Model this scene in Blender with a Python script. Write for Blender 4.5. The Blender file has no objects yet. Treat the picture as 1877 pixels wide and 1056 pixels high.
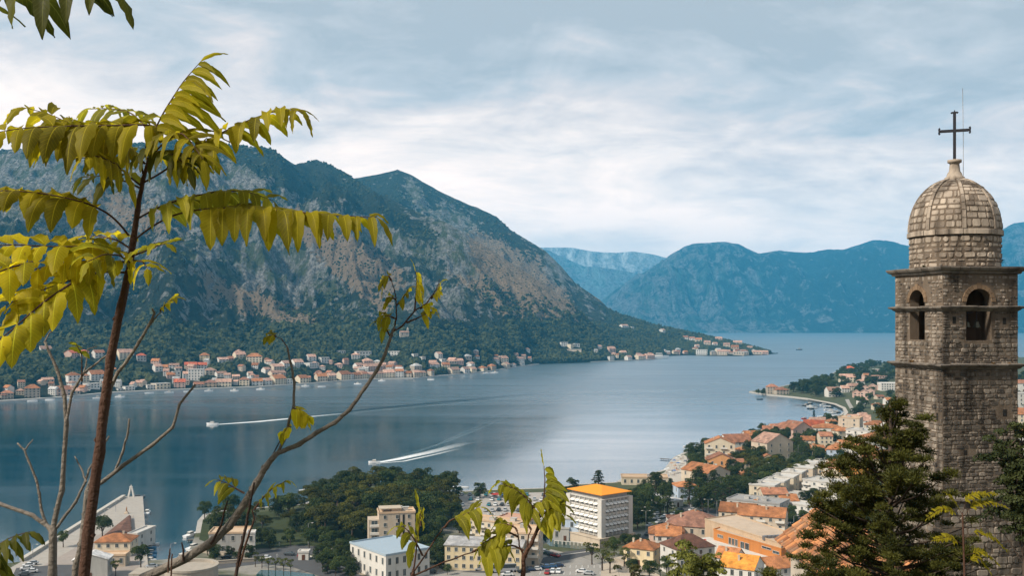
import bpy, bmesh, math, random
import numpy as np
from math import sin, cos, pi, radians as RD, sqrt, atan2, exp
from mathutils import Vector as V, Matrix, Euler, geometry as geo

# ---------------------------------------------------------------- camera, world, sun, exposure
S = bpy.context.scene
COL = S.collection
F, CX, HY, H = 1824.86, 938.5, 588.0, 95.0      # focal length in photo pixels, horizon row, eye height above the sea
cd = bpy.data.cameras.new("camera"); cam = bpy.data.objects.new("camera", cd); COL.objects.link(cam)
cd.lens = 35; cd.sensor_width = 36; cd.shift_y = 60 / 1877; cd.clip_start = 0.1; cd.clip_end = 60000
cam.location = (0, 0, H); cam.rotation_euler = (pi / 2, 0, 0); S.camera = cam
SUN_EL, SUN_AZ = RD(42), RD(-120)               # azimuth from +Y, clockwise seen from above
sd = bpy.data.lights.new("sun", 'SUN'); sun = bpy.data.objects.new("sun", sd); COL.objects.link(sun)
sd.energy = 4.6; sd.angle = RD(7); sd.color = (1.0, 0.90, 0.76)
_sv = V((sin(SUN_AZ) * cos(SUN_EL), cos(SUN_AZ) * cos(SUN_EL), sin(SUN_EL)))
sun.rotation_euler = _sv.to_track_quat('Z', 'Y').to_euler(); sun.location = (0, 0, 400)
S.view_settings.view_transform = 'Standard'; S.view_settings.look = 'None'
S.view_settings.exposure = 0.35; S.view_settings.gamma = 1.0
S.cycles.use_denoising = True; S.cycles.max_bounces = 6; S.cycles.transparent_max_bounces = 12
S.cycles.volume_bounces = 1; S.cycles.use_adaptive_sampling = True; S.cycles.adaptive_threshold = 0.015
S.cycles.sample_clamp_indirect = 6

def world():
    w = bpy.data.worlds.new("World"); S.world = w; w.use_nodes = True
    n = w.node_tree.nodes; l = w.node_tree.links; n.clear()
    def N(t, **k):
        a = n.new(t)
        for q, v in k.items(): setattr(a, q, v)
        return a
    def M(op, a, b=None, c=None):
        m = N('ShaderNodeMath', operation=op)
        for i, v in enumerate((a, b, c)):
            if v is None: continue
            if isinstance(v, (int, float)): m.inputs[i].default_value = v
            else: l.new(v, m.inputs[i])
        return m.outputs[0]
    out = N('ShaderNodeOutputWorld'); bg = N('ShaderNodeBackground'); bg.inputs[1].default_value = 0.1
    sky = N('ShaderNodeTexSky', sky_type='NISHITA', sun_disc=False, sun_elevation=SUN_EL, sun_rotation=SUN_AZ)
    tc = N('ShaderNodeTexCoord'); sp = N('ShaderNodeSeparateXYZ'); l.new(tc.outputs['Generated'], sp.inputs[0])
    x, y, z = sp.outputs
    zz = M('MAXIMUM', z, 0.0)
    dn = M('ADD', zz, 0.24)                      # the cloud sheet as a plane overhead, seen in perspective
    cb = N('ShaderNodeCombineXYZ'); l.new(M('DIVIDE', x, dn), cb.inputs[0]); l.new(M('DIVIDE', y, dn), cb.inputs[1])
    def noise(scale, det, rough, dist=0.0, loc=(0, 0, 0), sc=(1, 1, 1)):
        mp = N('ShaderNodeMapping'); mp.inputs[1].default_value = loc; mp.inputs[3].default_value = sc
        l.new(cb.outputs[0], mp.inputs[0])
        t = N('ShaderNodeTexNoise'); t.inputs['Scale'].default_value = scale; t.inputs['Detail'].default_value = det
        t.inputs['Roughness'].default_value = rough; t.inputs['Distortion'].default_value = dist
        l.new(mp.outputs[0], t.inputs[0]); return t.outputs[0]
    n1 = noise(0.8, 7, 0.55, 0.5, (9.2, 4.4, 3), (0.85, 1.1, 1))
    n2 = noise(2.7, 9, 0.6, 0.8, (8.3, 0.4, 2), (0.85, 1.15, 1))
    n3 = noise(6.5, 8, 0.62, 0.4, (1.3, 5.4, 4), (0.85, 1.1, 1))
    v = M('ADD', M('MULTIPLY', n1, 0.6), M('ADD', M('MULTIPLY', n2, 0.34), M('MULTIPLY', n3, 0.2)))
    # the deck is thinner and brighter low down, heavier overhead
    v = M('ADD', v, M('MULTIPLY', M('SUBTRACT', 0.195, zz), 1.3))
    cr = N('ShaderNodeValToRGB'); e = cr.color_ramp.elements
    e[0].position = 0.43; e[0].color = (0.43, 0.455, 0.48, 1)
    e[1].position = 0.76; e[1].color = (1.45, 1.14, .95, 1)
    for p, c in ((0.49, (0.55, 0.555, 0.57, 1)), (0.55, (0.76, 0.68, 0.65, 1)), (0.62, (1.02, 0.87, .78, 1))):
        k = e.new(p); k.color = c
    l.new(v, cr.inputs[0])
    up = N('ShaderNodeMix', data_type='RGBA', blend_type='MULTIPLY'); up.inputs[0].default_value = 1
    l.new(cr.outputs[0], up.inputs[6]); up.inputs[7].default_value = (10, 10, 10, 1)
    mx = N('ShaderNodeMix', data_type='RGBA'); mx.inputs[0].default_value = 0.95
    l.new(sky.outputs[0], mx.inputs[6]); l.new(up.outputs[2], mx.inputs[7])
    l.new(mx.outputs[2], bg.inputs[0]); l.new(bg.outputs[0], out.inputs[0])
world()

# ---------------------------------------------------------------- pixel <-> world
def P(px, py, Y): return V(((px - CX) / F * Y, Y, H + (HY - py) / F * Y))
def G0(px, py, z=0.0):
    Y = (H - z) * F / (py - HY); return V(((px - CX) / F * Y, Y, z))
def PX(p): return CX + p[0] / p[1] * F, HY - (p[2] - H) / p[1] * F

# ---------------------------------------------------------------- mesh builder
class MB:
    def __init__(s): s.v = []; s.f = []; s.m = []; s.t = []; s.sm = []
    def face(s, pts, m=0, t=0.5, smooth=False):
        b = len(s.v); s.v += [tuple(p) for p in pts]; s.f.append(tuple(range(b, b + len(pts)))); s.m.append(m); s.t.append(t); s.sm.append(smooth)
    def poly(s, vs, fs, m=0, t=0.5, smooth=False):
        b = len(s.v); s.v += [tuple(p) for p in vs]
        for f in fs: s.f.append(tuple(b + i for i in f)); s.m.append(m); s.t.append(t); s.sm.append(smooth)
    def box(s, c, d, m=0, t=0.5, rz=0.0, taper=1.0):
        x, y, z = d[0] / 2, d[1] / 2, d[2] / 2; vs = []
        for k in (-1, 1):
            f = taper if k > 0 else 1
            for a, b in ((-1, -1), (1, -1), (1, 1), (-1, 1)):
                X, Y = a * x * f, b * y * f
                vs.append((c[0] + X * cos(rz) - Y * sin(rz), c[1] + X * sin(rz) + Y * cos(rz), c[2] + k * z))
        s.poly(vs, [(3, 2, 1, 0), (4, 5, 6, 7), (0, 1, 5, 4), (1, 2, 6, 5), (2, 3, 7, 6), (3, 0, 4, 7)], m, t)
    def prism(s, pts, z0, z1, m=0, mtop=None, t=0.5):
        n = len(pts); vs = [(p[0], p[1], z0) for p in pts] + [(p[0], p[1], z1) for p in pts]
        s.poly(vs, [(i, (i + 1) % n, n + (i + 1) % n, n + i) for i in range(n)], m, t)
        s.poly(vs[n:], [tuple(range(n))], m if mtop is None else mtop, t)
    def tube(s, pts, rad, seg=8, m=0, t=0.5, cap=True):
        pts = [V(p) for p in pts]; n = len(pts); b = len(s.v); up = V((0.3, -0.4, 0.9)); prev = None
        if not hasattr(rad, '__len__'): rad = [rad] * n
        for i, p in enumerate(pts):
            d = (pts[min(i + 1, n - 1)] - pts[max(i - 1, 0)]).normalized()
            a = d.cross(up if prev is None else prev.cross(d)).normalized() if prev is not None else d.cross(up).normalized()
            if prev is not None: a = (prev - d * prev.dot(d)).normalized()
            prev = a; c = d.cross(a)
            for k in range(seg):
                an = 2 * pi * k / seg; s.v.append(tuple(p + (a * cos(an) + c * sin(an)) * rad[i]))
        for i in range(n - 1):
            for k in range(seg):
                k2 = (k + 1) % seg
                s.f.append((b + i * seg + k, b + i * seg + k2, b + (i + 1) * seg + k2, b + (i + 1) * seg + k)); s.m.append(m); s.t.append(t); s.sm.append(True)
        if cap:
            for i in (0, n - 1): s.f.append(tuple(b + i * seg + k for k in range(seg))); s.m.append(m); s.t.append(t); s.sm.append(False)
    def lathe(s, prof, c=(0, 0, 0), seg=32, m=0, t=0.5, smooth=True, a0=0.0):
        b = len(s.v)
        for r, z in prof:
            for k in range(seg):
                an = a0 + 2 * pi * k / seg; s.v.append((c[0] + r * cos(an), c[1] + r * sin(an), c[2] + z))
        for i in range(len(prof) - 1):
            for k in range(seg):
                k2 = (k + 1) % seg
                s.f.append((b + i * seg + k, b + i * seg + k2, b + (i + 1) * seg + k2, b + (i + 1) * seg + k)); s.m.append(m); s.t.append(t); s.sm.append(smooth)
    def mesh(s, name, mats):
        me = bpy.data.meshes.new(name); me.from_pydata(s.v, [], s.f)
        for m in (mats if isinstance(mats, (list, tuple)) else [mats]): me.materials.append(m)
        me.polygons.foreach_set('material_index', s.m); me.polygons.foreach_set('use_smooth', s.sm)
        a = me.attributes.new('tone', 'FLOAT', 'FACE'); a.data.foreach_set('value', s.t); me.update(); return me
    def build(s, name, mats, parent=None, loc=None, rz=0):
        return link(name, s.mesh(name, mats), parent, loc, rz)
def link(name, me, parent=None, loc=None, rz=0):
    o = bpy.data.objects.new(name, me); COL.objects.link(o); o.parent = parent
    if loc is not None: o.location = loc
    if rz: o.rotation_euler = (0, 0, rz)
    return o
def tag(o, label=None, cat=None, group=None, kind=None):
    for k, v in (('label', label), ('category', cat), ('group', group), ('kind', kind)):
        if v: o[k] = v
    return o
def thing(name, label, cat, loc=(0, 0, 0), rz=0, group=None):
    o = link(name, None, None, loc, rz); o.empty_display_size = 0.5; return tag(o, label, cat, group)
def copytree(o, parent=None):
    c = o.copy(); COL.objects.link(c); c.parent = parent
    for ch in o.children: copytree(ch, c)
    return c
def bigmesh(name, verts, faces, mats, tone=None, mat_idx=None, smooth=False, attrs=None):
    """numpy arrays -> mesh; faces (n,3) or (n,4)"""
    me = bpy.data.meshes.new(name); nv, nf, k = len(verts), len(faces), faces.shape[1]
    me.vertices.add(nv); me.vertices.foreach_set('co', np.ascontiguousarray(verts, dtype=np.float32).ravel())
    me.loops.add(nf * k); me.loops.foreach_set('vertex_index', np.ascontiguousarray(faces, dtype=np.int32).ravel())
    me.polygons.add(nf); me.polygons.foreach_set('loop_start', np.arange(0, nf * k, k, dtype=np.int32))
    me.polygons.foreach_set('loop_total', np.full(nf, k, dtype=np.int32))
    for m in mats: me.materials.append(m)
    if mat_idx is not None: me.polygons.foreach_set('material_index', np.asarray(mat_idx, dtype=np.int32))
    me.update(calc_edges=True)
    me.polygons.foreach_set('use_smooth', np.full(nf, smooth, dtype=bool))
    if tone is not None:
        a = me.attributes.new('tone', 'FLOAT', 'FACE'); a.data.foreach_set('value', np.asarray(tone, dtype=np.float32))
    for kx, vx in (attrs or {}).items():
        a = me.attributes.new(kx, 'FLOAT', 'POINT'); a.data.foreach_set('value', np.asarray(vx, dtype=np.float32))
    me.validate(); return me

# ---------------------------------------------------------------- numpy noise
def _h(ix, iy, s):
    n = (ix.astype(np.int64) * 374761393 + iy.astype(np.int64) * 668265263 + s * 974634777) & 0xffffffff
    n = ((n ^ (n >> 13)) * 1274126177) & 0xffffffff
    return ((n ^ (n >> 16)) & 0xffff) / 65535.0
def vn(x, y, s=0):
    x = np.asarray(x, float); y = np.asarray(y, float)
    ix, iy = np.floor(x), np.floor(y); fx, fy = x - ix, y - iy
    fx = fx * fx * fx * (fx * (fx * 6 - 15) + 10); fy = fy * fy * fy * (fy * (fy * 6 - 15) + 10)
    a, b, c, d = _h(ix, iy, s), _h(ix + 1, iy, s), _h(ix, iy + 1, s), _h(ix + 1, iy + 1, s)
    return (a + (b - a) * fx) * (1 - fy) + (c + (d - c) * fx) * fy
def fbm(x, y, o=5, s=0, g=0.5):
    r = 0; a = 1; t = 0
    for i in range(o): r = r + a * vn(x, y, s + i); t += a; a *= g; x = x * 2.03 + 11.3; y = y * 2.01 + 5.7
    return r / t
def ridged(x, y, o=5, s=0, g=0.5):
    r = 0; a = 1; t = 0
    for i in range(o): r = r + a * (1 - np.abs(2 * vn(x, y, s + i) - 1)); t += a; a *= g; x = x * 2.07 + 3.3; y = y * 2.03 + 9.7
    return r / t

# ---------------------------------------------------------------- materials
class NT:
    def __init__(s, name):
        s.mat = bpy.data.materials.new(name); s.mat.use_nodes = True; s.n = s.mat.node_tree.nodes; s.l = s.mat.node_tree.links
        s.b = s.n['Principled BSDF']; s.out = s.n['Material Output']; s.b.inputs['Specular IOR Level'].default_value = 0.25
    def N(s, t, **k):
        a = s.n.new(t)
        for q, v in k.items(): setattr(a, q, v)
        return a
    def set(s, sock, v):
        if isinstance(v, (int, float)): sock.default_value = v
        elif isinstance(v, tuple): sock.default_value = v if len(v) == len(sock.default_value) else (*v, 1)
        else: s.l.new(v, sock)
    def math(s, op, a, b=None, c=None, clamp=False):
        m = s.N('ShaderNodeMath', operation=op, use_clamp=clamp)
        for i, v in enumerate((a, b, c)):
            if v is not None: s.set(m.inputs[i], v)
        return m.outputs[0]
    def mix(s, f, a, b, bt='MIX'):
        m = s.N('ShaderNodeMix', data_type='RGBA', blend_type=bt); s.set(m.inputs[0], f); s.set(m.inputs[6], a); s.set(m.inputs[7], b); return m.outputs[2]
    def co(s, which='Object', sc=(1, 1, 1), rot=(0, 0, 0)):
        t = s.N('ShaderNodeTexCoord'); mp = s.N('ShaderNodeMapping'); mp.inputs[3].default_value = sc; mp.inputs[2].default_value = rot
        s.l.new(t.outputs[which], mp.inputs[0]); return mp.outputs[0]
    def noise(s, co, scale, det=4, rough=0.55, dist=0.0, out=0):
        t = s.N('ShaderNodeTexNoise'); t.inputs['Scale'].default_value = scale; t.inputs['Detail'].default_value = det
        t.inputs['Roughness'].default_value = rough; t.inputs['Distortion'].default_value = dist; s.l.new(co, t.inputs[0]); return t.outputs[out]
    def vor(s, co, scale, feature='F1', out=0, rnd=1.0):
        t = s.N('ShaderNodeTexVoronoi', feature=feature); t.inputs['Scale'].default_value = scale
        t.inputs['Randomness'].default_value = rnd; s.l.new(co, t.inputs[0]); return t.outputs[out]
    def ramp(s, f, stops):
        r = s.N('ShaderNodeValToRGB'); e = r.color_ramp.elements
        while len(e) < len(stops): e.new(0.5)
        for q, (p, c) in zip(e, stops):
            q.position = p; q.color = (c, c, c, 1) if isinstance(c, (int, float)) else (*c, 1)
        s.set(r.inputs[0], f); return r.outputs[0]
    def attr(s, name):
        a = s.N('ShaderNodeAttribute', attribute_name=name); return a.outputs['Fac']
    def bump(s, h, strength=0.5, dist=0.1):
        b = s.N('ShaderNodeBump'); b.inputs['Strength'].default_value = strength; b.inputs['Distance'].default_value = dist
        s.set(b.inputs['Height'], h); s.l.new(b.outputs[0], s.b.inputs['Normal'])
    def done(s, color=None, rough=None):
        if color is not None: s.set(s.b.inputs['Base Color'], color)
        if rough is not None: s.set(s.b.inputs['Roughness'], rough)
        return s.mat
_mc = {}
def simple(name, col, rough=0.85, var=0.25, scale=0.6, stain=0.0, tone=0.0, bump=0.0, objvar=0.0, metal=0.0, spec=0.25):
    if name in _mc: return _mc[name]
    t = NT(name); co = t.co()
    n = t.noise(co, scale, 6, 0.6)
    c = t.mix(n, tuple(x * (1 - var) for x in col), tuple(min(1, x * (1 + var)) for x in col))
    if stain:
        k = t.noise(t.co(sc=(1, 1, 0.15)), scale * 2.3, 5, 0.65)
        c = t.mix(t.math('MULTIPLY', t.ramp(k, [(0.5, 0), (0.72, 1)]), stain), c, tuple(x * 0.45 for x in col))
    if tone:
        f = t.math('ADD', t.math('MULTIPLY', t.attr('tone'), tone * 2), 1 - tone)
        c = t.mix(1.0, c, t.N('ShaderNodeCombineXYZ').outputs[0], 'MULTIPLY') if False else t.vscale(c, f) if hasattr(t, 'vscale') else c
    if objvar:
        r = t.N('ShaderNodeObjectInfo').outputs['Random']
        c = vscale(t, c, t.math('ADD', t.math('MULTIPLY', r, objvar * 2), 1 - objvar))
    if bump: t.bump(t.noise(co, scale * 6, 5, 0.6), bump, 0.05)
    t.b.inputs['Metallic'].default_value = metal; t.b.inputs['Specular IOR Level'].default_value = spec
    _mc[name] = t.done(c, rough); return _mc[name]
def vscale(t, c, f):
    m = t.N('ShaderNodeVectorMath', operation='SCALE'); t.set(m.inputs[0], c); t.set(m.inputs['Scale'], f); return m.outputs[0]
NT.vscale = lambda s, c, f: vscale(s, c, f)

def roofmat(name, col, var=0.5, sc=1.0):
    """rows of clay tiles: stripes down the slope, weathered patches"""
    if name in _mc: return _mc[name]
    t = NT(name); co = t.co()
    big = t.noise(co, 0.35 * sc, 5, 0.65); small = t.noise(co, 3.0 * sc, 3, 0.7)
    c = t.mix(t.ramp(big, [(0.35, 0), (0.68, 1)]), tuple(x * (1 - var) for x in col), tuple(min(1, x * (1 + var * 0.7)) for x in col))
    c = t.mix(t.math('MULTIPLY', t.ramp(small, [(0.48, 0), (0.62, 1)]), 0.55), c, tuple(x * f for x, f in zip(col, (0.55, 0.62, 0.8))))
    c = vscale(t, c, t.math('ADD', t.math('MULTIPLY', t.N('ShaderNodeObjectInfo').outputs['Random'], .6), .66))
    w = t.N('ShaderNodeTexWave', wave_type='BANDS', bands_direction='X'); w.inputs['Scale'].default_value = 1.1 * sc; w.inputs['Distortion'].default_value = 0.4
    t.l.new(co, w.inputs[0]); t.bump(w.outputs[1], 0.6, 0.08)
    _mc[name] = t.done(c, 0.85); return _mc[name]

def glassmat(name='window_glass', col=(0.035, 0.045, 0.05)):
    if name in _mc: return _mc[name]
    t = NT(name); r = t.N('ShaderNodeObjectInfo').outputs['Random']
    c = t.mix(r, tuple(x * 0.5 for x in col), tuple(min(1, x * 1.9) for x in col)); t.b.inputs['Specular IOR Level'].default_value = 0.5
    _mc[name] = t.done(c, 0.2); return _mc[name]

def foliage(name, c1, c2, transl=0.25, rough=0.6):
    if name in _mc: return _mc[name]
    t = NT(name); co = t.co()
    f = t.math('ADD', t.math('MULTIPLY', t.attr('tone'), 0.7), t.math('MULTIPLY', t.noise(co, 0.9, 3, 0.6), 0.3))
    r = t.N('ShaderNodeObjectInfo').outputs['Random']
    c = t.vscale(t.mix(f, c1, c2), t.math('ADD', t.math('MULTIPLY', r, 0.5), 0.75))
    t.done(c, rough); t.b.inputs['Specular IOR Level'].default_value = 0.15
    if transl:
        tr = t.N('ShaderNodeBsdfTranslucent'); t.set(tr.inputs[0], t.vscale(c, 1.1)); ms = t.N('ShaderNodeMixShader'); ms.inputs[0].default_value = transl
        t.l.new(t.b.outputs[0], ms.inputs[1]); t.l.new(tr.outputs[0], ms.inputs[2]); t.l.new(ms.outputs[0], t.out.inputs[0])
    _mc[name] = t.mat; return t.mat
# ================================================================ TERRAIN
def terrain_mat(name, veg=(0.011, 0.026, 0.014), veg2=(0.046, 0.056, 0.020), rock=(0.44, 0.43, 0.41), scree=(0.32, 0.235, 0.155), k=1.0):
    t = NT(name); co = t.co('Object')
    big = t.noise(co, 0.006 * k, 6, 0.6); mid = t.noise(co, 0.03 * k, 7, 0.68, 0.6); fine = t.noise(co, 0.13 * k, 6, 0.7)
    gul = t.noise(t.co('Object', sc=(1, 0.25, 0.4), rot=(0, 0, 0.35)), 0.035 * k, 6, 0.7, 0.3)
    ra = t.attr('rock'); sa = t.attr('scree')
    vegc = t.mix(t.ramp(mid, [(0.35, 0), (0.65, 1)]), veg, veg2)
    vegc = t.mix(t.ramp(fine, [(0.42, 0), (0.6, 1)]), t.vscale(vegc, 0.6), vegc)
    scr = t.mix(fine, tuple(x * 0.7 for x in scree), tuple(x * 1.25 for x in scree))
    v = t.vor(co, 0.11 * k, 'F1', 0)                # low bushes dotted over the stony ground
    bush = t.ramp(t.math('ADD', v, t.math('MULTIPLY', mid, 0.7)), [(0.60, 1), (0.70, 0)])
    scr = t.mix(bush, scr, tuple(x * 1.4 for x in veg))
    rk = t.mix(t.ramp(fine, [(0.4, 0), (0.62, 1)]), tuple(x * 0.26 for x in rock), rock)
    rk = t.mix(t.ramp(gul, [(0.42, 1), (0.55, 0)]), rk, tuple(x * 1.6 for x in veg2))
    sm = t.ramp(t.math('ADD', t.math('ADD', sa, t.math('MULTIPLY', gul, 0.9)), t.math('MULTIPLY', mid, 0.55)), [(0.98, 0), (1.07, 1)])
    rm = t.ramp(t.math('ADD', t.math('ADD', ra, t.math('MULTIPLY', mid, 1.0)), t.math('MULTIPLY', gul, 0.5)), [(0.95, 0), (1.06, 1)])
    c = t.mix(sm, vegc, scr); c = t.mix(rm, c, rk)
    t.bump(t.math('ADD', t.math('MULTIPLY', mid, 1.0), t.math('ADD', t.math('MULTIPLY', fine, 0.7), t.math('MULTIPLY', gul, 0.8))), 1.0, 42.0 / k)
    return t.done(c, 0.95)

def blob(px, py, cx, cy, rx, ry, rot=0.0):
    a = cos(rot); b = sin(rot); dx = px - cx; dy = py - cy
    u = (dx * a + dy * b) / rx; w = (-dx * b + dy * a) / ry
    return np.exp(-(u * u + w * w))

# --- the long mountain on the far side of the bay: a height field in polar steps round the origin
SH = [(-520, 772), (-300, 760), (-100, 748), (0, 737.5), (60, 734), (100, 731), (200, 722), (300, 717), (400, 713.5), (470, 711), (560, 705), (640, 699), (700, 696), (760, 695), (800, 690.5), (850, 687), (900, 681),
      (950, 673), (990, 668), (1050, 666), (1100, 664), (1150, 662), (1190, 659.5), (1212, 656.5), (1222, 653), (1260, 651.5), (1300, 652.5), (1350, 653), (1400, 651), (1424, 648.5), (1440, 648)]
SHX = np.array([a for a, b in SH]); SHY = np.array([b for a, b in SH])
def shoreY(px): return 95 * F / (np.interp(px, SHX, SHY) - HY)
RA = [(-520, 300, 3000), (-200, 285, 3000), (0, 275, 3000), (200, 262, 3000), (380, 264, 3000), (483, 270, 3000), (515, 284, 3050), (541, 302, 3150), (559, 296, 3300), (579, 291, 3400), (602, 300, 3400), (654, 329, 3400),
      (700, 358, 3200), (760, 384, 3000), (815, 406, 2850), (850, 427, 2800), (900, 458, 2780), (960, 497, 2750), (1000, 523, 2700), (1050, 558, 2650), (1100, 605, 2600), (1150, 655, 2560), (1200, 680, 2560), (1450, 700, 2950)]
RB = [(-520, 420, 4300), (450, 420, 4300), (600, 335, 4300), (654, 326, 4300), (698, 318, 4300), (729, 310, 4300), (750, 319, 4300), (768, 328, 4280), (801, 347, 4260), (839, 366, 4240), (876, 380, 4220), (910, 397, 4180), (936, 422, 4120),
      (973, 444, 4020), (999, 459, 3960), (1029, 489, 3880), (1055, 519, 3800), (1100, 550, 3680), (1115, 565, 3640), (1145, 579, 3560), (1182, 590, 3460), (1249, 606.5, 3260), (1287, 614, 3160), (1345, 628, 3010), (1380, 637, 2960), (1410, 645, 2915), (1424, 649.5, 2890), (1450, 655, 2900)]
def ctrl(tab, px):
    a = np.array(tab); py = np.interp(px, a[:, 0], a[:, 1]); Y = np.interp(px, a[:, 0], a[:, 2]); return Y, H + (HY - py) / F * Y
NC, NR = 640, 300
gpx = np.linspace(-520, 1426, NC); gr = np.linspace(0, 1, NR)
def terr(px, r):
    Y0 = shoreY(px); YA, zA = ctrl(RA, px); YB, zB = ctrl(RB, px)
    Ye = YB + 420; rr = r ** 1.25; Y = Y0 + (Ye - Y0) * rr
    tA = np.clip((Y - Y0) / (YA - Y0), 0, 3); tB = np.clip((Y - Y0 - 12) / (YB - Y0 - 12), 0, 3)
    def prof(t, z, p):
        return np.where(t < 1, z * np.clip(t, 0, 1) ** p, z - (t - 1) * 1.3 * np.abs(z) - (t - 1) ** 2 * 400)
    X = (px - CX) / F * Y
    hA = prof(tA, zA, 1.12); 
    pB = np.interp(px, [0, 900, 1050, 1150, 1424], [1.7, 1.6, 1.25, 0.9, 0.8]); hB = prof(tB, zB, pB)
    w = np.sin(pi * np.clip(tA, 0, 1)) ** 0.8 * (tA < 1) + 0.06
    g = (ridged(X / 340 + 0.25 * Y / 340, Y / 900 + 1.3, 5, 7) - 0.62) * 260 + (ridged(X / 95 + Y / 300, Y / 170, 4, 21) - 0.6) * 95 + (ridged(X / 36, Y / 50, 3, 5) - .6) * 34
    hA = hA + g * w * np.clip(zA / 500, 0.1, 1) * np.clip(tA * 3.2, 0, 1)
    wB = np.sin(pi * np.clip(tB, 0, 1)) * (tB < 1) + 0.05
    g2 = (ridged(X / 300 - 0.4 * Y / 500 + 4, Y / 1100, 5, 33) - 0.6) * 170 + (ridged(X / 80, Y / 120, 4, 41) - 0.6) * 80
    hB = hB + g2 * wB * np.clip(zB / 600, 0.04, 1) * np.clip(tB * 3, 0, 1)
    z = np.maximum(hA, hB)
    z = np.where((r > 0) & (Y < Y0 + 16), np.maximum(z, 1.5), z)         # the quay strip
    z = np.where(r <= 0, -2.0, z)
    return X, Y, np.maximum(z, -30)
PXg, Rg = np.meshgrid(gpx, gr, indexing='ij')
TX, TY, TZ = terr(PXg, Rg)
TPY = HY - (TZ - H) / TY * F
def grid_faces(nc, nr):
    i = np.arange(nc - 1)[:, None] * nr + np.arange(nr - 1)[None, :]
    return np.stack([i, i + nr, i + nr + 1, i + 1], -1).reshape(-1, 4)
_hN = TZ / 700.0
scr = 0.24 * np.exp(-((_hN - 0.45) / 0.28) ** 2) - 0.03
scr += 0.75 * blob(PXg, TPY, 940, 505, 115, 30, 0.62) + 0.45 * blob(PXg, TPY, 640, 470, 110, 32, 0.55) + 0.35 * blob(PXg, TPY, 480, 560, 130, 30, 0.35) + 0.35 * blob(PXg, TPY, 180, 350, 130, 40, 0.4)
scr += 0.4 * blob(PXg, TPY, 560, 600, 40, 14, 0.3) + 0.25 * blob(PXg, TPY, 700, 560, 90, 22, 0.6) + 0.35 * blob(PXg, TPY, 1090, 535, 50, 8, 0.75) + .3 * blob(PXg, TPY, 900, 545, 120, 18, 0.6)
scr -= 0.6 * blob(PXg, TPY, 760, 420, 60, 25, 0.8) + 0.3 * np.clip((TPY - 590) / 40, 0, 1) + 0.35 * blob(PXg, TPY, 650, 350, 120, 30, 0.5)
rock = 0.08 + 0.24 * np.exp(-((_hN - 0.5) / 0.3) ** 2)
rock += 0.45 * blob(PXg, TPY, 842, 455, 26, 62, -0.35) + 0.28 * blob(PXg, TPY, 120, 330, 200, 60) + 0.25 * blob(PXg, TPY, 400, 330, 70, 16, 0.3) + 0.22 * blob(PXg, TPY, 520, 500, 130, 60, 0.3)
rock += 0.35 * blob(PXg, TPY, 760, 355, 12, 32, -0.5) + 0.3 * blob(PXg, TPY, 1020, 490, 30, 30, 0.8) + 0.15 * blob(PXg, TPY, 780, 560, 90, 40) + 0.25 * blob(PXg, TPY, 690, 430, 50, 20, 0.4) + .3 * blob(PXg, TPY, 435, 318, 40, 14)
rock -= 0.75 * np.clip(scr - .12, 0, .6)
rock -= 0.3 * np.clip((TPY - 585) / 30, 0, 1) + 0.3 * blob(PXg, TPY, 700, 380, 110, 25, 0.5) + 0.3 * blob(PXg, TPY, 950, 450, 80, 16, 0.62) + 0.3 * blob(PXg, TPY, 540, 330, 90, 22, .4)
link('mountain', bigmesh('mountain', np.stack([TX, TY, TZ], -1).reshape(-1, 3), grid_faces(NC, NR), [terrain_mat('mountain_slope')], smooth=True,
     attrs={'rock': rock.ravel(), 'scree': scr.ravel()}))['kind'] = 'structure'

def hit(px, py):
    """where the ray through photo pixel (px,py) meets the far slope: first row whose picture height reaches py"""
    c = (px - gpx[0]) / (gpx[1] - gpx[0]); i = int(min(max(c, 0), NC - 2)); f = c - i
    col = TPY[i] * (1 - f) + TPY[i + 1] * f; zz = TZ[i] * (1 - f) + TZ[i + 1] * f; yy = TY[i] * (1 - f) + TY[i + 1] * f
    for r in range(1, NR):
        if col[r] <= py:
            if r == 1: return V(((px - CX) / F * yy[1], yy[1], zz[1]))
            a = (col[r - 1] - py) / max(1e-6, col[r - 1] - col[r]); a = min(max(a, 0), 1)
            Y = yy[r - 1] + a * (yy[r] - yy[r - 1]); return V(((px - CX) / F * Y, Y, zz[r - 1] + a * (zz[r] - zz[r - 1])))
    return V(((px - CX) / F * yy[5], yy[5], zz[5]))

# quay: a pale stone edge along the far waterfront
q = MB()
qp = [float(x) for x in np.linspace(-60, 1215, 260)]
for a, b in zip(qp, qp[1:]):
    if 985 < a < 1080: continue
    A, B = shoreY(a), shoreY(b); j = 3.2
    pts = [((a - CX) / F * (A - 2), A - 2), ((b - CX) / F * (B - 2), B - 2), ((b - CX) / F * (B + j + 3), B + j + 3), ((a - CX) / F * (A + j + 3), A + j + 3)]
    q.prism(pts, -0.5, 1.75, 0)
q.build('quay', simple('pale_quay_stone', (0.42, 0.40, 0.37), 0.9, 0.25, 0.1))['kind'] = 'structure'

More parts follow.
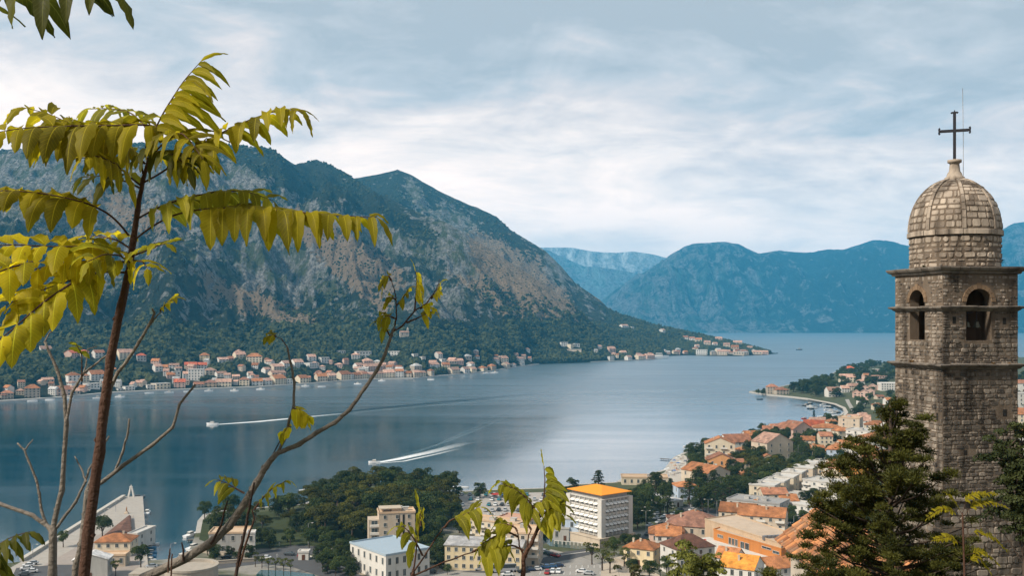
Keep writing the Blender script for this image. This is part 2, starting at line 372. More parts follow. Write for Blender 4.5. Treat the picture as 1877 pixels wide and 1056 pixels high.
# --- distant ranges
def far_range(name, crest, y_base, Yc, mat, seed, back=900, nc=260, nr=70, amp=120, base_z=-3.0, fr=500.):
    c = np.array(crest, float); px = np.linspace(c[0, 0], c[-1, 0], nc); r = np.linspace(0, 1, nr); A, R = np.meshgrid(px, r, indexing='ij')
    Yr = np.interp(A, c[:, 0], c[:, 2] if c.shape[1] > 2 else [Yc] * len(c)); zr = H + (HY - np.interp(A, c[:, 0], c[:, 1])) / F * Yr
    Y = y_base + (Yr + back - y_base) * R; t = (Y - y_base) / (Yr - y_base)
    z = np.where(t < 1, zr * np.clip(t, 0, 1) ** 0.95, zr - (t - 1) * 1.2 * zr); X = (A - CX) / F * Y
    g = (ridged(X / fr, Y / fr / 1.8, 5, seed) - 0.6) * 2 * amp + (ridged(X / fr * 3.1, Y / fr * 2, 4, seed + 9) - 0.6) * amp * 0.9
    w = np.sin(pi * np.clip(t, 0, 1)) + 0.07
    z = z + g * w * np.clip(zr / 600, 0.05, 1) * (t < 1.3); z = np.where(R <= 0, base_z, z)
    o = link(name, bigmesh(name, np.stack([X, Y, z], -1).reshape(-1, 3), grid_faces(nc, nr), [mat], smooth=True,
             attrs={'rock': (0.20 + 0.10 * np.sin(X / 700)).ravel(), 'scree': (0.02 + 0 * X).ravel()}))
    o['kind'] = 'structure'; return o
fm = terrain_mat('far_slope', (0.008, 0.028, 0.03), (0.025, 0.055, 0.045), (0.27, 0.28, 0.29), (0.15, 0.15, 0.14), k=0.3)
fp = terrain_mat('haze_pale_far_slope', (0.44, 0.47, 0.46), (0.47, 0.49, 0.48), (0.50, 0.52, 0.5), (0.48, 0.5, 0.48), k=0.15)  # farthest range: the paling of distant haze is painted into these colours
fq = terrain_mat('haze_blue_far_slope', (0.10, 0.16, 0.17), (0.14, 0.20, 0.20), (0.26, 0.29, 0.30), (0.2, 0.22, 0.2), k=0.3)  # middle range: lighter, bluer colours carry painted haze on top of the volume
far_range('mountain', [(1060, 590), (1080, 575), (1095, 558), (1110, 546), (1130, 530), (1150, 516), (1180, 499), (1200, 490), (1230, 466), (1255, 452), (1272, 447), (1300, 446), (1330, 443), (1355, 447), (1372, 455), (1390, 463), (1405, 463), (1430, 460), (1470, 463),
          (1495, 463), (1520, 456), (1545, 457), (1575, 448), (1600, 440), (1625, 440), (1650, 448), (1680, 455), (1720, 450), (1780, 438), (1830, 424), (1860, 410), (1877, 408), (1950, 398), (2150, 380)], 7700, 9700, fm, 51, nc=420, nr=130, amp=210, fr=560.)
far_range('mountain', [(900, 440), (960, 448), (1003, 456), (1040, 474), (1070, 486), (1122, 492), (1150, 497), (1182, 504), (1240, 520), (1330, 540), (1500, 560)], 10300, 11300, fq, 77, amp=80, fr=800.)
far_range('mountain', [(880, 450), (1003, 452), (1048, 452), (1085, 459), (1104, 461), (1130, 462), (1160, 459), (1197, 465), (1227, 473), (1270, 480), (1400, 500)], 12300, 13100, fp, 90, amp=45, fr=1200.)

# --- near shore: town land from its shoreline polygon (photo pixels at sea level)
NS = [(-260, 1062), (-60, 1050), (20, 1040), (60, 1036), (272, 1036), (300, 1034), (327, 1030), (345, 1020), (352, 1005), (358, 985), (362, 962), (372, 950), (400, 943), (480, 936), (556, 930), (610, 908), (640, 896), (700, 893), (760, 898), (800, 905), (850, 906),
      (900, 903), (1000, 900), (1060, 893), (1130, 889), (1142, 881), (1190, 874), (1217, 866), (1226, 853), (1236, 842), (1253, 834), (1262, 829), (1282, 818), (1300, 808), (1320, 806), (1346, 806), (1374, 796), (1404, 790), (1429, 786.5), (1458, 782),
      (1467, 777), (1516, 768), (1537, 765), (1548, 757), (1544, 750), (1529, 743), (1512, 739), (1480, 733), (1448, 729), (1406, 725.5), (1373, 720), (1385, 718), (1400, 717), (1448, 707), (1490, 699), (1517, 695), (1527, 685), (1546, 676), (1575, 671), (1617, 666), (1640, 664), (1900, 660), (2150, 657)]
nsw = [G0(a, b) for a, b in NS]
poly = [(p.x, p.y) for p in nsw] + [(2400., 2600.), (2400., 150.), (-420., 150.)]
PA = np.array(poly)
def inside(x, y):
    x = np.asarray(x, float); y = np.asarray(y, float); r = np.zeros(x.shape, bool); n = len(PA)
    for i in range(n):
        x1, y1 = PA[i]; x2, y2 = PA[(i + 1) % n]
        if y1 == y2: continue
        r ^= ((y1 > y) != (y2 > y)) & (x < (x2 - x1) * (y - y1) / (y2 - y1) + x1)
    return r
def sdist(x, y):
    x = np.asarray(x, float); y = np.asarray(y, float); d = np.full(x.shape, 1e9)
    for i in range(len(nsw) - 1):
        ax, ay = PA[i]; bx, by = PA[i + 1]; L = (bx - ax) ** 2 + (by - ay) ** 2 + 1e-9
        t = np.clip(((x - ax) * (bx - ax) + (y - ay) * (by - ay)) / L, 0, 1)
        d = np.minimum(d, np.hypot(x - ax - t * (bx - ax), y - ay - t * (by - ay)))
    return d
def gz(x, y):
    """height of the town ground"""
    d = sdist(x, y); x = np.asarray(x, float); y = np.asarray(y, float)
    rise = np.clip((x - 120) / 150, 0, 1) * np.clip((y - 430) / 150, 0, 1)
    return 1.6 + np.clip(d - 18, 0, 320) * 0.07 * rise
def G(px, py):
    z = 1.6; p = None
    for _ in range(14):
        Y = (H - z) * F / (py - HY); x = (px - CX) / F * Y; z = 0.5 * z + 0.5 * float(gz(x, Y))
    return V((x, Y, float(gz(x, Y))))
gv = [V(p) for p in poly]; ne = len(gv); edges = [(i, (i + 1) % ne) for i in range(ne)]
xs, ys = [], []
yy = 160.
while yy < 2500:
    st = 10 if yy < 900 else 28
    for xx in np.arange(-400, 1500 if yy < 900 else 2300, st): xs.append(xx + random.Random(int(xx * 7 + yy)).uniform(-2, 2)); ys.append(yy)
    yy += st
ins = inside(xs, ys) & (sdist(xs, ys) > 5)
gv += [V((xs[i], ys[i])) for i in range(len(xs)) if ins[i]]
ov, _, of, *_ = geo.delaunay_2d_cdt(gv, edges, [], 1, 1e-4)
oz = gz([p.x for p in ov], [p.y for p in ov])
t = NT('town_ground'); co = t.co()
n1 = t.noise(co, 0.03, 6, 0.6); n2 = t.noise(co, 0.4, 5, 0.6)
t.bump(n2, 0.4, 0.3)
sx = t.N('ShaderNodeSeparateXYZ'); t.l.new(co, sx.inputs[0]); far_ = t.ramp(t.math('DIVIDE', sx.outputs[1], 1000), [(.43, 0), (.47, .25)])
gm = t.done(t.mix(t.ramp(t.math('SUBTRACT', n1, far_), [(0.42, 0), (0.56, 1)]), t.mix(n2, (0.035, 0.05, 0.02), (0.09, 0.09, 0.045)), t.mix(n2, (0.16, 0.15, 0.13), (0.30, 0.28, 0.25))), 0.95)
me = bpy.data.meshes.new('ground'); me.from_pydata([(p.x, p.y, float(z)) for p, z in zip(ov, oz)], [], of); me.materials.append(gm)
link('ground', me)['kind'] = 'structure'
# the seawall round it
w = MB()
for i in range(len(nsw) - 1):
    a, b = nsw[i], nsw[i + 1]; d = (b - a).normalized(); n = V((d.y, -d.x, 0))
    za, zb = float(gz(a.x, a.y)), float(gz(b.x, b.y))
    w.face([(a.x, a.y, -3), (b.x, b.y, -3), (b.x, b.y, zb), (a.x, a.y, za)])
    if i > 8:
        w.poly([(a.x, a.y, za + .02), (b.x, b.y, zb + .02), (b.x + n.x * 2.4, b.y + n.y * 2.4, zb + .02), (a.x + n.x * 2.4, a.y + n.y * 2.4, za + .02)], [(0, 1, 2, 3)])
w.build('shore', simple('seawall_stone', (0.36, 0.34, 0.31), 0.9, 0.3, 0.15))['kind'] = 'structure'

# --- the steep hillside that carries the viewpoint and the church
hx = np.linspace(-170, 190, 120); hy = np.concatenate([np.linspace(-45, 30, 76), np.linspace(31, 255, 110)]); HX, HYg = np.meshgrid(hx, hy, indexing='ij')
def hillz(x, y):
    z = np.interp(y, [-45, -3, 0, 4, 15, 30, 45, 100, 235, 255], [112, 94.0, 93.2, 92.2, 87.5, 82.5, 77.5, 48, 0.5, -4])
    return z + (fbm(np.asarray(x) / 6, np.asarray(y) / 6, 4, 3) - 0.5) * np.clip((np.asarray(y) - 3) / 8, 0.06, 1) * 1.6
t = NT('hillside_soil'); co = t.co(); n = t.noise(co, 0.5, 8, 0.65); t.bump(n, 0.8, 0.3)
hm = t.done(t.mix(t.ramp(n, [(0.4, 0), (0.62, 1)]), (0.03, 0.045, 0.015), (0.13, 0.11, 0.075)), 0.95)
link('hillside', bigmesh('hillside', np.stack([HX, HYg, hillz(HX, HYg)], -1).reshape(-1, 3), grid_faces(len(hx), len(hy)), [hm], smooth=True))['kind'] = 'structure'

# --- water
t = NT('bay_water'); co = t.co()
a = t.noise(t.co(sc=(0.6, 1.6, 1)), 0.45, 5, 0.6, 0.3); b = t.noise(t.co(sc=(1, 1, 1), rot=(0, 0, 0.5)), 0.09, 4, 0.6); c = t.noise(t.co(sc=(0.35, 1.9, 1), rot=(0, 0, 0.12)), 0.008, 6, 0.62, 0.8)
t.bump(t.math('ADD', t.math('MULTIPLY', a, 0.55), t.math('MULTIPLY', b, 2.0)), 0.025, 1.0)
sx = t.N('ShaderNodeSeparateXYZ'); t.l.new(co, sx.inputs[0]); rg = t.math('ADD', t.ramp(c, [(0.40, 0.05), (0.62, 0.13)]), t.ramp(t.math('DIVIDE', sx.outputs[1], 8000.), [(.10, 0), (.16, .20), (.5, .34)]))
t.b.inputs['Specular IOR Level'].default_value = 1.0; t.b.inputs['IOR'].default_value = 1.85; t.b.inputs['Coat Weight'].default_value = 0.7; t.b.inputs['Coat IOR'].default_value = 1.7; t.set(t.b.inputs['Coat Roughness'], t.math('ADD', rg, .04))
wm = t.done(t.mix(c, (0.0, 0.036, 0.058), (0.0, 0.05, 0.08)), rg)
w = MB(); w.face([(-16000, -200, 0), (22000, -200, 0), (22000, 30000, 0), (-16000, 30000, 0)])
w.build('water', wm)['kind'] = 'structure'
# ================================================================ LABELS: each thing named by its looks, then by its place among the ones like it
REG = []
ORD = ['', 'first', 'second', 'third', 'fourth', 'fifth', 'sixth', 'seventh', 'eighth', 'ninth', 'tenth', 'eleventh', 'twelfth', 'thirteenth', 'fourteenth', 'fifteenth', 'sixteenth', 'seventeenth', 'eighteenth', 'nineteenth', 'twentieth']
def ordinal(n):
    if n <= 20: return ORD[n]
    t, u = divmod(n, 10); T = {2: 'twent', 3: 'thirt', 4: 'fort', 5: 'fift', 6: 'sixt', 7: 'sevent', 8: 'eight', 9: 'ninet'}[t]
    return T + 'ieth' if u == 0 else T + 'y-' + ORD[u]
def reg(o, look, where, cat, group=None):
    """look + where is the description; things that share both are told apart by their order in the photo"""
    o['category'] = cat
    if group: o['group'] = group
    REG.append((o, look, where)); return o
def finish_labels():
    by = {}
    for o, a, b in REG: by.setdefault((a, b), []).append(o)
    for (a, b), os_ in by.items():
        os_.sort(key=lambda o: o.location.x / max(1, o.location.y))
        n = len(os_)
        for i, o in enumerate(os_):
            if n == 1: s = f'{a} {b}'
            elif i == 0: s = f'{a} {b}, leftmost such'
            elif i == n - 1: s = f'{a} {b}, rightmost such'
            elif i < n / 2: s = f'{a} {b}, {ordinal(i + 1)} such from left'
            else: s = f'{a} {b}, {ordinal(n - i)} such from right'
            o['label'] = s
            if len(s.split()) > 16: print('LONG', s)

# ================================================================ BUILDING KIT
WALLS = {'white': (0.56, 0.54, 0.50), 'cream': (0.56, 0.48, 0.36), 'pink': (0.52, 0.36, 0.29), 'stone': (0.36, 0.31, 0.25), 'yellow': (0.58, 0.48, 0.31), 'orange': (0.60, 0.30, 0.13), 'grey': (0.36, 0.35, 0.33), 'beige': (0.48, 0.40, 0.31), 'blue': (0.42, 0.50, 0.60), 'tan': (0.45, 0.33, 0.22)}
ROOFS = {'orange': (0.38, 0.155, 0.063), 'terracotta': (0.33, 0.145, 0.08), 'salmon': (0.47, 0.28, 0.20), 'brown': (0.12, 0.055, 0.035), 'dull brown': (0.24, 0.12, 0.08), 'bright orange': (0.60, 0.24, 0.04), 'pale tan': (0.50, 0.36, 0.24), 'grey': (0.30, 0.29, 0.28), 'pale grey': (0.46, 0.44, 0.41), 'white': (0.6, 0.58, 0.55), 'red': (0.46, 0.11, 0.05)}
def WM(k): return simple('wall_' + k, WALLS[k], 0.9, 0.16, 0.25, stain=0.35, objvar=0.1)
def RM(k, flat=False): return simple('flat_roof_' + k, ROOFS[k], 0.9, 0.2, 0.3, stain=0.3, objvar=0.1) if flat else roofmat('tiles_' + k.replace(' ', '_'), ROOFS[k])
FRAME = simple('window_frame', (0.5, 0.48, 0.44), 0.6, 0.05, 1); GLS = glassmat(); TRIM = simple('pale_trim', (0.58, 0.55, 0.5), 0.8, 0.1, 1)
DARK = simple('dark_opening', (0.02, 0.018, 0.016), 0.9, 0.1, 1); METAL = simple('grey_metal', (0.22, 0.22, 0.23), 0.5, 0.1, 1, metal=0.6); SHUT = simple('green_shutter', (0.05, 0.09, 0.06), 0.7, 0.2, 1)
_wc = {}
def winmesh(w, h, near):
    k = (round(w, 1), round(h, 1), near)
    if k not in _wc:
        m = MB(); W, Hh = k[0], k[1]
        if near:
            f = 0.09; d = 0.12
            for c, s in (((0, -d / 2, Hh / 2 - f / 2), (W, d, f)), ((0, -d / 2, -Hh / 2 + f / 2), (W + 0.2, d + 0.1, f)), ((-W / 2 + f / 2, -d / 2, 0), (f, d - .01, Hh - 2 * f)), ((W / 2 - f / 2, -d / 2, 0), (f, d - .01, Hh - 2 * f)), ((0, -d / 2 + .01, 0), (f * .6, d - .04, Hh - 2 * f))): m.box(c, s)
            p = MB(); p.box((0, -0.02, 0), (W - 2 * f, 0.03, Hh - 2 * f)); _wc[k] = (m.mesh('window', FRAME), p.mesh('pane', GLS))
        else: m.box((0, -0.03, 0), (W, 0.10, Hh)); _wc[k] = (m.mesh('window', GLS), None)
    return _wc[k]
def add_window(par, x, y, z, rz, w=1.1, h=1.5, near=True):
    a, b = winmesh(w, h, near); o = link('window', a, par, (x, y, z), rz)
    if b: link('pane', b, o)
    return o

def hip_roof(m, w, d, z, rh, ov, mi=0):
    W, D = w / 2 + ov, d / 2 + ov; b = 0.22
    if w >= d: r = [(-(W - D) * 0.98, 0), ((W - D) * 0.98, 0)]
    else: r = [(0, -(D - W) * 0.98), (0, (D - W) * 0.98)]
    vs = [(-W, -D, z), (W, -D, z), (W, D, z), (-W, D, z), (-W, -D, z + b), (W, -D, z + b), (W, D, z + b), (-W, D, z + b), (r[0][0], r[0][1], z + rh), (r[1][0], r[1][1], z + rh)]
    if w >= d: fs = [(4, 5, 9, 8), (6, 7, 8, 9), (5, 6, 9), (7, 4, 8)]
    else: fs = [(5, 6, 9, 8), (7, 4, 8, 9), (4, 5, 8), (6, 7, 9)]
    m.poly(vs, fs + [(3, 2, 1, 0), (0, 1, 5, 4), (1, 2, 6, 5), (2, 3, 7, 6), (3, 0, 4, 7)], mi)
def gable_roof(m, w, d, z, rh, ov, axis='x', mi=0):
    """two slopes with thickness; ridge along x or y"""
    th = 0.22
    def tr(x, y, q): return (x, y, q) if axis == 'x' else (y, x, q)
    W, D = (w / 2 + ov * 0.6, d / 2) if axis == 'x' else (d / 2 + ov * 0.6, w / 2)
    sl = rh / D; De = D + ov; ze = z - sl * ov
    for s in (-1, 1):
        vs = [tr(-W, s * De, ze), tr(W, s * De, ze), tr(W, 0, z + rh), tr(-W, 0, z + rh), tr(-W, s * De, ze + th), tr(W, s * De, ze + th), tr(W, 0, z + rh + th), tr(-W, 0, z + rh + th)]
        m.poly(vs, [(3, 2, 1, 0), (4, 5, 6, 7), (0, 1, 5, 4), (1, 2, 6, 5), (3, 0, 4, 7)], mi)
def house_parts(t, w, d, h, wall, roof, rk='hip', rh=None, floors=2, cols=3, near=False, sunk=0.5, sides=(-1, 1), chim=1, balc=0, ov=0.45, ww=None, wh=None, seed=0, back=False, winmat=None):
    """children of t, local frame: front at -y, base at z=0, centred in x and y"""
    r = random.Random(seed); m = MB(); rh = rh if rh is not None else min(w, d) * 0.24
    m.prism([(-w / 2, -d / 2), (w / 2, -d / 2), (w / 2, d / 2), (-w / 2, d / 2)], -sunk, h)
    if rk == 'gable':
        for s in (-1, 1): m.face([(s * w / 2, -d / 2, h), (s * w / 2, d / 2, h), (s * w / 2, 0, h + rh)])
    if rk == 'front':
        for s in (-1, 1): m.face([(-w / 2, s * d / 2, h), (w / 2, s * d / 2, h), (0, s * d / 2, h + rh)])
    m.build('wall', WM(wall), t)
    q = MB()
    if rk == 'hip': hip_roof(q, w, d, h, rh, ov)
    elif rk == 'gable': gable_roof(q, w, d, h + 0.02, rh, ov, 'x')
    elif rk == 'front': gable_roof(q, w, d, h + 0.02, rh, ov, 'y')
    elif rk == 'shed':
        W, D = w / 2 + ov, d / 2 + ov
        q.poly([(-W, -D, h), (W, -D, h), (W, D, h + rh), (-W, D, h + rh), (-W, -D, h + .25), (W, -D, h + .25), (W, D, h + rh + .25), (-W, D, h + rh + .25)], [(3, 2, 1, 0), (4, 5, 6, 7), (0, 1, 5, 4), (1, 2, 6, 5), (2, 3, 7, 6), (3, 0, 4, 7)])
    else:
        W, D, p = w / 2 + ov * .5, d / 2 + ov * .5, 0.5 if near else 0.35
        q.prism([(-W, -D), (W, -D), (W, D), (-W, D)], h, h + 0.25)
        for c, s in (((0, -D + .15, 0), (2 * W, .3)), ((0, D - .15, 0), (2 * W, .3)), ((-W + .15, 0, 0), (.3, 2 * D - .6)), ((W - .15, 0, 0), (.3, 2 * D - .6))): q.box((c[0], c[1], h + 0.25 + p / 2), (s[0], s[1], p))
    ro = q.build('roof', RM(roof, rk == 'flat'), t)
    if rk != 'flat' and chim:
        for _ in range(chim):
            cx, cy = r.uniform(-.28, .28) * w, r.uniform(-0.25, .1) * d; cm = MB(); zt = h + rh * 0.6
            cm.box((cx, cy, zt + 0.6), (0.7, 0.55, 1.8)); cm.box((cx, cy, zt + 1.55), (0.9, 0.75, 0.15)); cm.build('chimney', WM('beige'), ro)
    elif rk == 'flat' and chim:
        for _ in range(chim):
            cm = MB(); cx, cy = r.uniform(-.3, .3) * w, r.uniform(-.2, .3) * d
            cm.box((cx, cy, h + 0.9), (min(2.4, w * .2), min(2.0, d * .2), 1.3)); cm.box((cx + .4, cy, h + 1.62), (min(2.6, w * .22), min(2.2, d * .22), 0.14)); cm.build('chimney', WM('grey'), ro)
    fh = h / floors; ww = ww or min(1.3 if near else 1.5, w / cols * 0.5); wh = wh or (fh * 0.52)
    for f in range(floors):
        z = f * fh + fh * 0.55
        for c in range(cols):
            x = (c + 0.5) * w / cols - w / 2
            if f == 0 and c == cols // 2 and near:
                dm = MB(); dm.box((0, -0.05, 0), (1.2, 0.14, 2.2)); link('door', dm.mesh('door', simple('wood_door', (0.10, 0.045, 0.025), .6, .2, 2)), t, (x, -d / 2, 1.1)); continue
            add_window(t, x, -d / 2, z, 0, ww, wh, near)
            if balc and f > 0 and c % 2 == 0:
                bm_ = MB(); bm_.box((0, -0.6, -0.06), (w / cols * 0.95, 1.2, 0.14)); bm_.box((0, -1.17, 0.5), (w / cols * 0.95, 0.06, 0.95)); bm_.build('balcony', TRIM, t, (x, -d / 2, z - wh * .5 - .15))
        ns = max(1, int(d / w * cols * 0.7 + 0.3))
        for s in sides:
            for c in range(ns): add_window(t, s * w / 2, (c + 0.5) * d / ns - d / 2, z, s * pi / 2, ww, wh, near)
    return t
# ================================================================ TREES
F_DARK = foliage('dark_leaves', (0.008, 0.020, 0.007), (0.060, 0.075, 0.016)); F_PINE = foliage('pine_needles', (0.012, 0.022, 0.005), (0.12, 0.115, 0.016))
F_MID = foliage('green_leaves', (0.018, 0.038, 0.010), (0.085, 0.105, 0.025)); F_YEL = foliage('yellow_green_leaves', (0.045, 0.06, 0.012), (0.16, 0.16, 0.03)); F_CYP = foliage('cypress_needles', (0.006, 0.018, 0.010), (0.025, 0.042, 0.02), 0.1)
BARK = simple('bark', (0.07, 0.05, 0.038), 0.9, 0.35, 3, bump=0.4)
def leafcloud(lumps, n, size, rng, flat=1.0, fuzz=0.0):
    """n small leaf quads over the shells of ellipsoid lumps (c, r) ; returns verts, faces, tone"""
    L = len(lumps); c = np.array([l[0] for l in lumps], float); r = np.array([l[1] for l in lumps], float)
    wt = np.prod(r, 1) ** (2 / 3); k = rng.choice(L, n, p=wt / wt.sum())
    u = rng.normal(size=(n, 3)); u /= np.linalg.norm(u, axis=1)[:, None]; u[:, 2] = np.where(u[:, 2] < -0.35, -u[:, 2], u[:, 2])
    rad = rng.uniform(0.72, 1.06, n) ** 0.7
    if fuzz: rad = rng.uniform(.15, 1 + fuzz, n)
    p = c[k] + u * r[k] * rad[:, None]
    nn = u + rng.normal(size=(n, 3)) * 0.65; nn /= np.linalg.norm(nn, axis=1)[:, None]
    a = np.cross(nn, rng.normal(size=(n, 3))) if not fuzz else u + rng.normal(size=(n, 3)) * .45 + np.array([0, 0, .25]); a /= np.linalg.norm(a, axis=1)[:, None]; b = np.cross(nn, a)
    s = size * rng.uniform(0.6, 1.4, n)[:, None]; a = a * s; b = b * s * flat * rng.uniform(0.45, 0.8, n)[:, None]
    v = np.stack([p - a, p - b * 0.9 - a * .1, p + a, p + b], 1).reshape(-1, 3)
    lt = rng.uniform(0, 1, L); tone = np.clip(lt[k] * 0.75 + rng.uniform(-.1, 0.4, n), 0, 1)
    return v, np.arange(4 * n).reshape(-1, 4), tone
def tree_proto(kind, seed):
    rng = np.random.default_rng(seed); R = random.Random(seed); lumps = []; br = []
    if kind == 'round':            # unit: height 10
        for i in range(17):
            a = R.uniform(0, 2 * pi); q = R.uniform(0.3, 1) ** .6 * 2.9; z = R.uniform(3.6, 8.4); q *= (1 - abs(z - 6) / 5.5)
            s = R.uniform(1.0, 1.9); lumps.append(((q * cos(a), q * sin(a), z), (s, s, s * 0.8))); br.append((q * cos(a) * .8, q * sin(a) * .8, z - .4))
        n, sz, mat, th = 3000, 0.24, F_MID, 3.2
    elif kind == 'pine':
        for i in range(20):
            a = R.uniform(0, 2 * pi); q = R.uniform(0.1, 1) ** .5 * 4.2; z = 8.4 - (q / 4.2) ** 2 * 2.2 + R.uniform(-1.6, 0.4)
            s = R.uniform(1.0, 1.8); lumps.append(((q * cos(a), q * sin(a), z), (s, s, s * 0.55))); br.append((q * cos(a) * .8, q * sin(a) * .8, z - .3))
        n, sz, mat, th = 4200, 0.22, F_PINE, 5.2
    elif kind == 'dense':
        for i in range(22):
            a = R.uniform(0, 2 * pi); q = R.uniform(0.2, 1) ** .6 * 3.6; z = R.uniform(1.9, 7.9); q *= sqrt(max(0.1, 1 - ((z - 4) / 5) ** 2))
            s = R.uniform(1.1, 1.8); lumps.append(((q * cos(a), q * sin(a), z), (s, s, s * 0.8))); br.append((q * cos(a) * .7, q * sin(a) * .7, z - .4))
        n, sz, mat, th = 3400, 0.25, F_DARK, 2.0
    elif kind == 'cypress':
        for i in range(14):
            z = 0.9 + i * 0.66; q = 0.95 * sqrt(max(0.03, 1 - ((z - 4.0) / 6.1) ** 2)); a = R.uniform(0, 6)
            lumps.append(((0.15 * cos(a), 0.15 * sin(a), z), (q, q, 0.8)))
        n, sz, mat, th = 1700, 0.16, F_CYP, 0.8
    elif kind == 'cedar':
        for i in range(24):
            z = 2.0 + i * 0.33; q = (10.2 - z) * 0.46 * R.uniform(.5, 1); a = i * 2.4
            lumps.append(((q * cos(a), q * sin(a), z), (1.25, 1.25, 0.38))); br.append((q * cos(a), q * sin(a), z - .1))
        n, sz, mat, th = 2600, 0.2, F_DARK, 7.5
    else:                          # sparse young street tree, yellow green
        for i in range(9):
            a = R.uniform(0, 2 * pi); q = R.uniform(0.3, 1) * 2.4; z = R.uniform(4.5, 8.6); s = R.uniform(0.7, 1.3)
            lumps.append(((q * cos(a), q * sin(a), z), (s, s, s * 0.8))); br.append((q * cos(a), q * sin(a), z - .3))
        n, sz, mat, th = 800, 0.26, F_YEL, 4.0
    v, f, t = leafcloud(lumps, n, sz, rng); crown = bigmesh('crown', v, f, [mat], tone=t)
    m = MB(); m.tube([(0, 0, -1.2), (0.05, 0, th * .5), (0.1, 0.05, th), (0.05, 0.1, th + 1.6)], [0.34, 0.26, 0.2, 0.08], 7)
    for b in br[:12]: m.tube([(0.08, 0.03, th * .85), (b[0] * .5, b[1] * .5, (th * .9 + b[2]) / 2 + .2), b], [0.13, 0.09, 0.035], 5)
    return crown, m.mesh('trunk', BARK)
PROTO = {k: [tree_proto(k, 10 * i + j) for j in range(n)] for i, (k, n) in enumerate((('round', 4), ('pine', 4), ('dense', 3), ('cypress', 1), ('cedar', 2), ('sparse', 2)))}
NAMES = {'round': ('broadleaf_tree', 'round leafy tree'), 'pine': ('pine_tree', 'spreading yellow-green pine'), 'dense': ('evergreen_tree', 'dense dark evergreen'), 'cypress': ('cypress_tree', 'slim dark cypress tree'), 'cedar': ('cedar_tree', 'tiered dark cedar tree'), 'sparse': ('street_tree', 'thin young yellow-green tree')}
def tree(kind, p, h, rs, where, wide=1.0, look=None, group=None):
    cr, tr = rs.choice(PROTO[kind]); nm, lk = NAMES[kind]; k = h / 9.6
    o = link(nm, None, None, p, rs.uniform(0, 6.28)); o.scale = (k * wide, k * wide * rs.uniform(.9, 1.1), k)
    link('crown', cr, o); link('trunk', tr, o)
    return reg(o, look or lk, where, 'tree', group or 'trees ' + where)

# ================================================================ HOUSES ACROSS THE BAY   (px, base py, width px, height px, wall, roof, shape, floors, columns)
FW = '''10 733 20 17 stone terracotta hip 2 4;55 733 26 27 stone orange hip 4 4;4 711 10 8 stone terracotta hip 2 2;111 724 26 17 pink terracotta gable 2 3;132 722 20 11 beige salmon gable 1 3;275 716 16 9 white pale-grey flat 2 3;292 714 28 11 cream pale-grey flat 2 4;
217 717 10 5 white grey flat 1 2;234 715 18 8 white pale-grey flat 2 3;327 714 20 18 pink red gable 3 3;362 709 18 10 stone terracotta gable 2 3;383 710 22 13 tan dull-brown hip 2 3;407 709 28 14 cream salmon gable 2 5;446 707 18 18 cream terracotta hip 3 3;469 706 20 13 white orange gable 2 3;488 706 16 13 white salmon gable 2 2;
507 705 26 17 cream orange gable 3 4;527 705 13 9 white pale-grey flat 2 2;552 704 20 14 cream orange gable 2 3;587 704 20 15 beige orange gable 2 4;606 702 16 15 beige salmon gable 3 3;628 700 22 16 cream orange gable 3 4;641 699 10 15 white terracotta hip 3 2;653 698 17 12 beige orange gable 2 3;666 697 14 14 cream terracotta gable 3 3;
679 696 15 11 beige salmon gable 2 3;693 696 16 13 cream salmon gable 3 3;711 696 20 15 cream salmon gable 3 4;731 696 15 18 white orange gable 3 3;747 696 14 12 beige orange gable 2 2;761 695 14 14 beige salmon gable 3 3;773 693 12 11 cream salmon gable 2 2;789 690 13 14 beige orange hip 3 2;830 686 24 12 beige salmon gable 2 5;852 683 16 11 white salmon gable 2 3;
866 682 13 9 cream salmon gable 2 3;884 679 18 9 cream orange hip 2 3;901 677 15 11 tan orange hip 2 3;926 676 18 10 beige salmon gable 2 3;940 672 12 6 white salmon gable 1 2;955 667 12 5 white pale-grey flat 1 2;1120 656 10 8 white pale-grey flat 2 2;1152 656 12 8 white salmon gable 2 3;1172 657 15 9 cream salmon gable 2 3;1190 657 20 9 pink salmon gable 2 4;
1287 650 20 10 white pale-grey flat 2 5;1308 649 10 9 stone grey hip 2 2;1325 650 18 10 beige salmon gable 2 4;1355 650 18 7 beige pale-grey flat 1 4;1368 649 9 7 stone grey hip 1 2;1389 648 16 7 beige salmon gable 1 3;1403 647 11 6 pink salmon gable 1 2'''
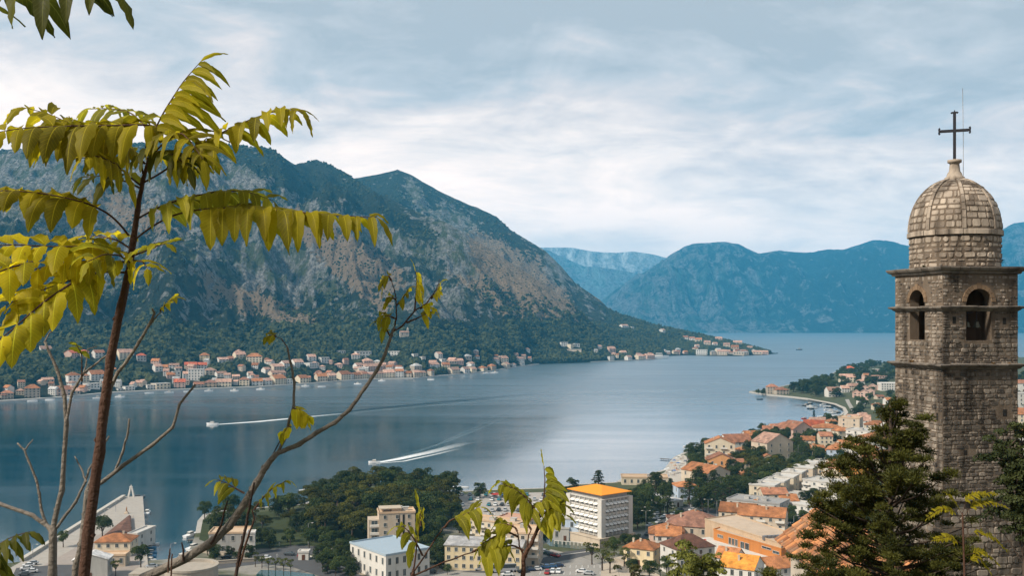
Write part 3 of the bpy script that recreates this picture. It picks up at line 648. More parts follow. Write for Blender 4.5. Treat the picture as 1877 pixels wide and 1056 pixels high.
FU = '''80 649 20 14 white salmon gable 2 3;84 702 20 9 beige salmon gable 1 3;132 655 24 12 pink red gable 2 4;152 655 15 14 stone red hip 3 2;178 656 19 14 white terracotta gable 2 3;131 703 22 22 white orange hip 3 3;153 701 13 18 cream orange hip 3 2;173 698 26 18 white orange gable 3 4;165 712 24 9 white pale-grey flat 2 4;
226 657 27 16 cream salmon gable 3 4;257 662 16 15 grey red hip 2 3;207 683 10 9 white orange hip 1 1;287 681 14 14 white salmon gable 2 2;300 681 12 12 cream orange gable 2 2;303 690 10 12 white salmon gable 3 2;317 676 18 8 white salmon gable 2 3;321 693 14 12 white pale-grey flat 2 2;325 680 12 7 white salmon gable 1 2;
347 677 22 12 cream red gable 2 3;369 677 16 12 white red gable 2 3;373 663 18 17 yellow orange hip 3 2;341 696 15 16 white salmon gable 3 3;357 698 27 22 white pale-grey flat 4 5;383 688 20 13 cream salmon hip 2 3;403 691 19 9 white salmon gable 2 3;406 665 19 9 white salmon gable 2 3;421 664 10 10 pink terracotta gable 2 2;
437 662 20 18 cream salmon gable 3 3;464 666 28 18 cream orange hip 3 5;488 666 10 10 cream terracotta hip 2 2;487 684 14 10 white salmon gable 2 2;505 680 24 12 beige salmon gable 2 4;506 691 28 11 beige salmon gable 2 5;522 674 18 12 white salmon gable 2 3;543 674 20 15 white salmon gable 3 4;569 674 22 9 white pale-grey flat 2 4;
569 662 16 12 white salmon gable 2 2;593 665 16 10 white pale-grey flat 2 3;624 649 14 6 white pale-grey flat 1 3;664 656 28 12 white pale-grey flat 2 5;672 673 18 17 pink salmon hip 3 4;656 677 16 11 white salmon gable 2 3;682 680 34 12 pink salmon gable 3 7;700 677 14 12 pink salmon gable 3 3;722 653 20 9 white pale-grey flat 2 4;
760 654 9 5 white pale-grey flat 1 2;773 659 12 5 white pale-grey flat 1 2;729 683 18 7 beige pale-grey flat 1 3;762 681 18 15 stone pale-grey hip 3 3;792 675 22 10 white salmon gable 2 3;803 657 14 12 white salmon gable 2 2;811 664 10 6 white pale-grey flat 1 2;827 667 16 7 beige salmon gable 1 3;841 668 14 10 pink salmon gable 2 3;
856 659 14 9 stone pale-grey hip 1 2;873 657 9 5 white orange gable 1 1;862 672 14 8 white salmon gable 2 2;908 665 12 9 white salmon gable 2 2;921 664 18 11 cream salmon gable 2 3;952 663 16 8 white salmon gable 2 3;1033 635 14 8 white pale-grey flat 2 3;1047 638 12 7 cream pale-grey flat 2 2;1057 636 10 6 white pale-grey flat 1 2;
1144 601 15 6 white salmon gable 1 3;1158 603 8 4 white pale-grey flat 1 1;1214 609 11 6 white salmon gable 1 2;1098 640 10 7 white salmon gable 2 2;1120 648 15 13 pink salmon gable 3 2;1142 652 12 9 cream salmon gable 2 2;1257 622 9 6 white terracotta gable 1 2;1269 624 10 6 white terracotta gable 1 2;1281 627 12 7 cream orange gable 1 2;
1297 633 12 8 beige salmon gable 2 2;1311 634 9 6 white salmon gable 1 1;1278 637 8 5 white salmon gable 1 1;1318 624 12 6 pink salmon gable 1 2;1333 637 12 8 beige salmon gable 2 2;1348 643 14 10 tan orange gable 2 3;1353 632 16 7 stone salmon gable 2 3;1375 640 10 5 stone salmon gable 1 2'''
def slug(s): return [q for q in s.replace('\n', '').split(';') if q.strip()]
WL = {'white': 'white', 'cream': 'cream', 'pink': 'pink', 'stone': 'grey stone', 'yellow': 'yellow', 'orange': 'orange', 'grey': 'grey', 'beige': 'beige', 'tan': 'tan', 'blue': 'pale blue'}
FL = {1: 'one-storey', 2: 'two-storey', 3: 'three-storey', 4: 'four-storey', 5: 'five-storey', 6: 'six-storey'}
RL = {'hip': 'hipped', 'gable': 'pitched', 'flat': 'flat', 'shed': 'sloping', 'front': 'gabled'}
def house(px, py, wpx, hpx, wall, roof, rk, fl, cols, where, pos, rz, depth=None, near=False, hz=None, **k):
    s = pos.y / F; w = wpx * s; h = hpx * s; rk2 = rk
    d = depth or max(9.0, min(w * 0.75, 15.0)); rise = 0.34 if rk != 'flat' else 0.06
    body = h * (1 - rise) if rk != 'flat' else h * 0.92; body = max(body, fl * 2.5)
    t = link('house', None, None, (pos.x + sin(-rz) * -d / 2 * 0, pos.y + d / 2 * cos(rz), pos.z), rz)
    house_parts(t, w, d, body, wall, roof, rk, rh=min(h * rise * 1.15, d * .36), floors=fl, cols=cols, near=near, sunk=7 if not near else 1.5, sides=() if not near else (-1, 1), chim=1 if (rk != 'flat' and wpx > 15) else 0, ov=0.5, ww=min(w / cols * 0.42, 2.2), seed=int(px * 13 + py), **k)
    return reg(t, f'{WL[wall]} {FL[fl]} house, {roof.replace(" ", "-")} {RL[rk]} roof', where, 'house', 'houses ' + where)
hr = random.Random(4)
def zone(px):
    for a, s in ((260, 'leftmost hamlet'), (480, 'first village'), (640, 'middle village'), (800, 'long village'), (1000, 'village end'), (1230, 'ferry landing')):
        if px < a: return s
    return 'low cape'
for row, txt in ((0, FW), (1, FU)):
    for q in slug(txt):
        a = q.split(); px, py, wp, hp = map(float, a[:4]); roof = a[5].replace('-', ' ')
        e = 3.0; sl = atan2((shoreY(px + e) - shoreY(px - e)), ((px + e - CX) * shoreY(px + e) - (px - e - CX) * shoreY(px - e)) / F)
        if px > 1230: sl = 0.0
        if row == 0:
            Y = shoreY(px) + 13.5; i = hit(px, HY + (H - 1.75) / Y * F); pos = V(((px - CX) / F * Y, Y, 1.75))
        else: pos = hit(px, min(py, float(np.interp(px, SHX, SHY)) - 0.8))
        house(px, py, wp, hp, a[4], roof, a[6], int(a[7]), int(a[8]), ('on far waterfront, ' if row == 0 else 'on far slope, ') + zone(px), pos, sl * 0.8 + hr.uniform(-.28, .28))
fr_ = random.Random(17)
for i in range(105):
    if i < 80: px = fr_.choice((fr_.uniform(0, 480), fr_.uniform(270, 820), fr_.uniform(560, 980))); sy = float(np.interp(px, SHX, SHY)); py = sy - 5 - abs(fr_.gauss(0, 15)) * (1.3 if px < 700 else .9)
    else: px = fr_.uniform(1090, 1400); sy = float(np.interp(px, SHX, SHY)); py = sy - 2 - abs(fr_.gauss(0, 6)) * (1 - (px - 1090) / 450)
    k = .75 if px > 900 else 1
    house(px, py, fr_.uniform(8, 15) * k, fr_.uniform(6.5, 11) * k, fr_.choice(('white', 'cream', 'white', 'beige', 'pink')), fr_.choice(('salmon', 'orange', 'salmon', 'terracotta', 'pale grey')), fr_.choice(('gable', 'gable', 'hip')), fr_.choice((2, 2, 3)), 3, 'on far slope, ' + zone(px), hit(px, py), fr_.uniform(-.6, .6))
# a terrace wall under the white villas, ruined chapel higher up, jetties
def simple_obj(name, build, mats, look, where, cat, group=None):
    m = MB(); build(m); return reg(m.build(name, mats), look, where, cat, group)
p = hit(1045, 643)
wl = link('terrace_wall', None, None, p); m = MB(); m.box((0, 0, -1), (52, 3, 9)); m.build('wall', WM('beige'), wl); m = MB(); m.box((0, -0.3, 3.7), (53, 4, .4)); m.build('coping', TRIM, wl)
reg(wl, 'long pale retaining wall', 'under the white villas on the far slope', 'wall')
p = hit(741, 616); ch = link('chapel', None, None, p, .3); house_parts(ch, 17, 9, 7, 'stone', 'salmon', 'gable', floors=1, cols=2, near=False, sunk=6, sides=(), chim=0)
m = MB(); m.box((6.5, 0, 6), (3.2, 3.2, 14)); m.lathe([(2.4, 13), (0, 17)], (6.5, 0, 0), 4, 0, a0=pi / 4, smooth=False); m.build('belfry', WM('stone'), ch); reg(ch, 'small stone chapel with a belfry', 'alone on the wooded slope above the long village', 'chapel')
# far cape and shore scatter: dark trees one can tell apart
rt = random.Random(9)
# tiny houses at the foot of the blue massif
for i, (px, w) in enumerate(((1484, 7), (1492, 9), (1503, 8), (1512, 6), (1530, 9), (1541, 7), (1575, 6))):
    Y = 7790.; pos = V(((px - CX) / F * Y, Y, 2.0)); t = link('house', None, None, pos)
    house_parts(t, w * Y / F, 16, 13, 'white', 'salmon', 'gable', rh=7, floors=2, cols=2, sunk=4, sides=(), chim=0, ww=4); reg(t, 'tiny pale house', 'on the shore under the blue mountain', 'house', 'houses under the blue mountain')
# ================================================================ THE NEAR TOWN
tr_ = random.Random(21)
def flat(name, pts, mat, dz, kind='structure', label=None):
    """a sheet laid over the town ground; pts are photo pixels, subdivided so that it follows the rise"""
    w = [G(a, b) for a, b in pts]; vs, n = [], len(w); xs = [p.x for p in w]; ys = [p.y for p in w]
    ed = []; vv = []
    for i in range(n):
        a, b = w[i], w[(i + 1) % n]; k = max(1, int((b - a).length / 8))
        for j in range(k): vv.append(V((a.x + (b.x - a.x) * j / k, a.y + (b.y - a.y) * j / k)))
    ne = len(vv); ed = [(i, (i + 1) % ne) for i in range(ne)]
    for X in np.arange(min(xs), max(xs), 9):
        for Y in np.arange(min(ys), max(ys), 9): vv.append(V((X + .3, Y + .2)))
    o_, _, f_, ov_, *_ = geo.delaunay_2d_cdt(vv, ed, [], 1, 1e-3)
    z = gz([p.x for p in o_], [p.y for p in o_]); me = bpy.data.meshes.new(name); me.from_pydata([(p.x, p.y, float(q) + dz + (0.3 if p.y > 440 and p.x > 110 else 0)) for p, q in zip(o_, z)], [], f_); me.materials.append(mat)
    o = link(name, me); o['kind'] = kind
    if label: o['label'] = label
    return o
ASPH = simple('asphalt', (0.075, 0.075, 0.078), 0.9, 0.25, 0.3); PAVE = simple('paving', (0.30, 0.28, 0.25), 0.9, 0.2, 0.25, stain=.2); SAND = simple('beach_pebbles', (0.42, 0.38, 0.33), 0.95, 0.2, 0.4); GRASS = simple('park_grass', (0.035, 0.045, 0.015), 0.95, 0.4, 0.4); LINE = simple('road_paint', (0.65, 0.65, 0.62), 0.8, 0.1, 1)
CANAL = NT('canal_water'); CANAL.b.inputs['Specular IOR Level'].default_value = .5; CANAL = CANAL.done((0.01, 0.045, 0.04), 0.12)
flat('park', [(372, 953), (480, 939), (556, 934), (640, 899), (760, 901), (848, 910), (850, 960), (650, 1010), (560, 1000), (420, 1010), (365, 990)], GRASS, 0.05)
flat('car_park', [(838, 908), (1000, 903), (1045, 906), (1050, 965), (1010, 975), (860, 962)], simple('pale_asphalt', (0.34, 0.31, 0.28), .9, .2, .3), 0.06)
flat('road', [(300, 1036), (330, 1034), (420, 1026), (470, 1016), (540, 1000), (600, 1004), (590, 1014), (560, 1020), (620, 1040), (680, 1062), (600, 1062), (540, 1042), (480, 1034), (400, 1044), (280, 1056)], ASPH, 0.07)
flat('car_park', [(770, 1062), (790, 1050), (860, 1044), (960, 1030), (1010, 1008), (1060, 1020), (1110, 1040), (1120, 1062)], simple('worn_asphalt', (0.26, 0.245, 0.225), .9, .2, .3), 0.08)
flat('road', [(842, 1050), (960, 1033), (1040, 1012), (1085, 1006), (1100, 1012), (1050, 1026), (985, 1038), (900, 1052)], ASPH, 0.12)
flat('pavement', [(1002, 955), (1016, 953), (1110, 996), (1096, 1003)], PAVE, 0.09)
flat('canal', [(988, 964), (1004, 960), (1092, 1003), (1062, 1008), (1008, 1002), (990, 985)], CANAL, 0.07)
flat('canal', [(470, 1054), (478, 1046), (515, 1047), (575, 1054), (600, 1075), (465, 1075)], CANAL, 0.09)
flat('road', [(1172, 990), (1185, 975), (1225, 945), (1262, 925), (1262, 905), (1258, 878), (1262, 850), (1256, 838), (1268, 836), (1278, 860), (1284, 900), (1290, 930), (1370, 948), (1440, 944), (1490, 905), (1505, 880), (1520, 880), (1512, 920), (1470, 960), (1380, 975), (1290, 955), (1250, 950), (1215, 980), (1190, 1000)], ASPH, 0.06)
flat('beach', [(1200, 876), (1218, 867), (1227, 854), (1237, 843), (1253, 835), (1258, 838), (1262, 850), (1258, 872), (1252, 885), (1210, 884)], SAND, 0.08)
flat('beach', [(1444, 727.5), (1480, 731), (1512, 736.5), (1532, 740.5), (1550, 748), (1555, 757), (1548, 765), (1545, 763), (1549, 757), (1545, 750), (1530, 743), (1512, 739), (1480, 733)], SAND, 0.08)
flat('road', [(1549, 733), (1556, 733), (1572, 760), (1564, 762)], PAVE, 0.1)
flat('pavement', [(1100, 1062), (1105, 1030), (1140, 1020), (1190, 1045), (1220, 1062)], simple('warm_paving', (.40, .34, .27), .9, .2, .3), 0.09)
flat('pavement', [(830, 1062), (640, 1062), (640, 1040), (800, 1036)], simple('dusty_paving', (.26, .22, .17), .9, .2, .3), 0.05)
for a, b in (((1084, 1012), (1010, 1022)), ((560, 1018), (660, 1052)), ((980, 1030), (996, 1036))):
    A, B = G(*a), G(*b); m = MB(); d = B - A; m.box((A + B) / 2 + V((0, 0, .12)), (d.length, 0.5, 0.3), rz=atan2(d.y, d.x)); m.build('kerb', TRIM)['kind'] = 'structure'

def bld(name, px, py, w, d, h, rzd, wall, roof, rk, fl, cols, label, cat='building', near=True, **k):
    """px,py: the foot of the front wall's middle; sizes in metres; rzd turns it, degrees"""
    p = G(px, py); rz = RD(rzd); c = p + V((-sin(rz) * d / 2, cos(rz) * d / 2, 0))
    t = link(name, None, None, c, rz); house_parts(t, w, d, h, wall, roof, rk, floors=fl, cols=cols, near=near, sunk=1.5, seed=int(px), **k)
    if label: t['label'] = label; t['category'] = cat
    return t
m2 = lambda px, y: px * G(900, y).y / F     # pixels to metres at a ground row
# --- the white office block with the bright orange roof
def office():
    c = G(1103, 1003); c = V((c.x, c.y + 12, c.z)); rz = RD(-52); t = link('office_building', None, None, c, rz); W, D = 21.0, 17.0; z0, fh, nf = 4.2, 2.82, 5
    m = MB(); m.box((0, 0, z0 + fh * nf / 2 + 0.6), (W - 1.2, D - 1.2, fh * nf + 1.2)); m.build('wall', WM('grey'), t)
    m = MB(); top = z0 + fh * nf + 1.3
    for sx in (-1, 1):
        for sy in (-1, 1): m.box((sx * (W / 2 - .7), sy * (D / 2 - .7), (top + z0) / 2 - .6), (2.4, 2.4, top - z0 + 1.2))
    m.build('corner_column', WM('white'), t)
    m = MB(); m.box((-1.5, -.5, 1.8), (W + 5, D + 3, 3.6)); m.box((-1.5, -.5, 3.75), (W + 5.6, D + 3.6, 0.35)); m.build('podium', WM('beige'), t)
    m = MB(); m.box((0, 0, top + .9), (W - 2.4, D - 2.4, 1.8)); m.build('attic', WM('grey'), t)
    m = MB(); hip_roof(m, W - .4, D - .4, top + 1.7, 2.5, 0.5); m.build('roof', simple('bright_orange_roof', (0.72, 0.26, 0.02), .7, .06, .2), t)
    for side, L, off, nn in ((0, W, D / 2, 6), (1, D, W / 2, 6), (3, D, W / 2, 6)):
        a = (0, pi / 2, pi, -pi / 2)[side]; span = L - 3.8
        fr = MB()
        def at(u, o, z): x, y = u, -o; return (x * cos(a) - y * sin(a), x * sin(a) + y * cos(a), z)
        for i in range(nn + 1): fr.box(at(-span / 2 + span * i / nn, off - .3, (z0 + top) / 2), (.28, .6, top - z0), rz=a)
        fr.box(at(0, off - .3, top - .1), (span, .62, .5), rz=a); fr.build('facade_frame', WM('white'), t)
        for f in range(nf):
            z = z0 + f * fh
            m = MB(); m.box(at(0, off - .45, z + .45), (span - .2, .3, .9), rz=a); m.build('parapet', WM('white') if f else WM('grey'), t)
            for i in range(nn):
                u = -span / 2 + span * (i + .5) / nn; x, y, q = at(u, off - .55, z + 1.65); add_window(t, x, y, q, a, span / nn - .5, 1.5, True)
                aw = MB(); ww = span / nn / 2 - .18
                aw.poly([(-ww, 0, 0), (ww, 0, 0), (ww, -1.25, -.75), (-ww, -1.25, -.75), (-ww, 0, .05), (ww, 0, .05), (ww, -1.25, -.70), (-ww, -1.25, -.70)], [(3, 2, 1, 0), (4, 5, 6, 7), (0, 1, 5, 4), (1, 2, 6, 5), (2, 3, 7, 6), (3, 0, 4, 7)])
                x, y, q = at(u, off - .35, z + 2.5); aw.build('awning', simple('awning_cloth', (.66, .64, .60), .8, .05, 1), t, (x, y, q), a)
    t['label'] = 'white five-storey office block with rows of awnings and a bright orange roof'; t['category'] = 'office block'
office()
# --- long orange and white shopping hall
def hall():
    t = link('shopping_hall', None, None, G(1360, 1040), 0)
    o = G(1360, 1040)
    def L(px, py, z): Y = (H - z) * F / (py - HY); return V(((px - CX) / F * Y, Y, z)) - o
    def block(name, pts, z, z0, wm, rm, par=0.4):
        w = [L(a, b, z) for a, b in pts]; m = MB(); m.prism([(p.x, p.y) for p in w], z0 - o.z, z - o.z, 0, 1); k = len(w)
        for i in range(k):
            a, b = w[i], w[(i + 1) % k]; d = b - a; m.box(((a.x + b.x) / 2, (a.y + b.y) / 2, z - o.z + par / 2), (d.length, .3, par), 0, rz=atan2(d.y, d.x))
        return m.build(name, [wm, rm], t), w
    roofc = simple('flat_roof_warm', (.46, .36, .27), .9, .15, .12, stain=.3)
    hb, w1 = block('rear_hall', [(1292, 953), (1348, 945), (1448, 978), (1432, 998), (1340, 968)], 14.5, 1.5, WM('tan'), roofc)
    OR = simple('orange_panel', (.46, .18, .05), .8, .1, .2, stain=.25)
    fb, w2 = block('front_hall', [(1308, 972), (1340, 962), (1442, 996), (1441, 1006), (1432, 1008)], 13.0, 1.5, OR, roofc)
    # white base wall in front
    A, B = L(1297, 987, 9.0), L(1421, 1024, 9.0); d = B - A; m = MB(); c = (A + B) / 2; n = V((d.y, -d.x, 0)).normalized()
    m.box((c.x + n.x * 1, c.y + n.y * 1, (9 - 1.5) / 2), (d.length + 2, 5, 7.5), rz=atan2(d.y, d.x)); m.build('base_wall', WM('white'), t)
    a = atan2(w2[4].y - w2[0].y, w2[4].x - w2[0].x); A, B = w2[0], w2[4]; d = (B - A); n = V((d.y, -d.x, 0)).normalized() * 0.05
    for u, wd, hh, z in ((.08, 1.0, 1.2, 8.3), (.11, 1.0, 1.2, 8.3), (.14, 1.0, 1.2, 8.3), (.26, 1.4, 2.6, 7.6), (.31, 1.4, 2.6, 7.6), (.36, 1.4, 2.6, 7.6), (.45, 2.2, 2.6, 7.4), (.52, 2.2, 2.6, 7.4), (.80, 5.0, .9, 9.0), (.93, 3.4, 1.1, 8.4)):
        q = A + d * u + n; add_window(t, q.x, q.y, z + 1.4, a, wd, hh, True)
    # red oval sign panel on the white wall
    m = MB(); A2 = L(1306, 994, 8.0); m.lathe([(0.01, 0), (1.0, 0), (1.0, .2), (0.01, .2)], seg=24); s = m.build('sign', simple('red_sign', (.35, .05, .03), .6, .1, 1), t, (A2.x + n.x * 70, A2.y + n.y * 70, 5.6)); s.rotation_euler = (pi / 2, 0, a); s.scale = (1.7, 2.3, 1)
    m = MB(); A3 = L(1418, 992, 13.6)
    for k in range(4): m.box((A3.x + k * 1.6 - 3, A3.y + k * .4, .9 + 12.2), (1.3, 2.0, 1.5), rz=a)
    m.build('air_unit', METAL, t)
    t['label'] = 'long flat-roofed shopping hall with orange upper walls on a white base'; t['category'] = 'shopping hall'
hall()
bld('house', 1170, 1038, 12, 10, 6.4, -28, 'yellow', 'orange', 'hip', 2, 3, 'small yellow house with an orange hipped roof below the office block', 'house', rh=2.8, chim=2)
bld('house', 1276, 1056, 16, 12, 10.0, 22, 'white', 'brown', 'hip', 3, 4, 'white house with a dark brown hipped roof and skylights', 'house', rh=4.2, chim=0)
bld('house', 1222, 1012, 14, 12, 7.0, -8, 'pink', 'orange', 'hip', 2, 3, 'pink house with orange hipped roof behind the brown-roofed house', 'house', rh=3.4, chim=1)
bld('hall', 1268, 1002, 23, 17, 8.0, -20, 'beige', 'dull brown', 'hip', 2, 5, 'big beige hall with a wide dull brown hipped roof', 'hall', rh=5, chim=1)
bld('house', 1350, 1084, 12.5, 11, 8.0, -32, 'white', 'bright orange', 'gable', 2, 4, 'white house with bright orange pitched roof in front of the hall', 'house', rh=3.6, chim=1)
bld('house', 1330, 1062, 8, 9, 7.5, -32, 'white', 'orange', 'gable', 2, 2, 'narrow white house with orange roof beside the hall base', 'house', rh=3, chim=1)
bld('house', 1440, 1072, 14, 9, 6.0, 20, 'white', 'orange', 'gable', 2, 3, 'low house with orange roof under the hall right corner', 'house', rh=3, chim=0)
bld('house', 1395, 985, 20, 11, 9.0, -22, 'beige', 'orange', 'gable', 3, 5, 'beige row house with orange pitched roof behind the shopping hall', 'house', rh=3.2, chim=2, balc=1)
bld('house', 1350, 968, 16, 11, 7.0, -22, 'beige', 'orange', 'gable', 2, 4, 'low beige row house with weathered orange roof behind the hall', 'house', rh=3.2, chim=1)
bld('apartment_building', 1380, 948, 26, 14, 7.0, -34, 'grey', 'grey', 'flat', 3, 6, 'long grey apartment building with flat grey roof and balconies', 'apartments', balc=1, chim=3)
for i, (x, y, w) in enumerate(((1396, 922, 13), (1416, 914, 12), (1434, 905, 12), (1451, 896, 11), (1470, 887, 12), (1493, 878, 13))):
    t = bld('terraced_house', x, y, w, 12, 8.5, -30, 'cream' if i < 3 else 'beige', 'pale grey', 'flat', 3, 2, None, sides=(1,), chim=1)
    reg(t, 'cream stepped terraced house with flat roof' if i < 3 else 'beige stepped terraced house with flat roof', 'above the shopping hall', 'terraced house', 'stepped terraced houses in a row')
bld('apartment_building', 1507, 925, 22, 14, 11.0, -48, 'white', 'pale grey', 'flat', 4, 5, 'modern white apartment building with balconies left of the conifer', 'apartments', balc=1, chim=2)
bld('apartment_building', 1470, 947, 18, 9, 5.0, -50, 'white', 'pale grey', 'flat', 2, 5, 'low white flat-roofed building below the terraced houses', 'building', chim=1)
bld('storehouse', 1452, 918, 10, 8, 3.2, -30, 'grey', 'pale grey', 'flat', 1, 2, 'small grey flat-roofed storehouse by the terraced houses', 'storehouse', chim=0)
bld('villa', 1320, 848, 19, 14, 12, -8, 'cream', 'orange', 'front', 3, 4, 'tall cream villa with orange gabled roof near the beach', 'villa', rh=4, balc=1, chim=1)
bld('villa', 1323, 868, 17, 12, 8, -4, 'orange', 'terracotta', 'front', 2, 3, 'orange-walled villa with terracotta gable in front of the cream villa', 'villa', rh=3.6, balc=1, chim=0)
bld('villa', 1318, 893, 17, 22, 8, 32, 'beige', 'orange', 'front', 2, 3, 'long beige villa with orange roof and four chimneys below the orange villa', 'villa', rh=3.6, balc=1, chim=4)
bld('villa', 1356, 826, 20, 13, 6, 14, 'white', 'terracotta', 'gable', 2, 3, 'white villa with steep terracotta roof behind the orange villa', 'villa', rh=5, chim=1)
bld('house', 1385, 812, 16, 10, 5.5, 4, 'white', 'orange', 'gable', 2, 3, 'white shore house with orange roof right of the terracotta villa', 'house', rh=3, chim=1)
bld('villa', 1430, 842, 22, 16, 11, 26, 'beige', 'salmon', 'front', 3, 3, 'large plain beige villa with a salmon gable and tall chimney', 'villa', rh=5.5, chim=2)
bld('house', 1408, 856, 9, 8, 5, -8, 'yellow', 'orange', 'front', 2, 1, 'small yellow annex with orange roof beside the large beige villa', 'house', rh=2.4, chim=0)
bld('villa', 1533, 850, 12, 15, 8.5, -22, 'blue', 'orange', 'hip', 3, 2, 'pale blue villa with orange hipped roof', 'villa', rh=4, chim=2)
bld('house', 1552, 866, 14, 9, 3.5, -12, 'beige', 'orange', 'hip', 1, 3, 'low house with orange hipped roof by the pale blue villa', 'house', rh=3, chim=1)
bld('villa', 1447, 800, 18, 14, 7, 8, 'tan', 'terracotta', 'hip', 2, 3, 'tan villa with a wide terracotta roof near the cypress', 'villa', rh=4, chim=0)
bld('villa', 1472, 806, 19, 17, 8, 24, 'pink', 'terracotta', 'front', 2, 3, 'pink villa with terracotta gable near the cypress', 'villa', rh=5.5, chim=1)
bld('villa', 1491, 797, 16, 14, 6, -20, 'pink', 'red', 'gable', 2, 3, 'pink villa with red pitched roof below the cypress', 'villa', rh=5, chim=0)
bld('house', 1510, 780, 22, 10, 4, 4, 'pink', 'salmon', 'gable', 1, 4, 'low pink house with salmon roof on the inner bay shore', 'house', rh=2.6, chim=1)
bld('villa', 1518, 802, 22, 15, 7, -12, 'white', 'orange', 'hip', 2, 4, 'wide white villa with orange hipped roof right of the red-roofed villa', 'villa', rh=3, chim=0)
bld('apartment_building', 1556, 798, 16, 14, 13, -30, 'beige', 'pale tan', 'flat', 4, 2, 'plain beige apartment block by the inner bay', 'apartments', chim=1)
bld('house', 1574, 792, 18, 14, 9, -20, 'white', 'salmon', 'gable', 3, 3, 'white house with salmon roof beside the plain beige block', 'house', rh=4, chim=1)
bld('house', 1574, 822, 18, 14, 12, -40, 'white', 'pale grey', 'flat', 4, 4, 'tall white house with grey roof left of the conifer top', 'house', balc=1, chim=1)
bld('house', 1500, 858, 9, 7, 4, -8, 'white', 'pale grey', 'flat', 1, 2, 'little white hut among trees left of the blue villa', 'hut', chim=0)
for x, y, w, d, h, r, wl, ro, k_, lb in ((1583, 905, 24, 18, 9, 30, 'cream', 'bright orange', 'gable', 'cream house with large bright orange roof seen through the conifer'), (1530, 880, 14, 12, 7, -20, 'cream', 'orange', 'hip', 'cream house with orange roof behind the conifer left edge'), (1590, 850, 18, 14, 9, 20, 'white', 'orange', 'hip', 'white house with orange roof seen through the conifer top'),
                                (1545, 905, 16, 12, 6, -20, 'white', 'orange', 'gable', 'white house with orange roof through the lower conifer'), (1620, 830, 20, 16, 9, 10, 'white', 'orange', 'hip', 'white villa with orange roof hidden by the conifer'), (1868, 830, 30, 16, 12, 0, 'white', 'orange', 'hip', 'white house with orange roof right of the bell tower, nearest'), (1873, 790, 26, 16, 12, 0, 'cream', 'orange', 'gable', 'cream house with orange roof right of the bell tower, middle'),
                                (1872, 752, 34, 16, 15, 0, 'white', 'salmon', 'flat', 'white apartment block right of the bell tower'), (1876, 718, 28, 16, 9, 0, 'white', 'terracotta', 'hip', 'white house with terracotta roof right of the tower, farthest'), (1615, 870, 20, 14, 9, -10, 'cream', 'orange', 'gable', 'cream house with orange pitched roof hidden behind the conifer')):
    bld('house', x, y, w, d, h, r, wl, ro if k_ != 'flat' else 'pale grey', k_, 2 if h < 12 else 4, 3, lb, 'house', rh=4 if k_ != 'flat' else None, chim=1)
bld('beach_house', 1262, 920, 11, 12, 7.5, 8, 'blue', 'orange', 'hip', 2, 3, 'blue and white beach house with orange hipped roof', 'beach house', rh=2.2, chim=0)
bld('kiosk', 1238, 963, 7, 5, 3, 0, 'white', 'dull brown', 'flat', 1, 2, 'small white kiosk under the trees by the road', 'kiosk', chim=0)
bld('restaurant', 1182, 890, 26, 11, 4.0, -4, 'cream', 'pale tan', 'flat', 1, 7, 'low cream restaurant terrace by the water behind the office block', 'restaurant', chim=1)
bld('shed', 1243, 930, 7, 26, 3.2, 34, 'white', 'white', 'shed', 1, 1, 'long white shed roof left of the beach house', 'shed', rh=.6, chim=0)
bld('workshop', 1040, 992, 15, 11, 9, -12, 'blue', 'pale grey', 'flat', 2, 4, 'blue-grey workshop left of the office block', 'workshop', chim=0)
bld('workshop', 1028, 992, 7, 6, 5, -12, 'grey', 'pale grey', 'flat', 1, 2, 'small grey outbuilding of the workshop by the canal', 'shed', chim=0)
bld('gym_building', 748, 1062, 18.5, 26, 9.5, 38, 'white', 'pale grey', 'flat', 2, 6, None, chim=0)
g = [o for o in COL.objects if o.name.startswith('gym_building')][0]; g['label'] = 'white hall with a large flat blue-grey roof at the frame bottom'; g['category'] = 'sports hall'
for c in g.children:
    if c.name.startswith('roof'):
        c.data = c.data.copy(); c.data.materials[0] = simple('blue_grey_roof', (.30, .37, .43), .6, .08, .2)
def aptower():
    t = bld('apartment_tower', 728, 1012, 14.5, 9, 15.5, 12, 'beige', 'pale tan', 'flat', 5, 3, 'plain beige concrete apartment tower among the park trees', 'apartment tower', sides=(1,), chim=2)
    m = MB()
    for x in (0.6, 2.6): m.box((x, -4.52, 7.6), (.8, .12, 14.6))
    m.build('stairwell_slot', DARK, t)
    u = MB(); u.box((-9.2, 0.6, 6.2), (4.2, 7.6, 13.6)); u.build('side_wing', WM('beige'), t)
    for f in range(4): add_window(t, -9.0, -3.22, 2.5 + f * 3.1, 0, 2.6, 1.7, True)
    for f in range(4): b = MB(); b.box((-9, -3.7, 1.2 + f * 3.1), (3.6, .9, .9)); b.build('balcony', TRIM, t)
    u = MB(); u.box((-2.5, .3, 17.2), (9, 6.5, .3)); u.box((-5.5, -1.5, 16.4), (.5, .5, 1.6)); u.box((-5.5, 2.5, 16.4), (.5, .5, 1.6)); u.box((0, 0.5, 16.4), (4, 5, 1.4)); u.build('roof_shelter', WM('beige'), t)
aptower()
bld('school_building', 885, 1048, 29, 10, 9.2, -9, 'yellow', 'grey', 'shed', 3, 10, 'yellow and white three-storey school with a pale grey roof', 'school', rh=1.2, chim=0)
bld('apartment_building', 958, 1040, 12, 14, 12.5, -9, 'beige', 'pale tan', 'flat', 4, 3, 'beige four-storey block at the right end of the school', 'apartments', balc=1, chim=1)
bld('apartment_building', 902, 1000, 24, 9, 9.5, -30, 'cream', 'pale tan', 'flat', 3, 8, 'cream block with balconies behind the school', 'apartments', balc=1, chim=2)
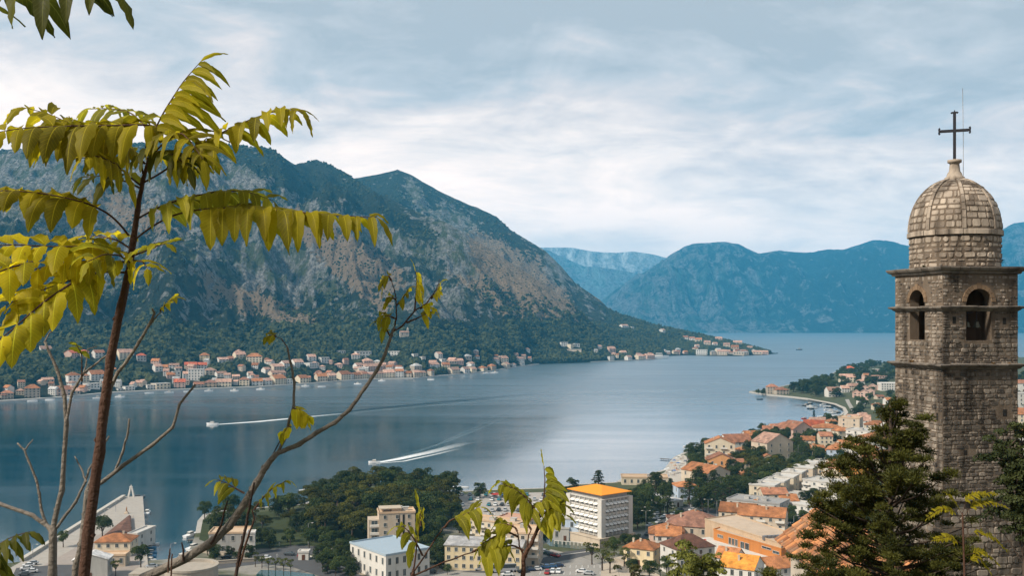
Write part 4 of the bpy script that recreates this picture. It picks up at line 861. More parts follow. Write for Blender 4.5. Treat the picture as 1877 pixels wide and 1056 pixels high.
bld('apartment_building', 942, 992, 15, 9, 9, -26, 'cream', 'salmon', 'flat', 3, 5, 'cream block with patched salmon roof behind the school', 'apartments', chim=1)
bld('restaurant', 418, 1016, 15, 11, 8, 6, 'grey', 'pale tan', 'flat', 2, 4, 'waterside building with tan flat roof and white columns by the park', 'restaurant', chim=0)
bld('stair_tower', 460, 1018, 3.0, 4, 8.5, 10, 'white', 'white', 'flat', 2, 1, 'narrow white stair tower beside the tan-roofed waterside building', 'stair tower', chim=0)
bld('kiosk', 556, 1028, 4, 3, 3, 0, 'white', 'white', 'flat', 1, 1, 'small white kiosk at the street corner by the park', 'kiosk', chim=0)
# --- round bastion at the bottom left
def bastion():
    c = G(350, 1072); t = link('bastion', None, None, c); st = simple('old_stone', (.34, .30, .25), .95, .3, .4, stain=.3, bump=.5)
    m = MB(); m.lathe([(9.5, -3), (9.2, 6.0), (9.5, 6.2), (9.5, 7.0), (8.3, 7.0), (8.3, 6.0), (0.01, 6.0)], seg=40, smooth=False); m.box((-12, -1, 1.6), (16, 9, 7)); m.build('wall', st, t)
    t['label'] = 'round old stone bastion at the bottom edge by the quay road'; t['category'] = 'bastion'
bastion()
for a, b, lb in (((300, 1042), (470, 1030), 'low stone wall along the quay road behind the bastion'), ((372, 1014), (455, 1024), 'low stone wall in front of the waterside building'), ((1128, 1030), (1186, 1050), 'stone canal wall right of the bare trees')):
    A, B = G(*a), G(*b); d = B - A; m = MB(); m.box((A + B) / 2 + V((0, 0, .5)), (d.length, .7, 1.5), rz=atan2(d.y, d.x)); m.box((A + B) / 2 + V((0, 0, 1.3)), (d.length, .9, .12), rz=atan2(d.y, d.x)); o = m.build('stone_wall', WM('stone')); o['label'] = lb; o['category'] = 'wall'
A, B = G(1016, 998), G(1096, 1004)
def railing(A, B, lb):
    d = B - A; t = link('railing', None, None, A); n = int(d.length / 1.6)
    m = MB()
    for i in range(n + 1): p = d * (i / n); m.box((p.x, p.y, .7), (.35, .35, 1.4))
    m.build('posts', TRIM, t)['kind'] = 'stuff'
    m = MB(); m.box((d.x / 2, d.y / 2, 1.45), (d.length, .3, .16), rz=atan2(d.y, d.x)); m.build('handrail', TRIM, t); t['label'] = lb; t['category'] = 'railing'
railing(A, B, 'white-posted railing beside the green canal')

# --- promenade pier with its buildings
def pier():
    stone = simple('pier_stone', (.34, .31, .275), .9, .16, .2, stain=.35)
    top = [(228, 910.5), (262, 910.5), (263, 926), (271, 1034), (278, 1060), (-40, 1075), (0, 1052), (40, 1030)]
    m = MB(); w = [G0(a, b, 1.9) for a, b in top]; m.prism([(p.x, p.y) for p in w], -3, 1.9); m.build('pier', stone)['kind'] = 'structure'
    A, B = G0(40, 1030, 1.9), G0(227, 912, 1.9); d = B - A; m = MB(); m.box((A + B) / 2 + V((0, 0, .55)), (d.length, 1.6, 1.1), rz=atan2(d.y, d.x)); m.box((A + B) / 2 + V((0, 0, 1.15)), (d.length, 1.9, .14), rz=atan2(d.y, d.x))
    o = m.build('parapet_wall', simple('pier_parapet', (.45, .42, .37), .9, .15, .5, stain=.3)); o['label'] = 'long pale parapet wall along the seaward edge of the pier'; o['category'] = 'wall'
    w = [G0(a, b, 1.94) for a, b in ((75, 1040), (245, 945), (255, 1032), (250, 1060), (40, 1060))]; m = MB(); m.face([(p.x, p.y, 1.94) for p in w]); m.build('pavement', simple('pier_paving', (.29, .25, .22), .9, .15, .3, stain=.3))['kind'] = 'structure'
    w = [G0(a, b, 1.98) for a, b in ((30, 1042), (105, 1036), (160, 1036), (170, 1062), (20, 1062))]; m = MB(); m.face([(p.x, p.y, 1.98) for p in w]); m.build('car_park', ASPH)['kind'] = 'structure'
    # light beacon at the tip
    p = G0(240.5, 911, 1.9); t = link('beacon', None, None, p); s = p.y / F
    for sx in (-1, 1):
        m = MB(); m.poly([(sx * 1.4 - .45, -.6, 0), (sx * 1.4 + .45, -.6, 0), (sx * 1.4 + .45, .6, 0), (sx * 1.4 - .45, .6, 0), (sx * .35 - .3, -.4, 5), (sx * .35 + .3, -.4, 5), (sx * .35 + .3, .4, 5), (sx * .35 - .3, .4, 5)], [(3, 2, 1, 0), (4, 5, 6, 7), (0, 1, 5, 4), (1, 2, 6, 5), (2, 3, 7, 6), (3, 0, 4, 7)]); m.build('leg', WM('white'), t)
    m = MB(); m.box((0, 0, 5.2), (1.5, 1.1, .5)); m.build('lamp_platform', WM('white'), t); m = MB(); m.lathe([(.01, 5.4), (.3, 5.4), (.3, 6.0), (.15, 6.2), (.01, 6.2)], seg=10); m.build('lamp', WM('white'), t)
    t['label'] = 'white twin-legged beacon at the tip of the pier'; t['category'] = 'beacon'
    def b2(name, px, py, w, d, h, rzd, *a, **k):
        c = G0(px, py, 1.95); rz = RD(rzd); c = c + V((-sin(rz) * d / 2, cos(rz) * d / 2, 0)); t = link(name, None, None, c, rz); lb, cat = a[-2:]
        house_parts(t, w, d, h, *a[:-2], near=True, sunk=.4, **k); t['label'] = lb; t['category'] = cat; return t
    b2('harbour_house', 206, 1022, 13.5, 11, 5.8, 5, 'cream', 'orange', 'hip', 2.6, 2, 4, 'cream harbour house with a large orange hipped roof on the pier', 'harbour house', chim=1)
    b2('harbour_house', 192, 1040, 15, 6, 4.0, 5, 'beige', 'pale tan', 'flat', None, 1, 5, 'low beige terrace building in front of the orange-roofed harbour house', 'terrace building', chim=0)
    b2('side_wing', 243, 1008, 4, 15, 6, -8, 'white', 'pale grey', 'flat', None, 2, 1, 'narrow white wing on the right of the harbour house', 'wing', chim=0)
    b2('marquee', 165, 1062, 12, 7, 6.8, 8, 'grey', 'white', 'front', 2.0, 1, 1, 'dark-fronted white marquee behind the thick stem', 'marquee', chim=0)
    # pitched brown roof of the long market canopy, running to a point
    a, b, c_, d_ = G0(195, 985, 3.2), G0(237, 985, 3.2), G0(238, 944, 3.2), G0(233, 944, 3.2); e = G0(240, 985, 3.2)
    t = link('market_canopy', None, None, a); m = MB(); q = [p - a for p in (G0(188, 984, 3.4), G0(242, 986, 3.4), G0(239.5, 946, 3.4), G0(235, 946, 3.4))]
    r0 = (q[0] + q[1]) / 2 + V((0, 0, 1.3)); r1 = (q[2] + q[3]) / 2 + V((0, 0, .3)); m.poly([q[0], q[1], q[2], q[3], r0, r1], [(0, 3, 5, 4), (1, 2, 5, 4), (0, 1, 4), (3, 2, 5), (0, 1, 2, 3)]); m.build('roof', RM('dull brown'), t)
    for p in q: pm = MB(); pm.box((p.x, p.y, -.6), (.3, .3, 1.2)); pm.build('post', METAL, t)
    t['label'] = 'long brown pitched canopy tapering along the pier'; t['category'] = 'canopy'
    # statue on a plinth
    p = G0(232, 942, 1.95); t = link('monument', None, None, p); m = MB(); m.box((0, 0, .4), (3, 2.4, .8)); m.box((0, 0, 1.4), (1.6, 1.4, 1.2)); m.build('plinth', WM('beige'), t)
    m = MB(); m.lathe([(.01, 0), (.5, 0), (.42, 1.2), (.55, 2.0), (.3, 2.6), (.16, 2.8), (.24, 3.05), (.18, 3.35), (.01, 3.4)], (0, 0, 2.0), 10); t.scale = (.62, .62, .62); m.build('figure', simple('bronze_figure', (.30, .14, .05), .6, .2, 2), t); t['label'] = 'bronze monument on a plinth near the pier tip'; t['category'] = 'monument'
    for x, y, h_, kd in ((116, 1004, 7, 'round'), (188, 990, 11, 'round')): tree(kd, G0(x, y, 1.9), h_, tr_, 'standing on the pier paving')
    for x, y, h_, kd, lk in ((258, 1042, 9, 'round', None), (212, 1058, 7, 'sparse', None)): tree(kd, G0(x, y, 1.9), h_, tr_, 'in front of the harbour house')
pier()
# ================================================================ THE NORTHERN SUBURB BEYOND THE SMALL BAY
DB = '''1417 723 20 20 stone terracotta hip 3 4;1434 724 24 13 stone terracotta hip 2 4;1559 684 16 13 orange red hip 2 3;1556 701 28 14 cream salmon gable 2 5;1610 686 13 9 pink white flat 2 3;1579 706 12 9 white salmon hip 2 2;1606 699 40 10 pink salmon flat 2 8;1632 716 32 14 white white flat 3 7;1529 728 24 17 white salmon gable 3 4;
1550 720 15 12 white salmon gable 2 3;1565 716 20 12 cream salmon gable 2 4;1573 729 15 13 pink salmon front 2 2;1586 729 15 13 pink salmon front 2 2;1598 726 15 13 pink salmon front 2 2;1588 719 15 11 pink salmon front 2 2;1603 716 15 11 pink salmon front 2 2;1620 716 14 9 white salmon gable 2 2;1614 732 14 7 beige terracotta gable 1 2;1612 752 20 9 cream orange hip 2 3;
1583 742 16 9 white salmon gable 2 3;1632 742 16 10 white orange gable 2 3;1660 705 24 12 white salmon gable 2 4;1680 730 24 12 cream orange gable 2 4;1700 700 24 12 white salmon gable 2 4;1560 693 12 8 white salmon gable 1 2;1590 694 14 8 cream orange gable 2 2'''
for q in slug(DB):
    a = q.split(); px, py, wp, hp = map(float, a[:4]); p = G(px, py)
    t = house(px, py, wp, hp, a[4], a[5], a[6], int(a[7]), int(a[8]), 'in the northern suburb', p, hr.uniform(-.15, .15) - (0.3 if a[6] == 'front' else 0))
DC = '''1396 803 white orange hip;1412 801 cream terracotta gable;1427 797 white orange gable;1540 775 white salmon gable;1528 786 cream orange hip;1536 800 white orange gable;1550 812 cream orange hip;1543 826 white terracotta gable;1556 838 cream orange gable;1480 822 cream orange gable;1452 818 white salmon hip;1500 828 white orange hip;1515 822 cream terracotta gable;
1498 842 beige orange gable;1345 850 white orange gable;1368 842 cream orange hip;1358 866 cream terracotta gable;1374 880 white orange hip;1512 862 white orange gable;1560 868 white orange hip;1570 852 beige terracotta gable;1563 885 cream orange gable;1548 888 white terracotta hip;1535 898 cream salmon gable;1590 815 white orange gable;1600 800 cream orange hip;1585 775 white salmon gable;
1605 785 white orange gable;1625 790 cream terracotta hip;1640 800 white orange gable;1565 772 cream orange hip;1283 958 cream orange hip;1225 1022 white orange gable;1270 1030 pink terracotta gable;1380 948 white orange hip;1422 938 cream terracotta gable;1448 940 white orange gable;1610 850 white orange hip'''
for q in slug(DC):
    a = q.split(); x, y = float(a[0]), float(a[1]); p = G(x, y); w, d = hr.uniform(8.5, 12.5), hr.uniform(8, 10.5); fl = hr.choice((2, 2, 3, 1)); rz = hr.uniform(-.7, .5)
    t = link('house', None, None, p + V((-sin(rz) * d / 2, cos(rz) * d / 2, 0)), rz); house_parts(t, w, d, fl * 2.8, a[2], a[3], a[4], rh=hr.uniform(2, 3), floors=fl, cols=3, near=True, sunk=1.5, sides=(-1, 1), chim=1, seed=int(x))
    reg(t, f'small {WL[a[2]]} {FL[fl]} house, {a[3]} {RL[a[4]]} roof', 'in the near town', 'house', 'small houses of the near town')
# ================================================================ TREES OF THE TOWN
BLD = [(o.location.x, o.location.y, 8) for o in COL.objects if o.parent is None and o.type == 'EMPTY' and o.location.y < 2200 and o.location.y > 150]
def clear(p, r, up=0.0): return all(abs(p.x - x) > r + w_ - 3 or p.y > y + r + w_ or p.y < y - r - w_ - up for x, y, w_ in BLD)
def scatter(pts, kinds, n, hmin, hmax, where, gap, avoid=3.0, wide=1.0, group=None, up=0.0):
    """individual trees inside a patch of ground given by photo pixels"""
    w = [G(a, b) for a, b in pts]; A = np.array([(p.x, p.y) for p in w]); got = []; tries = 0
    def ins(x, y):
        r = False
        for i in range(len(A)):
            x1, y1 = A[i]; x2, y2 = A[(i + 1) % len(A)]
            if (y1 > y) != (y2 > y) and x < (x2 - x1) * (y - y1) / (y2 - y1) + x1: r = not r
        return r
    while len(got) < n and tries < n * 60:
        tries += 1; x, y = tr_.uniform(A[:, 0].min(), A[:, 0].max()), tr_.uniform(A[:, 1].min(), A[:, 1].max())
        if not ins(x, y): continue
        if any((x - g.x) ** 2 + (y - g.y) ** 2 < gap * gap for g in got): continue
        p = V((x, y, float(gz(x, y)) - .1))
        if avoid and not clear(p, avoid, up): continue
        got.append(p); tree(tr_.choice(kinds), p, tr_.uniform(hmin, hmax), tr_, where, wide, group=group)
PK = ['pine', 'pine', 'pine', 'round', 'dense']
scatter([(372, 952), (480, 940), (560, 932), (575, 975), (460, 985), (372, 990)], ['dense', 'pine', 'round'], 16, 8, 12, 'on the wooded point by the harbour', 7)
scatter([(566, 932), (612, 912), (645, 902), (700, 898), (760, 903), (826, 912), (835, 945), (800, 975), (700, 985), (640, 1000), (560, 985)], PK, 78, 11, 16, 'in the pine park by the water', 6.6, 1.5)
scatter([(470, 1000), (560, 985), (650, 1003), (660, 1040), (600, 1025), (560, 1004), (480, 1008)], ['dense', 'dense', 'round'], 15, 6, 9, 'between the park and the quay street', 6.5, 2)
scatter([(755, 965), (850, 955), (860, 985), (800, 1008), (765, 1008)], ['dense', 'round', 'dense'], 11, 7, 11, 'between the concrete tower and the school', 6, 2)
scatter([(1150, 930), (1190, 900), (1238, 905), (1245, 930), (1200, 955), (1160, 975)], ['cedar', 'dense', 'round', 'dense'], 20, 8, 12, 'beside the office block', 6, 1.5)
scatter([(1265, 905), (1290, 900), (1345, 925), (1350, 940), (1290, 948), (1262, 935)], ['cedar', 'dense', 'cedar'], 12, 10, 15, 'in the dark grove', 7, 1.5)
scatter([(1262, 838), (1295, 820), (1305, 860), (1300, 900), (1270, 890)], ['dense', 'round'], 13, 8, 12, 'along the beach road', 6, 2)
scatter([(1335, 860), (1400, 815), (1400, 850), (1440, 870), (1500, 850), (1480, 880), (1420, 900), (1375, 920), (1345, 900)], ['dense', 'round', 'dense', 'pine'], 95, 7, 12, 'above the beach villas', 5.4, 2, up=2)
scatter([(1375, 800), (1440, 790), (1530, 815), (1560, 850), (1520, 880), (1470, 850), (1440, 820), (1390, 825)], ['dense', 'round'], 90, 6, 11, 'among the red-roofed villas', 5.6, 2, up=3)
scatter([(1500, 780), (1570, 765), (1600, 800), (1560, 820), (1530, 800)], ['dense', 'round'], 16, 7, 11, 'behind the inner bay', 7, 3, up=4)
scatter([(1448, 715), (1515, 698), (1530, 712), (1540, 732), (1500, 731), (1455, 724)], ['dense', 'round', 'dense'], 38, 10, 15, 'on the promontory', 9, 3, wide=1.25)
scatter([(1378, 721), (1400, 718), (1404, 724), (1385, 722.5)], ['dense'], 5, 5, 8, 'at the promontory tip', 6, 0)
scatter([(1520, 695), (1546, 677), (1617, 668), (1690, 666), (1720, 730), (1640, 760), (1570, 770), (1560, 745), (1545, 720)], ['dense', 'round'], 150, 8, 14, 'in the northern suburb', 9, 3, wide=1.2, up=9)
scatter([(1545, 900), (1610, 840), (1700, 800), (1720, 930), (1600, 1000), (1520, 960)], ['dense', 'round'], 34, 7, 11, 'behind the big conifer', 9, 3, up=5)
scatter([(1844, 700), (1885, 690), (1885, 860), (1846, 900)], ['dense', 'round'], 20, 8, 12, 'right of the bell tower', 9, 4, up=8)
scatter([(1330, 935), (1440, 935), (1450, 975), (1440, 990), (1480, 960), (1500, 900), (1460, 915)], ['dense', 'round'], 14, 6, 9, 'among flat-roofed buildings', 6, 2.5, up=3)
scatter([(372, 1012), (470, 1024), (478, 1033), (372, 1030)], ['dense', 'round'], 6, 4, 7, 'beside the stone wall of the quay road', 5, 1)
scatter([(560, 1012), (640, 1030), (650, 1062), (600, 1062)], ['dense', 'round', 'dense'], 14, 5, 8, 'left of the white hall', 4.6, 1.5)
scatter([(640, 1000), (700, 985), (800, 1005), (830, 1030), (800, 1045), (770, 1020), (690, 1000)], ['dense', 'round'], 14, 6, 10, 'behind the white hall', 5, 2)
scatter([(1120, 1010), (1160, 1000), (1220, 1035), (1230, 1062), (1150, 1062), (1120, 1040)], ['round', 'dense', 'sparse'], 10, 5, 8, 'around the yellow house', 5, 1.5)
scatter([(985, 985), (1000, 975), (1030, 1000), (1000, 1004)], ['dense'], 5, 3, 5, 'on the canal bank', 4, 1)
for x, y, h, k, wh in ((1492, 779, 13, 'cypress', 'standing alone by the inner bay shore'), (880, 914, 9, 'dense', 'at the water edge of the big car park'), (838, 916, 7, 'round', 'at the left corner of the big car park'), (1097, 905, 12, 'cedar', 'behind the orange roof of the office block'), (1050, 905, 9, 'dense', 'by the shore left of the office block'), (932, 912, 7, 'dense', 'by the red sunshade on the car park'), (1035, 935, 11, 'cedar', 'left of the office block'),
                        (1010, 925, 9, 'cedar', 'at the right end of the big car park'), (1104, 1047, 11, 'sparse', 'in front of the office podium'), (1118, 1052, 9, 'sparse', 'beside the canal wall'), (1085, 1036, 10, 'sparse', 'left of the office podium'), (1190, 1066, 8, 'round', 'at the bottom by the yellow house'), (820, 1055, 4, 'round', 'clipped ball by the school entrance'), (1146, 1008, 7, 'round', 'between the office block and the yellow house'),
                        (1268, 1072, 12, 'sparse', 'in front of the brown-roofed house'), (1290, 1075, 11, 'sparse', 'in front of the white orange-roofed house'), (1246, 958, 6, 'round', 'beside the small white kiosk'), (700, 1058, 5, 'dense', 'against the white hall wall')):
    tree(k, G(x, y), h, tr_, wh)
for i, (x, y) in enumerate(((468, 1040), (480, 1043), (492, 1046), (505, 1047), (520, 1050), (533, 1052))): tree('sparse', G(x, y), 5.5, tr_, 'in the row along the canal', look='small yellow-leaved street tree')
# ================================================================ CARS
def carmesh():
    m = MB(); L, W = 2.1, 0.86
    pr = [(-L, .35), (-L, .72), (-L + .15, .86), (-1.1, .92), (-.75, 1.0), (1.15, 1.0), (1.9, .9), (L, .75), (L, .35)]
    for s in (-1, 1): m.face([(x, s * W, z) for x, z in (pr if s < 0 else pr[::-1])])
    for (x0, z0), (x1, z1) in zip(pr, pr[1:] + pr[:1]): m.face([(x0, W, z0), (x1, W, z1), (x1, -W, z1), (x0, -W, z0)])
    vs = [(-.55, -.66, 1.40), (1.0, -.66, 1.40), (1.0, .66, 1.40), (-.55, .66, 1.40), (-.5, -.64, 1.46), (.95, -.64, 1.46), (.95, .64, 1.46), (-.5, .64, 1.46)]
    m.poly(vs, [(3, 2, 1, 0), (4, 5, 6, 7), (0, 1, 5, 4), (1, 2, 6, 5), (2, 3, 7, 6), (3, 0, 4, 7)])
    g = MB(); g.poly([(-1.15, -.8, .93), (1.55, -.8, .95), (1.55, .8, .95), (-1.15, .8, .93), (-.5, -.64, 1.41), (.95, -.64, 1.41), (.95, .64, 1.41), (-.5, .64, 1.41)], [(0, 1, 5, 4), (1, 2, 6, 5), (2, 3, 7, 6), (3, 0, 4, 7), (4, 5, 6, 7)])
    w = MB(); w.lathe([(.01, -.1), (.3, -.1), (.32, 0), (.3, .1), (.01, .1)], seg=12)
    return m, g.mesh('window', GLS), w.mesh('wheel', simple('tyre', (.02, .02, .02), .9, .1, 1))
_cm, _cg, _cw = carmesh(); CARC = {'white': (.62, .62, .62), 'silver': (.36, .37, .38), 'dark grey': (.06, .065, .07), 'black': (.012, .012, .014), 'blue': (.03, .09, .20), 'navy': (.015, .03, .08), 'red': (.30, .02, .02), 'green': (.03, .08, .06), 'teal': (.02, .16, .20)}
_cb = {}
def car(p, rz, col, where, group='parked cars'):
    if col not in _cb: _cb[col] = _cm.mesh('body', simple('car_paint_' + col.replace(' ', '_'), CARC[col], .3, .02, 1, spec=.5))
    t = link('parked_car', None, None, p + V((0, 0, .16)), rz); link('body', _cb[col], t); link('window', _cg, t)
    for x in (-1.35, 1.3):
        for y in (-.8, .8): o = link('wheel', _cw, t, (x, y, .32)); o.rotation_euler = (pi / 2, 0, 0)
    return reg(t, col + ' parked car', where, 'car', group)
for x, y, c, r in ((880, 1047, 'silver', .1), (958, 1051, 'black', .2), (971, 1048, 'navy', .2), (983, 1047, 'white', .2), (1001, 1043, 'blue', .1), (1011, 1042, 'blue', .1), (1023, 1040, 'navy', .1), (1013, 1051, 'white', 1.4), (1024, 1051, 'white', 1.4), (1003, 1053, 'red', 1.4), (1066, 1051, 'white', -.3), (1079, 1055, 'silver', -.3), (930, 1057, 'white', .1), (790, 1052, 'dark grey', .1)):
    car(G(x, y), r, c, 'near the parked bus')
for x, y, c, r in ((992, 1013, 'white', 2.4), (998, 1015, 'silver', 2.4), (1004, 1018, 'green', 2.4), (1011, 1020, 'dark grey', 2.4), (1018, 1022, 'red', 2.4), (970, 1027, 'dark grey', .3), (977, 1029, 'black', .3), (987, 1027, 'black', 1.5)): car(G(x, y), r, c, 'in the line beside the canal railing')
cc = ['white', 'silver', 'dark grey', 'white', 'blue', 'white', 'black', 'silver', 'teal']
for row, (x0, x1, y, st) in enumerate(((846, 1000, 909.5, 15), (850, 1030, 918, 13), (836, 1040, 928, 12), (866, 1044, 938, 12), (900, 1046, 948, 12), (950, 1046, 958, 13))):
    x = x0
    while x < x1:
        if tr_.random() < .72: car(G(x, y + tr_.uniform(-.5, .5)), 1.45 + tr_.uniform(-.1, .1), tr_.choice(cc), 'in the %s, car park' % (('row nearest the shore', 'second row from shore', 'third row from shore', 'fourth row from shore', 'fifth row from shore', 'row farthest from shore')[row]), 'cars on the big waterside car park')
        x += st
for x, y, c, r in ((1190, 966, 'white', .9), (1208, 960, 'silver', .8), (1218, 950, 'white', .7), (1197, 976, 'white', .9), (1188, 982, 'dark grey', 1), (1228, 960, 'white', .6), (1236, 945, 'silver', .6), (1212, 968, 'blue', .8), (1204, 945, 'white', .7), (1246, 938, 'dark grey', .6), (1270, 938, 'white', .3), (1204, 953, 'white', .7)): car(G(x, y), r, c, 'in traffic beside the office block')
for x, y, c, r in ((1262, 858, 'white', 1.4), (1256, 848, 'silver', 1.2), (1267, 870, 'white', 1.5), (1272, 905, 'dark grey', 1.4), (1476, 905, 'white', 1), (1486, 902, 'dark grey', 1), (1482, 915, 'black', 1), (1468, 946, 'white', .8), (1463, 957, 'dark grey', .8), (1456, 962, 'white', .8), (1470, 934, 'silver', .9), (1468, 842, 'white', 1.2), (1472, 850, 'silver', 1.2)): car(G(x, y), r, c, 'on the road towards the beach')
for x, y, c, r in ((487, 1026, 'white', -.1), (415, 1025, 'black', .15), (530, 1019, 'dark grey', -.2), (278, 1042, 'white', .3), (288, 1049, 'dark grey', .3)): car(G(x, y), r, c, 'on the quay street', 'cars on the quay street')
for x, y, c in ((52, 1040, 'white'), (60, 1036, 'silver'), (48, 1046, 'white'), (58, 1051, 'white'), (45, 1056, 'dark grey')): car(G0(x, y, 2.0), .35, c, 'on the pier parking behind the stems', 'cars on the pier')
def bus():
    p = G(921, 1050); t = link('coach_bus', None, None, p + V((0, 0, .2)), .16); m = MB(); m.box((0, 0, .95), (11.6, 2.5, 1.3)); m.box((0, 0, 3.08), (11.3, 2.35, .3), taper=.96); m.build('body', simple('bus_silver', (.30, .31, .33), .35, .03, 1, spec=.5), t)
    m = MB(); m.box((0, 0, 2.28), (11.5, 2.46, 1.36), taper=.97); m.build('window', GLS, t)
    m = MB(); m.box((-5.82, 0, 1.4), (.06, 2.3, 2.4)); m.build('windscreen', GLS, t)
    for x in (-3.8, 3.2, 4.6):
        for y in (-1.1, 1.1): o = link('wheel', _cw, t, (x, y, .45)); o.rotation_euler = (pi / 2, 0, 0); o.scale = (1.6,) * 3
    t['label'] = 'silver coach bus with a dark window band parked before the school'; t['category'] = 'bus'
bus()
# ================================================================ STREET LAMPS
def lamp(px, py, h, where, arms=1):
    t = link('street_lamp', None, None, G(px, py)); m = MB(); m.tube([(0, 0, 0), (0, 0, h * .5), (0, 0, h)], [.11, .09, .06], 6); 
    for s in ((1,) if arms == 1 else (1, -1)): m.tube([(0, 0, h - .2), (s * .6, 0, h + .25), (s * 1.5, 0, h + .3)], .05, 5)
    m.build('pole', METAL, t)
    for s in ((1,) if arms == 1 else (1, -1)): k = MB(); k.box((s * 1.7, 0, h + .27), (.8, .3, .16)); k.build('lamp_head', TRIM, t)
    return reg(t, 'slender street lamp' if arms == 1 else 'double-armed street lamp', where, 'street lamp', 'street lamps')
for x, y, h, w_, a in ((1175, 968, 9, 'by the road beside the office block', 2), (1184, 975, 9, 'by the road beside the office block', 2), (1218, 946, 9, 'by the road beside the office block', 2), (1298, 952, 9, 'in front of the dark grove', 2), (1314, 950, 8, 'in front of the dark grove', 1), (1443, 862, 9, 'by the terraced houses', 1), (1463, 842, 9, 'by the terraced houses', 1), (1404, 878, 9, 'by the terraced houses', 1),
                       (565, 1000, 9, 'by the bend of the quay street', 1), (313, 1036, 8, 'on the quay edge', 1), (192, 958, 6, 'on the pier', 1), (212, 940, 6, 'on the pier', 1), (60, 1028, 6, 'on the pier', 1), (1455, 985, 9, 'on the road left of the church roof', 1)): lamp(x, y, h, w_, a)
# ================================================================ BOATS, WAKES, BUOYS
def boat(p, L, rz, where, hullc='white', kind='motor', look=None):
    t = link('boat', None, None, p, rz); m = MB(); W = L * .17; n = 9; top, bot = [], []
    xs = [(-.5, .86), (-.3, 1), (0, 1), (.2, .88), (.36, .6), (.5, .03)]
    T = [(x * L, -w_ * W, .16 * L * (.75 + .35 * max(0, x + .2))) for x, w_ in xs] + [(x * L, w_ * W, .16 * L * (.75 + .35 * max(0, x + .2))) for x, w_ in xs[::-1]]
    B = [(x * .92, y * .6, -.05 * L) for x, y, z in T]; k = len(T)
    m.poly(T + B, [(i, (i + 1) % k, k + (i + 1) % k, k + i) for i in range(k)] + [tuple(range(k))])
    m.build('hull', simple('boat_' + hullc, {'white': (.68, .68, .68), 'blue': (.1, .25, .42), 'dark': (.04, .045, .05), 'red': (.4, .05, .03)}[hullc], .4, .05, 1, spec=.5), t)
    if kind != 'open':
        m = MB(); m.box((0, 0, .16 * L * .8 + .07 * L), (.36 * L, W * 1.4, .15 * L), taper=.82); m.build('cabin', WM('white'), t); m = MB(); m.box((0.0, 0, .16 * L * .8 + .09 * L), (.372 * L, W * 1.36, .05 * L)); m.build('window', GLS, t)
    if kind == 'sail': m = MB(); m.tube([(0.05 * L, 0, .1 * L), (.05 * L, 0, 1.25 * L)], .06, 5); m.build('mast', METAL, t)
    return reg(t, look or {'motor': f'small {hullc} motor boat with cabin', 'open': f'small open {hullc} boat', 'sail': f'{hullc} sailing boat with bare mast'}[kind], where, 'boat', 'boats ' + where)
def W0(px, py, z=0.0): return G0(px, py, z)
bt = random.Random(3)
boat(W0(270, 943), 8, 1.75, 'moored at the right side of the pier'); boat(W0(262, 912), 6, 1.6, 'moored at the right side of the pier', 'dark', 'open')
for x, y in ((276, 1006), (277, 1015), (275, 1022), (276, 1029), (280, 1000)): boat(W0(x, y), 5.5, bt.uniform(-.3, .3), 'crowded beside the pier root', bt.choice(['white', 'white', 'blue']), 'motor')
for x, y, c in ((334, 1025, 'blue'), (350, 1019, 'white'), (355, 1007, 'white'), (349, 984, 'white')): boat(W0(x, y), 8, 1.2, 'at the park harbour', c)
boat(W0(558, 901), 6, .2, 'anchored off the pine park'); boat(W0(588, 922), 7, .4, 'at the park shore', 'red'); boat(W0(669, 886), 4, .4, 'anchored right off the pines', 'white', 'open'); boat(W0(605, 886), 3, .4, 'far out left of the pines', 'dark', 'open')
for i, x in enumerate((795, 806, 812, 818, 835, 839, 853)): boat(W0(x, 894 + bt.uniform(-1, 1)), 4.5, bt.uniform(-.4, .4), 'in the line off the car park shore', 'white', 'open')
for x, y, k in ((1325, 803, 'motor'), (1262, 820, 'motor'), (1268, 826, 'open')): boat(W0(x, y), 8, .1, 'off the beach villas', 'white', k)
for x, y, k in ((1477, 744, 'motor'), (1485, 746, 'motor'), (1492, 749, 'open'), (1486, 750, 'motor'), (1509, 743, 'motor'), (1516, 746, 'open'), (1521, 748, 'motor'), (1524, 754, 'motor'), (1527, 759, 'motor'), (1530, 763, 'open'), (1534, 757, 'motor'), (1505, 740, 'open'), (1517, 752, 'open'), (1506, 765, 'open'), (1520, 767, 'motor'), (1484, 741, 'motor')): boat(W0(x, y), 8, bt.uniform(-.3, .3), 'moored in the small bay', bt.choice(['white', 'white', 'dark']), k)
boat(W0(1474, 768), 6, .3, 'alone off the cypress', 'red', 'motor'); boat(W0(1393, 733), 8, .1, 'below the promontory tip', 'dark', 'open')
boat(W0(1001, 662.5), 26, .1, 'anchored before the dark wood across the bay', 'white', 'sail'); boat(W0(1208, 657.5), 50, 0, 'at the far landing', 'white', 'motor', 'white car ferry'); boat(W0(1465, 642), 22, .2, 'far out in the bright water', 'dark', 'motor')
for x, y in ((92, 734.5), (125, 731.8), (179, 731.5), (274, 722), (310, 721), (383, 718), (345, 719.5), (478, 715), (590, 710), (656, 705), (560, 709), (790, 697), (892, 685), (908, 684), (905, 684.5), (60, 736.5), (220, 729), (430, 717.5), (700, 699)): boat(W0(x, y), 12, bt.uniform(-.3, .3), 'moored along the far waterfront', 'white', bt.choice(['motor', 'open']))
s1 = boat(W0(389, 779), 11, pi - .1, 'racing left below the far village', 'white'); s2 = boat(W0(686, 849), 8, pi + .12, 'racing left in the middle of the bay', 'white')
